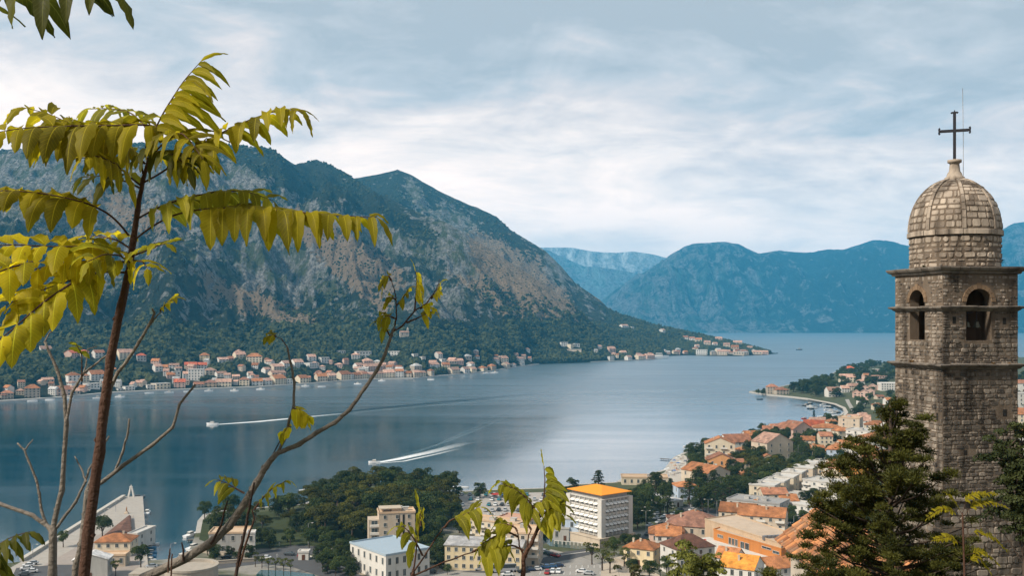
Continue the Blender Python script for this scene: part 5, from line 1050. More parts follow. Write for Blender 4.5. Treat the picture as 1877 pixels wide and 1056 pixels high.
for a, b, lb in (((1210, 841), (1236, 843), 'first dark jetty by the beach'), ((1200, 871), (1222, 873), 'second dark jetty by the beach'), ((344, 990), (362, 990), 'short dark jetty at the wooded point'), ((1254, 826), (1264, 833), 'dark bathing jetty above the beach'), ((1457, 742), (1516, 747), 'long thin jetty in the small bay'), ((1356, 806), (1375, 807), 'dark jetty by the shore villas'), ((243, 909), (257, 908), 'dark landing stage behind the beacon')):
    A, B = W0(*a, .7), W0(*b, .7); d = B - A; t = link('jetty', None, None, A); m = MB(); m.box((d.x / 2, d.y / 2, 0), (d.length, 1.8, .25), rz=atan2(d.y, d.x)); m.build('deck', simple('jetty_wood', (.10, .09, .08), .9, .2, 1), t); m = MB()
    for i in range(6): m.box((d.x * (i + .5) / 6, d.y * (i + .5) / 6, -.9), (.25, .25, 1.7))
    m.build('pile', simple('jetty_pile', (.06, .05, .045), .9, .2, 1), t)['kind'] = 'stuff'; t['label'] = lb; t['category'] = 'jetty'
def foam_mat(name, col, dens, sc=(1, 1, 1)):
    t = NT(name); uv = t.N('ShaderNodeUVMap').outputs[0]; sp = t.N('ShaderNodeSeparateXYZ'); t.l.new(uv, sp.inputs[0])
    mp = t.N('ShaderNodeMapping'); mp.inputs[3].default_value = (40, 7, 1); t.l.new(uv, mp.inputs[0]); n = t.noise(mp.outputs[0], 1.0, 6, .7, .4)
    edge = t.ramp(t.math('ABSOLUTE', t.math('SUBTRACT', sp.outputs[1], .5)), [(.22, 1), (.5, 0)]); fade = t.ramp(sp.outputs[0], [(0.0, 1), (.45, .75), (1, 0)])
    a = t.math('MULTIPLY', t.math('MULTIPLY', edge, fade), t.math('ADD', t.math('MULTIPLY', n, 1.5), dens - .75), clamp=True); t.set(t.b.inputs['Alpha'], a); return t.done(col, .8)
def wake(pts, widths, name, mat, lb, z):
    w = [W0(a, b, z) for a, b in pts]; cv = []
    N = 60; t_ = np.linspace(0, len(w) - 1, N); X = np.interp(t_, range(len(w)), [p.x for p in w]); Y = np.interp(t_, range(len(w)), [p.y for p in w]); Wd = np.interp(t_, range(len(w)), widths)
    vs, fs, uv = [], [], []
    for i in range(N):
        dx, dy = X[min(i + 1, N - 1)] - X[max(i - 1, 0)], Y[min(i + 1, N - 1)] - Y[max(i - 1, 0)]; l_ = sqrt(dx * dx + dy * dy); nx, ny = -dy / l_, dx / l_
        vs += [(X[i] - nx * Wd[i], Y[i] - ny * Wd[i], z), (X[i] + nx * Wd[i], Y[i] + ny * Wd[i], z)]
    fs = [(2 * i, 2 * i + 1, 2 * i + 3, 2 * i + 2) for i in range(N - 1)]; me = bpy.data.meshes.new(name); me.from_pydata(vs, [], fs); me.materials.append(mat); u = me.uv_layers.new(name='UVMap')
    for pg in me.polygons:
        for li, vi in zip(pg.loop_indices, pg.vertices): u.data[li].uv = ((vi // 2) / (N - 1), vi % 2)
    o = link(name, me); o['kind'] = 'stuff'; o['label'] = lb; return o
FO = foam_mat('foam', (.88, .9, .9), .95); FT = foam_mat('thin_foam', (.36, .48, .54), .12); FD = foam_mat('smooth_wake', (.004, .035, .055), .55)
wake([(391, 779), (470, 773.5), (560, 765), (640, 757)], [2, 5, 6, 7], 'foam', FO, 'white foam trail behind the farther speedboat', .06)
wake([(560, 765.5), (700, 752), (860, 738), (1010, 724)], [3, 6, 9, 12], 'wake', FT, 'pale line of the farther speedboat wake', .05)
wake([(575, 762), (700, 748), (860, 733), (1000, 721)], [4, 9, 14, 18], 'wake', FD, 'smooth dark band in the farther wake', .04)
wake([(688, 849), (730, 842), (790, 829), (860, 811)], [1.8, 4.4, 6, 7], 'foam', FO, 'white foam trail behind the nearer speedboat', .08)
wake([(692, 850), (740, 846), (800, 833), (845, 822)], [.6, 1.4, 2, 2.6], 'foam', FO, 'second white streak of the nearer wake', .09)
wake([(720, 841), (800, 816), (880, 780), (980, 735)], [.9, 1.6, 2.2, 3.5], 'wake', FT, 'thin spreading arm of the nearer wake', .07)
wake([(740, 838), (830, 806), (920, 770), (1010, 735)], [.9, 1.8, 2.4, 3.5], 'wake', FT, 'second thin arm of the nearer wake', .065)

# ================================================================ PEOPLE, SUNSHADES, SMALL THINGS
def person_mesh(name, pose):
    J = [((0, 0, .95), .13), ((0, 0, 1.2), .13), ((0, 0, 1.42), .12), ((0, 0, 1.53), .055), ((0, .01, 1.66), .10), ((.1, 0, .88), .09), ((.11, pose, .48), .065), ((.11, pose * .6, .08), .05), ((.11, pose * .6 - .12, .04), .04), ((-.1, 0, .88), .09), ((-.11, -pose, .48), .065), ((-.11, -pose * 1.6, .08), .05), ((-.11, -pose * 1.6 - .12, .04), .04),
         ((.2, 0, 1.38), .05), ((.25, -pose, 1.1), .04), ((.25, -pose * 2, .86), .032), ((-.2, 0, 1.38), .05), ((-.25, pose, 1.1), .04), ((-.25, pose * 1.4, .86), .032)]
    E = [(0, 1), (1, 2), (2, 3), (3, 4), (0, 5), (5, 6), (6, 7), (7, 8), (0, 9), (9, 10), (10, 11), (11, 12), (2, 13), (13, 14), (14, 15), (2, 16), (16, 17), (17, 18)]
    me = bpy.data.meshes.new(name); me.from_pydata([j[0] for j in J], E, []); o = bpy.data.objects.new('person_source', me); COL.objects.link(o); sk = o.modifiers.new('s', 'SKIN')
    for v, j in zip(me.skin_vertices[0].data, J): v.radius = (j[1], j[1])
    me.skin_vertices[0].data[0].use_root = True; o.modifiers.new('u', 'SUBSURF').levels = 1
    dg = bpy.context.evaluated_depsgraph_get(); dg.update(); r = bpy.data.meshes.new_from_object(o.evaluated_get(dg)); r.name = name; bpy.data.objects.remove(o); return r
CL = {'white': (.5, .5, .48), 'dark': (.03, .03, .04), 'red': (.35, .04, .03), 'blue': (.05, .12, .3), 'tan': (.35, .22, .15)}
_pm = [person_mesh('body', .1), person_mesh('body', .22)]; _pp = {}
def person(p, rz, c, where):
    k = (c, tr_.randint(0, 1))
    if k not in _pp: me = _pm[k[1]].copy(); me.materials.clear(); me.materials.append(simple('cloth_' + c, CL[c], .9, .1, 3)); _pp[k] = me
    return reg(link('person', _pp[k], None, p + V((0, 0, .12)), rz), f'person in {c} clothes' if c != 'tan' else 'sunbather standing', where, 'person', 'people ' + where)
for x, y, c in ((1222, 870, 'tan'), (1228, 862, 'tan'), (1232, 866, 'dark'), (1238, 856, 'tan'), (1243, 850, 'white'), (1240, 862, 'red'), (1248, 845, 'tan'), (1226, 876, 'blue'), (1236, 873, 'tan'), (1246, 860, 'dark'), (1252, 841, 'tan'), (1233, 858, 'white')): person(G(x, y), x * .7, c, 'on the pebble beach')
for x, y, c in ((508, 1024, 'white'), (434, 1022, 'white'), (441, 1019, 'dark'), (512, 1002, 'white'), (835, 910, 'dark'), (546, 1024, 'red')): person(G(x, y), x * .7, c, 'on the quay street')
for x, y, c in ((1264, 926, 'dark'), (1269, 922, 'dark'), (1271, 928, 'blue'), (1276, 918, 'dark'), (1266, 932, 'white'), (1273, 910, 'dark')): person(G(x, y), x * .7, c, 'on the road by the beach house')
def sunshade(p, r, c, lb=None, where='on the pebble beach'):
    t = link('sunshade', None, None, p); m = MB(); m.tube([(0, 0, 0), (0, 0, 2.5)], .05, 6); m.build('pole', METAL, t); m = MB(); m.lathe([(r, 2.0), (r * .6, 2.3), (.02, 2.6), (.0, 2.62)], seg=8, smooth=False); m.build('canopy', simple('shade_' + c, CL.get(c, (.6, .58, .5)), .9, .1, 2), t)
    if lb: t['label'] = lb; t['category'] = 'sunshade'
    else: reg(t, f'{c} sunshade', where, 'sunshade', 'beach sunshades')
sunshade(G(909, 913), 3.2, 'red', 'large red sunshade on the waterside car park')
for i, (x, y) in enumerate(((1220, 867), (1225, 865), (1231, 855), (1236, 850), (1241, 846), (1246, 842), (1237, 860), (1243, 855), (1229, 872), (1247, 852), (1242, 868), (1236, 869))): sunshade(G(x, y), 1.5, ('white', 'white', 'tan', 'blue')[i % 4])
for i in range(22):                                    # road markings of the front car park
    a = G(990 + (i % 11) * 11, 1040 + (i // 11) * 12); m = MB(); m.box(a + V((0, 0, .11)), (.15, 4.2, .02), rz=-.1); m.build('road_marking', LINE)['kind'] = 'structure'
for i in range(30):
    x = 870 + (i % 15) * 12; y = 923 + (i // 15) * 20; a = G(x, y); m = MB(); m.box(a + V((0, 0, .1)), (.15, 4.6, .02), rz=.1); m.build('road_marking', LINE)['kind'] = 'structure'
# --- the woods of the far slope: countless crowns, one object
HOUSES = [(o.location.x, o.location.y, 9 if o.name.startswith('house') else 12) for o, a, b in REG if o.location.y > 1000]
def woods():
    rng = np.random.default_rng(5)
    bm = bmesh.new(); bmesh.ops.create_icosphere(bm, subdivisions=2, radius=1); base = np.array([v.co[:] for v in bm.verts]); fc = np.array([[v.index for v in f.verts] for f in bm.faces]); bm.free()
    bm = bmesh.new(); bmesh.ops.create_icosphere(bm, subdivisions=1, radius=1); b1 = np.array([v.co[:] for v in bm.verts]); f1 = np.array([[v.index for v in f.verts] for f in bm.faces]); bm.free()
    V_, F_, T_ = [], [], []; off = 0
    sets = ((12000, 0.0, 0.16, base, fc, 3.6, 6.8), (34000, 0.10, 0.9, b1, f1, 2.2, 4.6))
    scat = [rk for rk in (rock + np.maximum(scr, 0) * 0.8,)][0]
    for n, r0, r1, bb, ff, s0, s1 in sets:
        got = 0; P_ = []; S_ = []
        while got < n:
            m = 60000; i = rng.uniform(0, NC - 1.001, m); r = rng.uniform(r0, r1, m) ** (1.0 if r0 == 0 else 1.3)
            j = r * (NR - 1); ii, jj = i.astype(int), np.clip(j.astype(int), 0, NR - 2); fi, fj = i - ii, j - jj
            def bl(A): return (A[ii, jj] * (1 - fi) + A[ii + 1, jj] * fi) * (1 - fj) + (A[ii, jj + 1] * (1 - fi) + A[ii + 1, jj + 1] * fi) * fj
            x, y, z = bl(TX), bl(TY), bl(TZ); b = bl(scat)
            dens = fbm(x / 130, y / 130, 4, 61) * 1.4 - b * 1.2 - (0.25 if r0 == 0 else 0.38); pq = CX + x / y * F; ok = (rng.uniform(0, .6, m) < dens) & (z > 3.2) & (x / y * F + CX < 1424)
            for hx_, hy_, hw_ in HOUSES: ok &= ~((np.abs(x - hx_) < hw_ + 3) & (y > hy_ - 30) & (y < hy_ + 16))
            pk = np.stack([x, y, z], 1)[ok]; P_.append(pk); got += len(pk)
        p = np.concatenate(P_)[:n]; s = rng.uniform(s0, s1, n)
        a = rng.uniform(0, 6.28, n); ca, sa = np.cos(a), np.sin(a)
        nz = 1 + 0.26 * rng.normal(size=(n, len(bb)))
        v = bb[None] * nz[..., None] * s[:, None, None]; v[..., 2] *= rng.uniform(.7, 1.15, n)[:, None]
        w = np.stack([v[..., 0] * ca[:, None] - v[..., 1] * sa[:, None], v[..., 0] * sa[:, None] + v[..., 1] * ca[:, None], v[..., 2] + s[:, None] * .45], -1) + p[:, None]
        V_.append(w.reshape(-1, 3)); F_.append((ff[None] + (np.arange(n) * len(bb))[:, None, None]).reshape(-1, 3) + off); T_.append(np.repeat(rng.uniform(0, 1, n), len(ff))); off += n * len(bb)
    t = NT('far_woods'); c = t.mix(t.attr('tone'), (0.006, 0.015, 0.009), (0.058, 0.064, 0.022)); t.done(c, 0.95)
    o = link('woodland', bigmesh('woodland', np.concatenate(V_), np.concatenate(F_), [t.mat], tone=np.concatenate(T_))); o['kind'] = 'stuff'; o['label'] = 'dark green woods and scrub over the long mountainside across the bay'
woods()
# ================================================================ BELL TOWER
def stone_mat(name, lo, hi, mort=False):
    t = NT(name); co = t.co(); n = t.noise(co, 5, 7, .65); k = t.noise(co, 0.9, 4, .6)
    f = t.math('ADD', t.math('MULTIPLY', t.attr('tone'), .75), t.math('MULTIPLY', n, .3))
    c = t.mix(t.ramp(f, [(.12, 0), (.85, 1)]), lo, hi); c = t.mix(t.ramp(t.noise(t.co(sc=(1, 1, .12)), 1.6, 5, .6), [(.46, 0), (.64, .8)]), c, tuple(x * .38 for x in lo))
    c = t.mix(t.ramp(t.noise(co, 14, 3, .6), [(.62, 0), (.72, .5)]), c, tuple(min(1, x * 1.15) for x in hi))
    t.bump(t.math('ADD', t.noise(co, 22, 6, .7), t.math('MULTIPLY', k, 2)), .65, .03); return t.done(c, .95)
ST_BODY = stone_mat('weathered_masonry', (.045, .038, .032), (.34, .29, .24)); ST_PALE = stone_mat('pale_dome_stone', (.15, .12, .095), (.43, .36, .29)); MORT = stone_mat('brown_mortar', (.105, .080, .060), (.20, .155, .115)); TRIMST = stone_mat('cornice_stone', (.12, .10, .085), (.27, .235, .20))
def block(m, fn, u0, u1, z0, z1, p, R, tone, mi=0, gap=.012):
    u0 += gap; u1 -= gap; z0 += gap; z1 -= gap; c = min(u1 - u0, z1 - z0) * R.uniform(.14, .34); j = lambda: R.uniform(-.8, .8) * c
    o = [(u0 + c, z0), (u1 - c, z0), (u1, z0 + c), (u1, z1 - c), (u1 - c, z1), (u0 + c, z1), (u0, z1 - c), (u0, z0 + c)]; o = [(a + j() * .5, b + j() * .5) for a, b in o]
    cx, cz = (u0 + u1) / 2, (z0 + z1) / 2; sh = 1 - .035 / max(.12, min(u1 - u0, z1 - z0)); tx, tz = R.uniform(-.12, .12), R.uniform(-.12, .12)
    a = [fn(u, z, -.01) for u, z in o]; b = [fn(cx + (u - cx) * sh, cz + (z - cz) * sh, p + (u - cx) * tx * .3 + (z - cz) * tz * .3) for u, z in o]
    m.poly(a + b, [(i, (i + 1) % 8, 8 + (i + 1) % 8, 8 + i) for i in range(8)] + [tuple(range(8, 16))], mi, tone)
def courses(m, fn, span, z0, z1, R, rh, bw, pr, skip=None, tone=(.1, .9), mi=0, drop=0.0, gap=.012):
    z = z0
    while z < z1 - .04:
        h = R.uniform(*rh); h = z1 - z if z + h * 1.4 > z1 else h; a, b = span(z + h / 2); u = a
        while u < b - .03:
            w = R.uniform(*bw); w = b - u if u + w * 1.5 > b else w
            if not (skip and any(skip(uu, zz) for uu in (u, u + w / 2, u + w) for zz in (z, z + h))) and R.random() >= drop:
                block(m, fn, u, u + w, z, z + h, R.uniform(*pr), R, R.uniform(*tone) if R.random() > .12 else R.uniform(0, .25), mi, gap * R.uniform(.6, 1.8))
            u += w
        z += h
def bell_tower():
    C = V((19.593, 44.077, 0)); rz = RD(10.6); t = thing('bell_tower', 'square stone bell tower with a ribbed dome and iron cross, right foreground', 'bell tower', C, rz); h = 1.78; R = random.Random(12)
    openF, openL = (-.68, .52), (-.42, .72)              # along the face, from its middle
    Z = dict(base=76.0, ledge=87.42, c3=93.06, sill=94.15, c2=95.52, spring=95.80, arch=96.36, c1=97.0)
    def inop(op, u, z, mg=.0):
        a, b = op; c = (a + b) / 2; r = (b - a) / 2
        if z < Z['sill'] - mg or u < a - mg or u > b + mg: return False
        if z <= Z['spring']: return True
        return ((u - c) / (r + mg)) ** 2 + ((z - Z['spring']) / (Z['arch'] - Z['spring'] + mg)) ** 2 < 1
    def fmap(k):
        a = k * pi / 2
        def f(u, z, p): x, y = u, -h - p; return (x * cos(a) - y * sin(a), x * sin(a) + y * cos(a), z)
        return f
    faces = [fmap(0), fmap(1), fmap(2), fmap(3)]          # front, right, back, left
    slits = {0: [(1.16, 91.05, .2, .3), (1.0, 89.35, .17, .3), (-.72, 89.4, .17, .2), (-1.24, 95.02, .16, .3), (1.14, 94.98, .16, .28)], 3: [(1.40, 90.9, .14, .34)], 1: [], 2: []}
    m = MB(); wall_t = .45
    for k in range(4):
        f = faces[k]; op = openF if k in (0, 2) else openL; op = op if k != 3 else (-.62, .50)
        if k in (1, 2): m.face([f(-h, Z['base'], 0), f(h, Z['base'], 0), f(h, Z['c1'], 0), f(-h, Z['c1'], 0)], 0, .4); m.face([f(-h + .45, Z['sill'] - .6, -wall_t), f(h - .45, Z['sill'] - .6, -wall_t), f(h - .45, Z['c1'], -wall_t), f(-h + .45, Z['c1'], -wall_t)], 0, .3); continue
        def q(u0, u1, z0, z1): m.face([f(u0, z0, 0), f(u1, z0, 0), f(u1, z1, 0), f(u0, z1, 0)], 0, .4)
        q(-h, h, Z['base'], Z['sill']); q(-h, op[0], Z['sill'], Z['c1']); q(op[1], h, Z['sill'], Z['c1'])
        c, r = (op[0] + op[1]) / 2, (op[1] - op[0]) / 2; n = 14; ar = [(c + r * cos(pi * i / n), Z['spring'] + (Z['arch'] - Z['spring']) * sin(pi * i / n)) for i in range(n + 1)]
        for (a, b), (a2, b2) in zip(ar, ar[1:]): m.face([f(a2, b2, 0), f(a, b, 0), f(a, Z['c1'], 0), f(a2, Z['c1'], 0)], 0, .4); m.face([f(a, b, 0), f(a2, b2, 0), f(a2, b2, -wall_t), f(a, b, -wall_t)], 0, .2)
        for u in op: m.face([f(u, Z['sill'], 0), f(u, Z['spring'], 0), f(u, Z['spring'], -wall_t), f(u, Z['sill'], -wall_t)], 0, .3)
        m.face([f(op[0], Z['sill'], 0), f(op[1], Z['sill'], 0), f(op[1], Z['sill'], -wall_t), f(op[0], Z['sill'], -wall_t)], 0, .6)
        q2 = lambda u0, u1, z0, z1: m.face([f(u0, z0, -wall_t), f(u1, z0, -wall_t), f(u1, z1, -wall_t), f(u0, z1, -wall_t)], 0, .3)
        hi = h - wall_t; q2(-hi, op[0], Z['sill'] - .6, Z['c1']); q2(op[1], hi, Z['sill'] - .6, Z['c1']); q2(op[0], op[1], Z['arch'] , Z['c1']); q2(op[0], op[1], Z['sill'] - .6, Z['sill'])
    m.face([(-h, -h, Z['sill'] - .5), (h, -h, Z['sill'] - .5), (h, h, Z['sill'] - .5), (-h, h, Z['sill'] - .5)], 0, .3); m.face([(-h, -h, Z['c1']), (h, -h, Z['c1']), (h, h, Z['c1']), (-h, h, Z['c1'])], 0, .3)
    m.build('wall', MORT, t)
    for k, nm in ((0, 'front'), (3, 'left'), (1, 'right'), (2, 'rear')):
        m = MB(); f = faces[k]; op = openF if k != 3 else (-.62, .50)
        sk = lambda u, z: inop(op, u, z, .19 if z > Z['spring'] else .0) or any(abs(u - a) < w and abs(z - b) < hh / 2 + .04 for a, b, w, hh in slits[k])
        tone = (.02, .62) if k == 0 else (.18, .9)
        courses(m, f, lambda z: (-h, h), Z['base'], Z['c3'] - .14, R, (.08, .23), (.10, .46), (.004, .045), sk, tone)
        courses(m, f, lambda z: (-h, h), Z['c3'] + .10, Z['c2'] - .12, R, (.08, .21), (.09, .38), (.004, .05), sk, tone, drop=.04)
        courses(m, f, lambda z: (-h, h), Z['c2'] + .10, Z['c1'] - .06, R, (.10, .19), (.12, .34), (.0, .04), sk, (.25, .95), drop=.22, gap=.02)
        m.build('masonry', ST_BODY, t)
        # arch surround
        m = MB(); c, r = (op[0] + op[1]) / 2, (op[1] - op[0]) / 2; ah = Z['arch'] - Z['spring']; n = 11
        for i in range(n):
            a0, a1 = pi * (i + .04) / n, pi * (i + .96) / n; e = .19 + (.07 if i == n // 2 else 0)
            o = [(c + r * cos(a0), Z['spring'] + ah * sin(a0)), (c + (r + e) * cos(a0), Z['spring'] + (ah + e) * sin(a0)), (c + (r + e) * cos(a1), Z['spring'] + (ah + e) * sin(a1)), (c + r * cos(a1), Z['spring'] + ah * sin(a1))]
            m.poly([f(u, z, -.02) for u, z in o] + [f(u, z, .045) for u, z in o], [(4, 5, 6, 7), (0, 1, 5, 4), (1, 2, 6, 5), (2, 3, 7, 6), (3, 0, 4, 7)], 0, R.uniform(.2, .6))
        m.build('arch', stone_mat('arch_stone', (.12, .08, .05), (.28, .19, .12)) if 'arch_stone' not in bpy.data.materials else bpy.data.materials['arch_stone'], t)
        for a, b, w, hh in slits[k]: s = MB(); o = [(a - w / 2, b - hh / 2), (a + w / 2, b - hh / 2), (a + w / 2, b + hh / 2), (a - w / 2, b + hh / 2)]; s.poly([f(u, z, .0) for u, z in o] + [f(u, z, .006) for u, z in o], [(4, 5, 6, 7), (0, 1, 5, 4), (1, 2, 6, 5), (2, 3, 7, 6), (3, 0, 4, 7)]); s.build('wall_slot_shade', DARK, t)  # no real holes: dark plates paint the shade inside each slot
    # cornices: moulded slabs in separate worn stones
    for zc, prof in ((Z['c1'], [(0.0, 0), (.10, .02), (.13, .10), (.24, .16), (.30, .25), (.30, .29), (0, .31)]), (Z['c2'], [(0, -.12), (.07, -.08), (.12, -.02), (.22, .02), (.24, .08), (0, .11)]), (Z['c3'], [(0, -.14), (.08, -.11), (.13, -.04), (.25, .02), (.27, .08), (0, .12)]), (Z['ledge'], [(0, -.1), (.2, -.08), (.36, 0), (.36, .1), (.05, .2), (0, .2)])):
        m = MB(); per = []
        for k in range(4):
            a = k * pi / 2; n = 9
            for i in range(n):
                u0, u1 = -1 + 2 * i / n, -1 + 2 * (i + 1) / n; jj = R.uniform(-.014, .014)
                def pt(u, p, z, jj=jj):
                    e = h + p; x, y = u * e, -e; return (x * cos(a) - y * sin(a), x * sin(a) + y * cos(a), zc + z + jj)
                g = .004
                vs = [pt(u0 + g, p, z) for p, z in prof] + [pt(u1 - g, p, z) for p, z in prof]; L = len(prof)
                m.poly(vs, [(j, L + j, L + j + 1, j + 1) for j in range(L - 1)] + [tuple(range(L)), tuple(range(2 * L - 1, L - 1, -1))], 0, R.uniform(.15, .75))
        m.build('cornice', TRIMST, t)
    m = MB(); e = h + .30; m.prism([(-e, -e), (e, -e), (e, e), (-e, e)], Z['c1'] + .285, Z['c1'] + .30, 0, t=.3); m.build('platform', TRIMST, t)
    # wide foot of the tower below the ledge
    m = MB(); e = h + .22; m.prism([(-e, -e), (e + 3, -e), (e + 3, e), (-e, e)], 75, Z['ledge'] - .1, 0, t=.4); fb = MB()
    def fu(u, z, p): return (u, -e - p, z)
    def fl(u, z, p): return (-e - p, -u, z)
    courses(fb, fu, lambda z: (-e, e + 3), 80, Z['ledge'] - .12, R, (.16, .34), (.2, .6), (.005, .04), None, (.1, .8)); courses(fb, fl, lambda z: (-e, e), 80, Z['ledge'] - .12, R, (.16, .34), (.2, .6), (.005, .04), None, (.1, .8))
    fo = m.build('foot', MORT, t); fb.build('masonry', ST_BODY, fo)
    # drum
    z0, z1, rd = Z['c1'] + .30, 98.66, 1.85; m = MB(); m.lathe([(rd, z0), (rd, z1)], seg=64, t=.5); m.build('drum', MORT, t)
    m = MB(); courses(m, lambda u, z, p: ((rd + p) * cos(u / rd), (rd + p) * sin(u / rd), z), lambda z: (0, 2 * pi * rd), z0, z1, R, (.14, .36), (.14, .55), (.008, .05), None, (.35, 1), drop=.06, gap=.028)
    m.build('masonry', ST_PALE, t)
    m = MB()
    for i in range(22):
        a0, a1 = 2 * pi * i / 22 + .006, 2 * pi * (i + 1) / 22 - .006; rr = rd + .11 + R.uniform(-.01, .01); tn = R.uniform(.3, 1)
        vs = [(r_ * cos(a), r_ * sin(a), z) for a in (a0, (a0 + a1) / 2, a1) for r_, z in ((rd - .1, 98.68), (rr, 98.70), (rr, 98.90), (rd - .1, 98.97))]
        m.poly(vs, [(i_ + j, i_ + j + 1, i_ + j + 5, i_ + j + 4) for i_ in (0, 4) for j in range(3)] + [(0, 1, 2, 3), (11, 10, 9, 8)], 0, tn)
    m.build('rim', ST_PALE, t)
    # dome
    zb, H_, rb = 98.92, 2.34, 1.90
    def prof(s): a = s * pi / 2 * .935; return rb * cos(a) ** .94, zb + H_ * sin(a) / sin(pi / 2 * .935)
    m = MB(); m.lathe([prof(i / 20) for i in range(21)], seg=64, t=.5); m.build('dome', MORT, t)
    def dm(a):
        def f(u, s, p):
            r_, z = prof(s); r2, z2 = prof(s + .01); n_ = V((z2 - z, r_ - r2)).normalized(); an = a + u / max(.3, r_); return ((r_ + n_.x * p) * cos(an), (r_ + n_.x * p) * sin(an), z + n_.y * p)
        return f
    rib0 = RD(-90 - 23.9 + 11.5 - 10.6); m = MB(); rb_ = MB(); AR = 2.75
    for k in range(8):
        a = rib0 + k * pi / 4 + pi / 8; f = dm(a); s = .015
        while s < .93:
            r_ = prof(s)[0]; dh = R.uniform(.15, .36) / AR * (1 if s < .5 else .75); hw = r_ * pi / 8 - .085; u = -hw
            while u < hw - .05:
                w = R.uniform(.13, .5); w = hw - u if u + w * 1.55 > hw else w
                def g(u_, s_, p, r0=r_): return f(u_ * prof(min(s_, .97))[0] / r0, min(s_, .97), p)
                uu = [u + .022, u + w - .022]; c_ = .035; ss = [s + .008, s + dh - .008]; cs = .3 * (ss[1] - ss[0]) * R.uniform(.5, 1)
                o = [(uu[0] + c_, ss[0]), (uu[1] - c_, ss[0]), (uu[1], ss[0] + cs), (uu[1], ss[1] - cs), (uu[1] - c_, ss[1]), (uu[0] + c_, ss[1]), (uu[0], ss[1] - cs), (uu[0], ss[0] + cs)]; p = R.uniform(.012, .035)
                mx_, ms = sum(uu) / 2, sum(ss) / 2
                m.poly([g(x, y, -.01) for x, y in o] + [g(mx_ + (x - mx_) * .9, ms + (y - ms) * .88, p) for x, y in o], [(i, (i + 1) % 8, 8 + (i + 1) % 8, 8 + i) for i in range(8)] + [tuple(range(8, 16))], 0, R.uniform(.3, 1) if R.random() > .13 else R.uniform(0, .2)); u += w
            s += dh
        f = dm(rib0 + k * pi / 4); s = .0
        while s < .96:
            d = R.uniform(.28, .5) / AR; s2 = min(.985, s + d)
            vs = []
            for q in (s + .004, (s + s2) / 2, s2 - .004):
                w = .085 * (1 - .45 * q); vs += [f(-w, q, -.01), f(-w * .9, q, .055), f(w * .9, q, .055), f(w, q, -.01)]
            rb_.poly(vs, [(b + i, b + i + 1, b + i + 5, b + i + 4) for b in (0, 4) for i in range(3)] + [(0, 1, 2, 3), (11, 10, 9, 8)], 0, R.uniform(.25, .85)); s = s2
    m.build('masonry', ST_PALE, t); rb_.build('rib', ST_PALE, t)
    m = MB(); m.lathe([(.01, 101.12), (.40, 101.15), (.42, 101.34), (.34, 101.38), (.30, 101.52), (.235, 101.62), (.20, 101.92), (.22, 101.98), (.29, 102.0), (.30, 102.12), (.01, 102.16)], seg=24, t=.6); m.build('finial', ST_PALE, t)
    iron = simple('dark_iron', (.028, .028, .034), .6, .2, 6, metal=.3)
    cr = MB(); cr.box((0, 0, 102.3), (.12, .12, .4)); cr.box((0, 0, 103.2), (.12, .11, 2.0)); cr.box((0, 0, 103.42), (1.14, .10, .12))
    for p, d in (((.56, 0, 103.42), (1, 0)), ((-.56, 0, 103.42), (-1, 0)), ((0, 0, 104.16), (0, 1))):
        for s in (-1, 1):
            pts = [(p[0] + d[0] * .0, 0, p[2] + d[1] * .0)]
            for i in range(1, 7):
                a = i / 6 * 2.6; ox, oz = .07 * sin(a), .075 * (1 - cos(a)); pts.append((p[0] + d[0] * ox + (d[1] * s * oz), 0, p[2] + d[1] * ox + (d[0] and s * oz)))
            cr.tube(pts, .042, 6)
        cr.lathe([(.0, -.09), (.06, 0), (.0, .13)], (p[0] + d[0] * .05, 0, p[2] + d[1] * .06), 8)
    o = cr.build('cross', iron, t); o.rotation_euler = (0, 0, RD(-30))
    m = MB(); m.tube([(.36, -.1, 101.3), (.36, -.1, 103), (.33, -.1, 105.3)], .012, 6); m.build('lightning_rod', METAL, t)
    m = MB(); m.tube([(h + .35, -h - .32, 96.0), (h + .40, -h - .3, 95.4), (h + .36, -h - .3, 94), (h + .34, -h - .32, 92.5), (h + .36, -h - .32, 88)], .018, 6); m.tube([(h + .2, -h - .3, 95.75), (h + .55, -h - .35, 95.95)], .02, 6); m.build('cable', iron, t)
    return t, h, rz
TW, TWH, TWR = bell_tower()
def tw(x, y, z): return TW.location + V((x * cos(TWR) - y * sin(TWR), x * sin(TWR) + y * cos(TWR), z))
for x, z, s, lb in ((-.42, 94.95, .8, 'small grey bell hanging at the left of the wide belfry arch'), (.02, 94.98, 1.0, 'bronze bell hanging at the middle of the wide belfry arch')):
    p = tw(x, -TWH + .28, z); b = link('bell', None, None, p); m = MB(); m.lathe([(.0, .0), (.06, 0), (.09, -.05), (.11, -.16), (.15, -.25), (.175, -.28), (.16, -.28), (.13, -.24), (.0, -.1)], seg=20); m.build('bell_body', simple('bell_bronze', (.10, .095, .07), .4, .3, 6, metal=.7), b); b.scale = (s, s, s)
    m = MB(); m.tube([(0, 0, 0), (0, 0, .5)], .02, 6); m.box((0, 0, .5), (.5, .06, .06)); m.build('yoke', simple('dark_iron', (.028, .028, .034)), b); m = MB(); m.tube([(0, 0, -.1), (0, 0, -.33)], .015, 5); m.build('clapper', simple('dark_iron', (.03, .03, .03)), b)
    b['label'] = lb; b['category'] = 'bell'
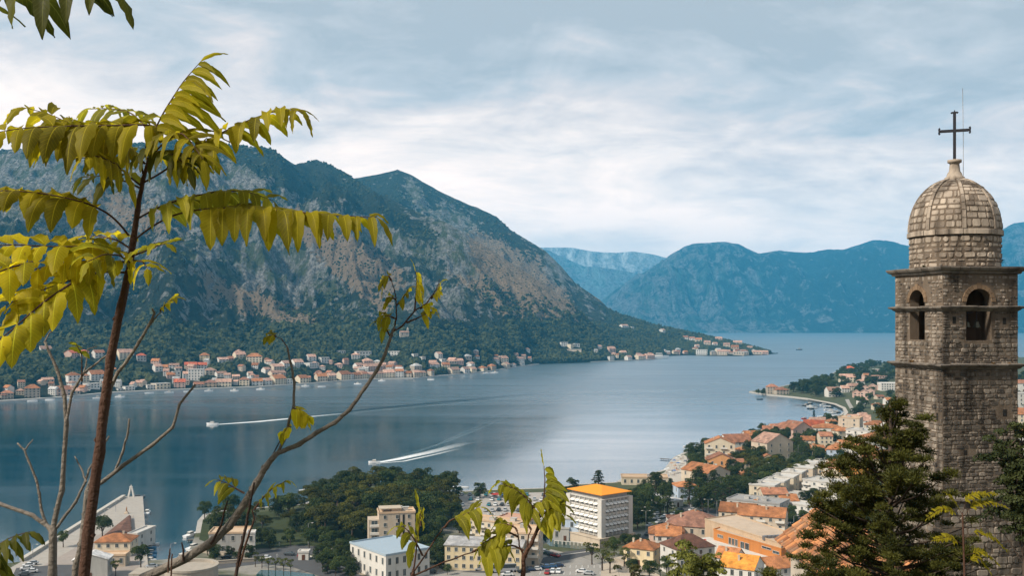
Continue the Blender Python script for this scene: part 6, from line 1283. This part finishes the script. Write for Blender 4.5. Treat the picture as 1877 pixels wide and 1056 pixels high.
# tufts rooted in the joints
def tuft(p, r, n, mat, lb, rs):
    m = MB()
    for _ in range(n):
        a = rs.uniform(0, 6.28); l_ = r * rs.uniform(.5, 1.1); d = V((cos(a), sin(a), rs.uniform(.2, 1.3))).normalized(); s = d.cross(V((0, 0, 1))).normalized() * l_ * .12; q = d * l_ * .6 + V((0, 0, .0)); e = d * l_ + V((0, 0, -l_ * .25)); m.face([(0, 0, 0), q - s, e, q + s], 0, rs.random())
    o = m.build('wall_plant', mat, None, p); o['label'] = lb; o['category'] = 'wall plant'
rw = random.Random(8)
moss = foliage('orange_moss', (.12, .06, .01), (.30, .17, .03), .2)
tuft(tw(-TWH - .1, .35, 93.14), .22, 60, moss, 'orange-brown tuft on the lower cornice, left face of the tower', rw); tuft(tw(.55, -TWH - .1, 93.14), .16, 40, moss, 'orange-brown tuft on the lower cornice under the wide arch', rw); tuft(tw(1.3, -TWH - .1, 93.14), .14, 30, moss, 'small orange tuft on the lower cornice at the right corner', rw)
tuft(tw(-TWH, -.5, 97.32), .2, 40, F_MID, 'green weed at the left corner of the top cornice', rw); tuft(tw(1.9, -.4, 97.5), .45, 22, F_MID, 'thin weed beside the drum, right side', rw); tuft(tw(-1.0, -1.5, 98.98), .16, 26, F_MID, 'weed growing at the dome rim', rw)

# ================================================================ CHURCH ROOF
def church():
    t = thing('church', 'stone church with a weathered orange barrel-tile roof behind the conifer', 'church', (9.2, 24.5, 84)); XE, XR, ze, zr, y0, y1 = 8.12 - 9.2, 9.30 - 9.2, 88.42 - 84, 89.36 - 84, -5.0, 5.6; XF = XR + (XR - XE)
    m = MB(); m.prism([(XE + .25, y0 + .2), (XF - .25, y0 + .2), (XF - .25, y1 - .2), (XE + .25, y1 - .2)], -6, ze - .02, 0, t=.6)
    for y in (y0 + .2, y1 - .2): m.face([(XE + .25, y, ze - .02), (XF - .25, y, ze - .02), (XR, y, zr - .1)], 0, .6)
    m.build('wall', simple('lime_plaster', (.46, .40, .33), .9, .25, .8, stain=.5, bump=.4), t)
    T = NT('old_barrel_tiles'); co = T.co(); n = T.noise(co, 3, 6, .65); c = T.mix(T.attr('tone'), (.20, .085, .045), (.58, .25, .10)); c = T.mix(T.ramp(n, [(.45, 0), (.66, .75)]), c, (.17, .12, .085)); c = T.mix(T.ramp(T.noise(co, 9, 4, .6), [(.6, 0), (.7, .5)]), c, (.42, .38, .3)); T.bump(T.noise(co, 20, 5, .6), .5, .02); tm = T.done(c, .9)
    R = random.Random(5); m = MB()
    for side in (-1, 1):
        xe = XE if side < 0 else XF; A, B = V((xe + side * .12, 0, ze - .09)), V((XR, 0, zr)); dn = (A - B); L = dn.length; dn.normalize(); nr = V((-dn.z * side * -1, 0, abs(dn.x))) if False else V((side * abs(dn.z), 0, abs(dn.x)))
        m.face([A + V((0, y0, 0)), A + V((0, y1, 0)), B + V((0, y1, 0)), B + V((0, y0, 0))], 0, .1)
        nrow = 5; ln = L / nrow
        for i in range(int((y1 - y0) / .115)):
            y = y0 + .06 + i * .115; up = i % 2 == 0
            for r in range(nrow):
                s0, s1 = r * ln - (.05 if r else 0), (r + 1) * ln + .03; w0, w1 = (.052, .068) if up else (.066, .052); tone = R.uniform(0, 1); jy = R.uniform(-.008, .008); ov = .012 * (1 if up else 0); vs = []
                for s, w, lift in ((s0, w0, .0), (s1, w1, .028)):
                    for k in range(6):
                        a = pi * k / 5; hh = (sin(a) * w * (1.0 if up else -.55)) + (.055 if up else .045) + lift * (1 if up else .6) + ov; p = B + dn * s + nr * hh; vs.append((p.x, y + jy - cos(a) * w, p.z))
                m.poly(vs, [(k, k + 1, k + 7, k + 6) for k in range(5)], 0, tone, True)
    for i in range(int((y1 - y0) / .33)):
        y = y0 + i * .33; tone = R.random(); vs = []
        for s, w in ((0, .10), (.36, .12)):
            for k in range(7): a = pi * k / 6; vs.append((XR - cos(a) * w, y + s, zr + .03 + sin(a) * w))
        m.poly(vs, [(k, k + 1, k + 8, k + 7) for k in range(6)], 0, tone, True)
    m.build('roof', tm, t)
church()
# ================================================================ THE DARK CONIFER AND THE BUSHES BY THE TOWER
def clump_tree(name, label, cat, base, top, limbs, leaf, per, crown_mat, rng, R, trunk_r=.12):
    t = link(name, None, None, base); t['label'] = label; t['category'] = cat; L_, br = [], MB(); ax = top - base
    br.tube([(0, 0, -.6), tuple(ax * .5 + V((.05, 0, 0))), tuple(ax)], [trunk_r, trunk_r * .6, .02], 8)
    for tip, fr, rr in limbs:
        a = ax * fr; b = tip - base; mid = (a + b) / 2 + V((0, 0, -.08)); br.tube([tuple(a), tuple(mid), tuple(b)], [trunk_r * .22, trunk_r * .13, .006], 5, cap=False)
        for q in (.5, .78, 1.02):
            c = a.lerp(b, q) + V((R.uniform(-.1, .1), R.uniform(-.1, .1), R.uniform(-.04, .08))); r_ = rr * R.uniform(.65, 1.1); L_.append((tuple(c), (r_, r_, r_ * .62)))
    v, f, tn = leafcloud(L_, per * len(L_), leaf, rng, .6 if name == 'conifer' else 1, .35 if name == 'conifer' else 0); link('crown', bigmesh('crown', v, f, [crown_mat], tone=tn), t); br.build('trunk', BARK, t); return t
def conifer():
    R = random.Random(31); rng = np.random.default_rng(31); Y = 17.5; sil = [(735, 1622, 1650), (780, 1585, 1690), (800, 1560, 1700), (830, 1532, 1718), (860, 1508, 1765), (900, 1488, 1788), (960, 1465, 1785), (1010, 1448, 1800), (1056, 1432, 1815), (1160, 1400, 1840), (1260, 1420, 1820)]
    S_ = np.array(sil, float); base = P(1622, 1400, Y); top = P(1632, 742, Y); limbs = []
    for i in range(200):
        y = 742 + (i / 200) ** .8 * 500; a, b = np.interp(y, S_[:, 0], S_[:, 1]), np.interp(y, S_[:, 0], S_[:, 2]); c = (a + b) / 2; hw = (b - a) / 2; an = R.uniform(0, 2 * pi); q = R.uniform(.35, 1) ** .6
        x = c + hw * q * cos(an); dy = hw / F * Y * q * sin(an); tip = P(x, y + R.uniform(-8, 8), Y); tip.y += dy; fr = min(.985, max(.05, (1400 - (y + 30 + 40 * q)) / (1400 - 742))); limbs.append((tip, fr, R.uniform(.12, .20) * (0.8 if y < 800 else 1)))
    clump_tree('conifer', 'large dark ragged conifer in front of the bell tower', 'conifer', base, top, limbs, .030, 430, foliage('conifer_sprays', (.006, .012, .004), (.10, .10, .018), .2), rng, R)
    limbs = [(P(R.gauss(1862, 26), R.uniform(775, 1000), 33) + V((0, R.uniform(-.5, .5), 0)), R.uniform(.4, 1), R.uniform(.2, .34)) for _ in range(42)]
    clump_tree('holm_oak', 'dark leafy tree at the right edge against the tower foot', 'tree', P(1880, 1200, 33), P(1872, 790, 33), limbs, .05, 130, foliage('holm_leaves', (.012, .022, .008), (.08, .095, .03), .2), rng, R)
    limbs = [(P(R.uniform(1235, 1330), R.uniform(1004, 1090), 60) + V((0, R.uniform(-1, 1), 0)), R.uniform(.5, 1), R.uniform(.3, .5)) for _ in range(34)]
    clump_tree('young_tree', 'airy bright green young tree in front of the brown-roofed house', 'tree', P(1285, 1300, 60), P(1285, 1010, 60), limbs, .09, 60, foliage('young_leaves', (.05, .065, .012), (.20, .20, .04), .3), rng, R)
    limbs = [(P(R.gauss(1160, 20), R.uniform(1046, 1100), 70) + V((0, R.uniform(-1, 1), 0)), R.uniform(.5, 1), R.uniform(.3, .5)) for _ in range(16)]
    clump_tree('young_tree', 'small olive-green tree at the bottom edge below the yellow house', 'tree', P(1160, 1300, 70), P(1160, 1050, 70), limbs, .1, 60, foliage('olive_leaves', (.03, .04, .015), (.11, .11, .04), .3), rng, R)
conifer()
# ================================================================ THE FOREGROUND SAPLINGS (trees of heaven)
def leafmat(name, c1, c2, c3):
    T = NT(name); co = T.co(); n = T.noise(co, 9, 5, .6); uv = T.N('ShaderNodeUVMap').outputs[0]; sp = T.N('ShaderNodeSeparateXYZ'); T.l.new(uv, sp.inputs[0])
    c = T.mix(T.attr('tone'), c1, c2); c = T.mix(T.ramp(n, [(.45, 0), (.7, .6)]), c, c3)
    mid = T.ramp(T.math('ABSOLUTE', T.math('SUBTRACT', sp.outputs[1], .5)), [(0.0, 1), (.03, 0)])
    vw = T.math('SINE', T.math('MULTIPLY', T.math('ADD', sp.outputs[0], T.math('MULTIPLY', T.math('ABSOLUTE', T.math('SUBTRACT', sp.outputs[1], .5)), -.28)), 75)); vn_ = T.ramp(vw, [(.86, 0), (1, 1)])
    c = T.mix(T.math('MULTIPLY', mid, .65), c, tuple(min(1, x * 2.1 + .03) for x in c2)); c = T.mix(T.math('MULTIPLY', vn_, .22), c, tuple(x * 1.7 for x in c2))
    c = T.mix(T.ramp(T.noise(co, 60, 3, .6), [(.70, 0), (.74, .7)]), c, (.14, .06, .015))
    T.bump(T.math('ADD', T.math('MULTIPLY', vn_, -1), n), .5, .004); T.done(c, .55); T.b.inputs['Specular IOR Level'].default_value = .2
    tr = T.N('ShaderNodeBsdfTranslucent'); T.set(tr.inputs[0], T.vscale(c, 1.45)); ms = T.N('ShaderNodeMixShader'); ms.inputs[0].default_value = .58; T.l.new(T.b.outputs[0], ms.inputs[1]); T.l.new(tr.outputs[0], ms.inputs[2]); T.l.new(ms.outputs[0], T.out.inputs[0]); return T.mat
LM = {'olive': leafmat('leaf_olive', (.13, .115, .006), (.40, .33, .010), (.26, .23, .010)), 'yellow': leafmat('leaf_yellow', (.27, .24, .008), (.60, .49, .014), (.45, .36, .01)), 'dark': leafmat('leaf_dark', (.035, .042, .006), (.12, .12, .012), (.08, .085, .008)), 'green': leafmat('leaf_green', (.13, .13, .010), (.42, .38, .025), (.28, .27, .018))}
TWIG = {'red': simple('red_brown_twig', (.085, .042, .027), .7, .35, 14, bump=.5), 'grey': simple('grey_bark', (.20, .175, .15), .85, .35, 12, stain=.3, bump=.6), 'dark': simple('dark_twig', (.045, .028, .022), .8, .3, 12, bump=.4)}
def leaflet(m, uvs, p, d0, tang, L, W, droop, R, tone, fold=.32):
    d = d0.normalized(); n = 9; pts = [V(p)]; ds = [d]
    for i in range(n): d = (d + V((0, 0, -1)) * droop * (1.15 - .5 * i / n)).normalized(); pts.append(pts[-1] + d * (L / n)); ds.append(d)
    b0 = len(m.v); tw_ = R.uniform(-.7, .7); ph = R.uniform(0, 6)
    for i, (q, d) in enumerate(zip(pts, ds)):
        s = i / n; w = W * (sin(pi * s ** .78) ** .62 if 0 < s < 1 else 0) * (1.08 - .38 * s * s) + (0.0008 if i in (0, n) else 0)
        b = (tang - d * tang.dot(d)); b = b.normalized() if b.length > .05 else d.cross(V((0, 1, 0))).normalized(); nn = d.cross(b).normalized(); a = tw_ * s; b2 = b * cos(a) + nn * sin(a); nn = d.cross(b2)
        for k, u in enumerate((-1, -.5, 0, .5, 1)):
            wav = .07 * W * sin(s * 19 + ph + k) * abs(u); e = q + b2 * (w * u / 2 * (1 + .10 * sin(s * 23 + ph * 2) * abs(u))) + nn * (fold * abs(u) * w * .5 + wav); m.v.append(tuple(e)); uvs.append((s, (u + 1) / 2))
    for i in range(n):
        for k in range(4): a = b0 + i * 5 + k; m.f.append((a, a + 1, a + 6, a + 5)); m.m.append(0); m.t.append(tone); m.sm.append(True)
def compound(par, pts, n, L, col='olive', droop=.22, mode='hang', R=None, W=.30, start=.15, twig='red', tip=True, taper=.55, rad=.0028, flat=0.0, lab=None):
    """one pinnate leaf: rachis through pts (px,py,Y), n pairs of leaflets of L photo pixels"""
    R = R or AR; n = int(n * 1.14 + .5) if n > 4 else n; L *= 1.08; W *= .88; w = [P(*q) for q in pts]; N = 40; cum = [0]
    for a, b in zip(w, w[1:]): cum.append(cum[-1] + (b - a).length)
    tt = np.linspace(0, cum[-1], N)
    # Catmull-like smoothing of the polyline
    X = [np.interp(tt, cum, [q[i] for q in w]) for i in range(3)]; ker = np.ones(7) / 7
    for i in range(3): e = np.pad(X[i], 3, mode='reflect', reflect_type='odd'); X[i] = np.convolve(e, ker, 'valid')
    C_ = [V((X[0][i], X[1][i], X[2][i])) for i in range(N)]; st = MB(); st.tube(C_, [rad * (1.25 - .9 * i / N) for i in range(N)], 6)
    m = MB(); uvs = []; Ym = sum(q[2] for q in pts) / len(pts); Lm = L / F * Ym
    for j in range(n):
        s = start + (1 - start) * (j + .5) / n; i = int(s * (N - 1)); p = C_[i]; tg = (C_[min(i + 1, N - 1)] - C_[max(i - 1, 0)]).normalized(); up = V((0, 0, 1)); sd_ = tg.cross(up); sd_ = sd_.normalized() if sd_.length > .1 else V((0, 1, 0))
        k = (.72 + .28 * sin(pi * min(1, s * 1.1))) * (1 - max(0, s - .6) * taper)
        for sg in (-1, 1):
            far = mode == 'hang' and (sd_ * sg).y > 0
            if mode == 'hang': d0 = up * (.45 if far else 0) + sd_ * sg * R.uniform(.55, .8) + tg * R.uniform(.2, .6) + up * R.uniform(-.1, .45)
            elif mode == 'flat':                         # blade plane faces the viewer, leaflets to either side
                pr = V((-tg.z, 0, tg.x)).normalized() * sg; d0 = pr * .8 + tg * .45 + V((0, R.uniform(-.3, .3), 0))
            else: d0 = sd_ * sg * .7 + V((flat, 0, .1)) + tg * .3
            tg2 = tg if mode != 'flat' else V((0, 0, 1)) * .7 + V((0, 1, 0)) * .5
            leaflet(m, uvs, p + d0.normalized() * .003, d0, tg2, Lm * k * R.uniform(.74, 1.14), Lm * k * W * R.uniform(.85, 1.12), droop * R.uniform(.75, 1.3) * (.62 if far else 1), R, R.random())
    if tip: tg = (C_[-1] - C_[-3]).normalized(); leaflet(m, uvs, C_[-1], tg, sd_, Lm * .6, Lm * W * .6, droop * .8, R, R.random())
    me = m.mesh('leaf', LM[col]); ul = me.uv_layers.new(name='UVMap'); vi = np.zeros(len(me.loops), dtype=np.int32); me.loops.foreach_get('vertex_index', vi); ul.data.foreach_set('uv', np.array(uvs, dtype=np.float32)[vi].ravel())
    lf = link('leaf', me, par); sk = st.build('leaf_stalk', TWIG[twig], lf)
    if lab: lf['label'] = lab
    return lf
def branch(par, pts, r0, r1, mat='grey', name='branch', knots=True):
    w = [P(*q) for q in pts]; R = AR; out = []; rr = []; n = len(w)
    for i in range(n - 1):
        for k in range(4): s = k / 4; q = w[i].lerp(w[i + 1], s); f = (i + s) / (n - 1); out.append(q + V((R.uniform(-1, 1), 0, R.uniform(-1, 1))) * .0012); rr.append((r0 + (r1 - r0) * f) * (1.0 + (.16 if (k == 0 and knots and 0 < i) else 0)))
    out.append(w[-1]); rr.append(r1); m = MB(); m.tube(out, rr, 9)
    if knots:
        for i in range(2, len(out) - 2, 5): m.lathe([(.0, -rr[i] * .7), (rr[i] * .5, 0), (.0, rr[i] * .7)], tuple(out[i] + V((rr[i] * R.choice((-.9, .9)), -rr[i] * .3, 0))), 6)
    return m.build(name, TWIG[mat], par)
AR = random.Random(77)
def px2(pts, Y): return [(a, b, Y) if not isinstance(Y, (list, tuple)) else (a, b, Y[0] + (Y[1] - Y[0]) * i / (len(pts) - 1)) for i, (a, b) in enumerate(pts)]
def saplings():
    g3 = P(140, 1300, 3.2)
    t = thing('sapling', 'tall red-stemmed sapling with long drooping yellow-green leaves, left foreground', 'sapling')
    branch(t, px2([(128, 1420), (140, 1240), (152, 1080), (162, 980), (182, 830), (192, 740), (202, 660), (222, 560), (238, 490)], 3.2), .0205, .0115, 'red', 'trunk')
    branch(t, px2([(238, 492), (244, 440), (252, 385), (262, 330), (274, 285)], 3.2), .0115, .0050, 'red', 'trunk')
    branch(t, px2([(183, 888), (226, 853), (279, 816), (316, 784), (329, 742), (358, 705)], 3.25), .0070, .0035, 'grey'); branch(t, px2([(183, 888), (210, 868), (226, 826), (234, 795), (237, 768)], 3.3), .005, .003, 'grey')
    branch(t, px2([(150, 985), (160, 900), (184, 837), (195, 760), (203, 710), (215, 685), (232, 663), (255, 628), (274, 595), (283, 575), (279, 566)], 3.35), .0085, .0035, 'grey'); branch(t, px2([(274, 598), (285, 582), (296, 570)], 3.35), .003, .0016, 'grey')
    branch(t, px2([(134, 1100), (140, 1040), (153, 984), (160, 900)], 3.3), .0125, .009, 'grey')
    C = lambda pts, Y, *a, **k: compound(t, px2(pts, Y), *a, **k)
    # top fan
    C([(272, 262), (300, 205), (335, 150), (368, 112)], (3.15, 3.05), 8, 104, 'olive', .15, 'mix', flat=1.15, start=.12, W=.19)
    C([(262, 335), (300, 315), (350, 275), (420, 235), (480, 210), (530, 197), (556, 206)], (3.2, 3.0), 11, 82, 'olive', .36, start=.2, W=.33)
    C([(300, 238), (285, 228), (200, 230), (110, 231), (30, 235), (-60, 255)], (3.2, 2.95), 12, 96, 'olive', .34, start=.02, W=.36)
    C([(262, 300), (235, 290), (190, 262), (140, 232), (90, 208), (40, 196)], (3.25, 3.3), 9, 84, 'olive', .30, start=.1, W=.34)
    C([(270, 292), (300, 262), (330, 240), (352, 262), (372, 292)], (3.2, 2.95), 5, 88, 'olive', .30, start=.2)
    C([(268, 270), (270, 235), (240, 205), (200, 198), (160, 200)], (3.2, 3.5), 6, 80, 'green', .30, start=.25)
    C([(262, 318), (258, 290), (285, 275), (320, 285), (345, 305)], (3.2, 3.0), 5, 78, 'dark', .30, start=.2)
    C([(258, 340), (235, 322), (212, 300), (180, 285), (150, 290)], (3.2, 3.0), 5, 80, 'olive', .33, start=.35)
    C([(266, 300), (240, 272), (205, 252), (150, 250), (90, 262)], (3.25, 3.1), 8, 84, 'olive', .32, start=.12, W=.34)
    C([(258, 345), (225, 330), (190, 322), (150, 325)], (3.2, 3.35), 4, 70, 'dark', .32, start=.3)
    C([(268, 290), (296, 285), (330, 292), (362, 310)], (3.2, 3.3), 4, 72, 'olive', .34, start=.2)
    # right-hand sprays
    C([(244, 442), (290, 405), (340, 386), (400, 381), (450, 381), (540, 388), (620, 396), (690, 398)], (3.2, 3.0), 12, 96, 'olive', .38, start=.36, W=.36)
    C([(250, 402), (275, 388), (300, 375), (345, 362), (400, 350), (455, 350), (500, 368)], (3.2, 3.15), 9, 84, 'green', .34, start=.12, W=.32)
    # left-hand sprays
    C([(236, 432), (212, 400), (180, 380), (140, 366), (70, 353), (0, 348), (-70, 358)], (3.2, 3.05), 8, 86, 'olive', .36, start=.22, W=.40)
    C([(240, 466), (210, 458), (160, 452), (90, 452), (20, 448), (-60, 455)], (3.2, 2.9), 9, 78, 'yellow', .20, start=.05, W=.42)
    C([(238, 480), (200, 480), (150, 478), (90, 486), (30, 505)], (3.2, 2.95), 7, 76, 'yellow', .26, start=.1, W=.42)
    C([(238, 455), (215, 440), (180, 432), (140, 436)], (3.2, 3.35), 4, 66, 'yellow', .24, start=.15, W=.42)
    C([(240, 470), (262, 462), (285, 452), (305, 446)], (3.2, 3.05), 3, 66, 'green', .16, start=.0, W=.42)
    C([(236, 500), (190, 498), (150, 508), (110, 520), (60, 538), (10, 560)], (3.2, 2.85), 6, 80, 'yellow', .28, start=.22, W=.44)
    C([(239, 484), (220, 468), (190, 466), (160, 480)], (3.2, 2.95), 3, 70, 'green', .3, start=.1, W=.42); C([(238, 476), (262, 480), (270, 492)], (3.2, 3.0), 2, 60, 'yellow', .35, start=.1, W=.4)
    C([(130, 520), (85, 550), (50, 580), (10, 615), (-40, 650)], (2.9, 2.75), 5, 96, 'yellow', .34, start=.05, W=.46)
    C([(60, 480), (20, 490), (-30, 510)], (2.9, 2.8), 3, 84, 'yellow', .3, start=.0, W=.42)
    C([(293, 570), (306, 556), (322, 546)], 3.35, 3, 32, 'yellow', .2, start=.1, W=.45)
    C([(150, 700), (150, 650), (140, 632)], (3.45, 3.4), 2, 26, 'green', .25, start=.6, W=.5)
    # leaf reaching in from the top-left corner
    t2 = thing('sapling', 'dark leaf spray of another sapling hanging in at the top left corner', 'sapling'); branch(t2, px2([(-260, 1400), (-250, 900), (-210, 400), (-160, 60), (-90, -30)], 2.7), .02, .004, 'red', 'trunk')
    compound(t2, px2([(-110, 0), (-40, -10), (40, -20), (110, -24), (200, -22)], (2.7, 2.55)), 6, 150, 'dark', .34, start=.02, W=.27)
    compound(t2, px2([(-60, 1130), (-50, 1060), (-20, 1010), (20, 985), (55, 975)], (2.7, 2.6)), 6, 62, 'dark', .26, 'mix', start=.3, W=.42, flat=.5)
    # grey leafless companion
    t = thing('bare_sapling', 'forked grey leafless sapling at the far left', 'sapling')
    branch(t, px2([(88, 1420), (92, 1200), (96, 1056), (97, 968)], 3.6), .0165, .014, 'grey', 'trunk')
    for pts, a, b in (([(97, 968), (113, 900), (122, 774), (118, 726), (105, 679), (82, 626)], .010, .0045), ([(82, 626), (92, 610), (108, 595)], .003, .0015), ([(122, 770), (132, 721), (153, 684), (175, 668), (197, 650)], .0055, .0028), ([(103, 968), (139, 921), (156, 884), (163, 862), (200, 800)], .006, .003), ([(158, 884), (150, 862), (137, 837)], .004, .002), ([(93, 970), (60, 945), (0, 924), (-60, 905)], .008, .006), ([(92, 975), (84, 960), (76, 937), (72, 905), (66, 879), (52, 845), (45, 826), (32, 813)], .006, .003), ([(45, 826), (56, 812), (60, 806)], .003, .0016), ([(153, 684), (158, 668), (160, 640), (178, 636)], .003, .0015)):
        branch(t, px2(pts, (3.6, 3.65)), a, b, 'grey')
    # long grey diagonal one
    t = thing('sapling', 'long grey sapling leaning right across the water with few yellow leaves', 'sapling')
    branch(t, px2([(100, 1300), (190, 1130), (262, 1062), (339, 1025), (387, 996), (420, 965), (448, 925), (471, 885), (487, 856), (507, 832)], 3.4), .0185, .0095, 'grey', 'trunk')
    branch(t, px2([(507, 832), (549, 815), (580, 794), (613, 775), (640, 752), (670, 710), (690, 680), (706, 650), (717, 615), (723, 600)], 3.4), .0085, .0045, 'grey')
    branch(t, px2([(723, 600), (727, 580), (726, 545), (717, 512)], 3.4), .0030, .0012, 'red'); branch(t, px2([(720, 608), (738, 598), (760, 570), (782, 556), (800, 530), (806, 512)], 3.4), .0034, .001, 'red')
    branch(t, px2([(507, 832), (522, 806), (530, 770), (539, 746), (539, 700), (533, 667), (526, 635)], 3.4), .0055, .0035, 'grey'); branch(t, px2([(526, 635), (516, 622), (504, 616)], 3.4), .0022, .001, 'red')
    branch(t, px2([(471, 890), (490, 850), (516, 805), (528, 780)], 3.45), .0025, .0015, 'dark'); branch(t, px2([(387, 998), (404, 965), (412, 935), (417, 918)], 3.38), .0045, .0022, 'dark'); branch(t, px2([(335, 1030), (336, 1010), (333, 995)], 3.38), .004, .0025, 'dark')
    C = lambda pts, Y, *a, **k: compound(t, px2(pts, Y), *a, **k)
    C([(539, 750), (548, 752), (560, 762)], 3.38, 3, 46, 'yellow', .3, start=.0, W=.5); C([(533, 782), (526, 788), (520, 792)], 3.38, 2, 36, 'yellow', .4, start=.0, W=.5)
    C([(506, 617), (500, 614), (494, 616)], 3.4, 2, 34, 'olive', .3, start=0, W=.45, tip=True)
    C([(726, 585), (715, 580), (700, 578)], 3.4, 2, 40, 'olive', .36, start=.3, W=.4); C([(726, 550), (718, 545), (708, 552)], 3.4, 2, 30, 'olive', .3, start=.1, W=.4); C([(718, 515), (712, 505), (702, 512), (700, 530)], 3.4, 3, 32, 'olive', .3, start=.1, W=.36)
    C([(745, 592), (768, 582), (790, 572)], 3.4, 2, 30, 'olive', .3, start=.5, W=.4); C([(760, 572), (762, 545), (764, 515), (762, 498)], 3.38, 5, 40, 'yellow', .25, 'mix', start=.3, W=.32, flat=.3)
    C([(727, 560), (740, 545), (748, 530)], 3.4, 2, 34, 'olive', .3, start=.1, W=.4); C([(790, 548), (800, 536), (806, 520)], 3.4, 3, 30, 'olive', .28, start=.1, W=.38); C([(770, 566), (780, 560), (796, 566)], 3.4, 2, 34, 'yellow', .3, start=.1, W=.4); C([(717, 620), (706, 600), (694, 590)], 3.4, 2, 36, 'green', .34, start=.2, W=.4)
    C([(448, 905), (430, 895), (412, 885), (398, 880)], 3.35, 3, 46, 'green', .25, start=.2, W=.34); C([(466, 935), (480, 915), (500, 895), (525, 882)], 3.35, 4, 38, 'green', .3, start=.2, W=.36)
    branch(t, px2([(432, 1060), (440, 1010), (452, 960), (458, 925), (466, 885)], 3.3), .006, .003, 'dark'); branch(t, px2([(438, 1040), (455, 985), (466, 950), (462, 935)], 3.3), .004, .002, 'red')
    for x, y, h_ in ((312, 1056, 40), (308, 1030, 24)): branch(t, px2([(x, y + 20), (x + 2, y - 10), (x + 4, y - h_)], 3.3), .003, .002, 'red')
    # small plants along the bottom
    def small(label, stems, leaves, Y, col='green'):
        t = thing('sapling', label, 'sapling')
        for k, (pts, a, b) in enumerate(stems): branch(t, px2(pts, Y), a, b, 'red', 'trunk' if k == 0 else 'branch', knots=k == 0)
        for pts, n, L, dr, md, fl, c in leaves: compound(t, px2(pts, Y), n, L, c or col, dr, md, start=.25, W=.36, flat=fl)
    small('thin red-twigged sapling with broad hanging leaves, bottom centre', [([(745, 1200), (752, 1100), (757, 1056), (758, 1045)], .006, .005), ([(757, 1050), (764, 1000), (769, 962), (771, 945)], .003, .0015), ([(757, 1052), (784, 1011), (800, 985), (815, 965)], .003, .0015), ([(758, 1056), (816, 1031), (865, 1013), (900, 1003)], .003, .0015)],
          [([(771, 965), (771, 950), (770, 938)], 3, 66, .22, 'mix', .0, None), ([(815, 968), (820, 960), (824, 955), (850, 945), (880, 930)], 4, 56, .34, 'hang', 0, None), ([(775, 1020), (760, 990), (745, 970), (735, 965)], 3, 50, .28, 'hang', 0, None), ([(865, 1013), (880, 1005), (900, 1000), (922, 1000)], 3, 66, .34, 'hang', 0, None)], 3.1, 'green')
    small('leafy sapling with an upright fan of leaflets, bottom right of centre', [([(950, 1200), (957, 1100), (959, 1050), (960, 1021), (975, 995), (986, 968), (988, 943)], .0085, .0045), ([(960, 1022), (952, 1000), (950, 985), (948, 975)], .003, .0015), ([(966, 1010), (968, 985), (974, 970)], .003, .0015)],
          [([(988, 945), (995, 925), (998, 903), (999, 880), (997, 855)], 5, 50, .16, 'mix', .95, None), ([(986, 950), (980, 934), (964, 912), (943, 897), (917, 886)], 6, 54, .36, 'hang', 0, None), ([(988, 950), (1000, 940), (1015, 930), (1030, 925)], 4, 52, .3, 'hang', 0, None), ([(948, 975), (945, 968), (930, 962), (915, 960)], 3, 44, .3, 'hang', 0, None), ([(975, 990), (995, 960), (1020, 946), (1035, 944)], 3, 46, .24, 'hang', 0, None),
           ([(950, 985), (930, 975), (905, 985), (880, 1000)], 4, 46, .3, 'hang', 0, None), ([(960, 1010), (940, 1000), (915, 1005), (890, 1015)], 4, 46, .3, 'hang', 0, None), ([(974, 972), (960, 950), (985, 925), (1000, 915)], 4, 50, .3, 'hang', 0, None)], 3.1, 'green')
    small('bright feathery sapling in front of the tower foot', [([(1765, 1200), (1768, 1056), (1766, 985), (1764, 940)], .02, .012)], [([(1766, 990), (1790, 975), (1820, 985), (1845, 1010)], 24, 13, .14, 'hang', 0, None), ([(1764, 950), (1785, 925), (1815, 920), (1845, 930)], 24, 13, .14, 'hang', 0, None), ([(1764, 960), (1745, 935), (1720, 935), (1700, 950)], 20, 13, .14, 'hang', 0, None), ([(1765, 940), (1772, 915), (1795, 905), (1825, 905)], 20, 13, .14, 'hang', 0, None), ([(1766, 1000), (1740, 985), (1712, 990)], 18, 13, .14, 'hang', 0, None), ([(1767, 1020), (1800, 1010), (1830, 1035)], 18, 13, .14, 'hang', 0, None), ([(1764, 945), (1750, 920), (1735, 905)], 16, 13, .14, 'hang', 0, None), ([(1767, 1040), (1790, 1020), (1815, 1050)], 16, 13, .14, 'hang', 0, None)], 15.5, 'olive')
saplings()
# ================================================================ HAZE: the air between here and the mountains
def haze():
    m = bpy.data.materials.new('haze_air'); m.use_nodes = True; n = m.node_tree.nodes; n.clear()
    o = n.new('ShaderNodeOutputMaterial'); p = n.new('ShaderNodeVolumePrincipled')
    p.inputs['Color'].default_value = (0.10, 0.58, 1.0, 1); p.inputs['Density'].default_value = 7.0e-5; p.inputs['Anisotropy'].default_value = 0.1
    m.node_tree.links.new(p.outputs[0], o.inputs['Volume'])
    w = MB(); x0, x1, y0, y1, z0, z1 = -9000, 11800, -150, 14200, -31.5, 1180
    w.box(((x0 + x1) / 2, (y0 + y1) / 2, (z0 + z1) / 2), (x1 - x0, y1 - y0, z1 - z0)); h = w.build('haze', m); h['kind'] = 'stuff'
haze()
finish_labels()
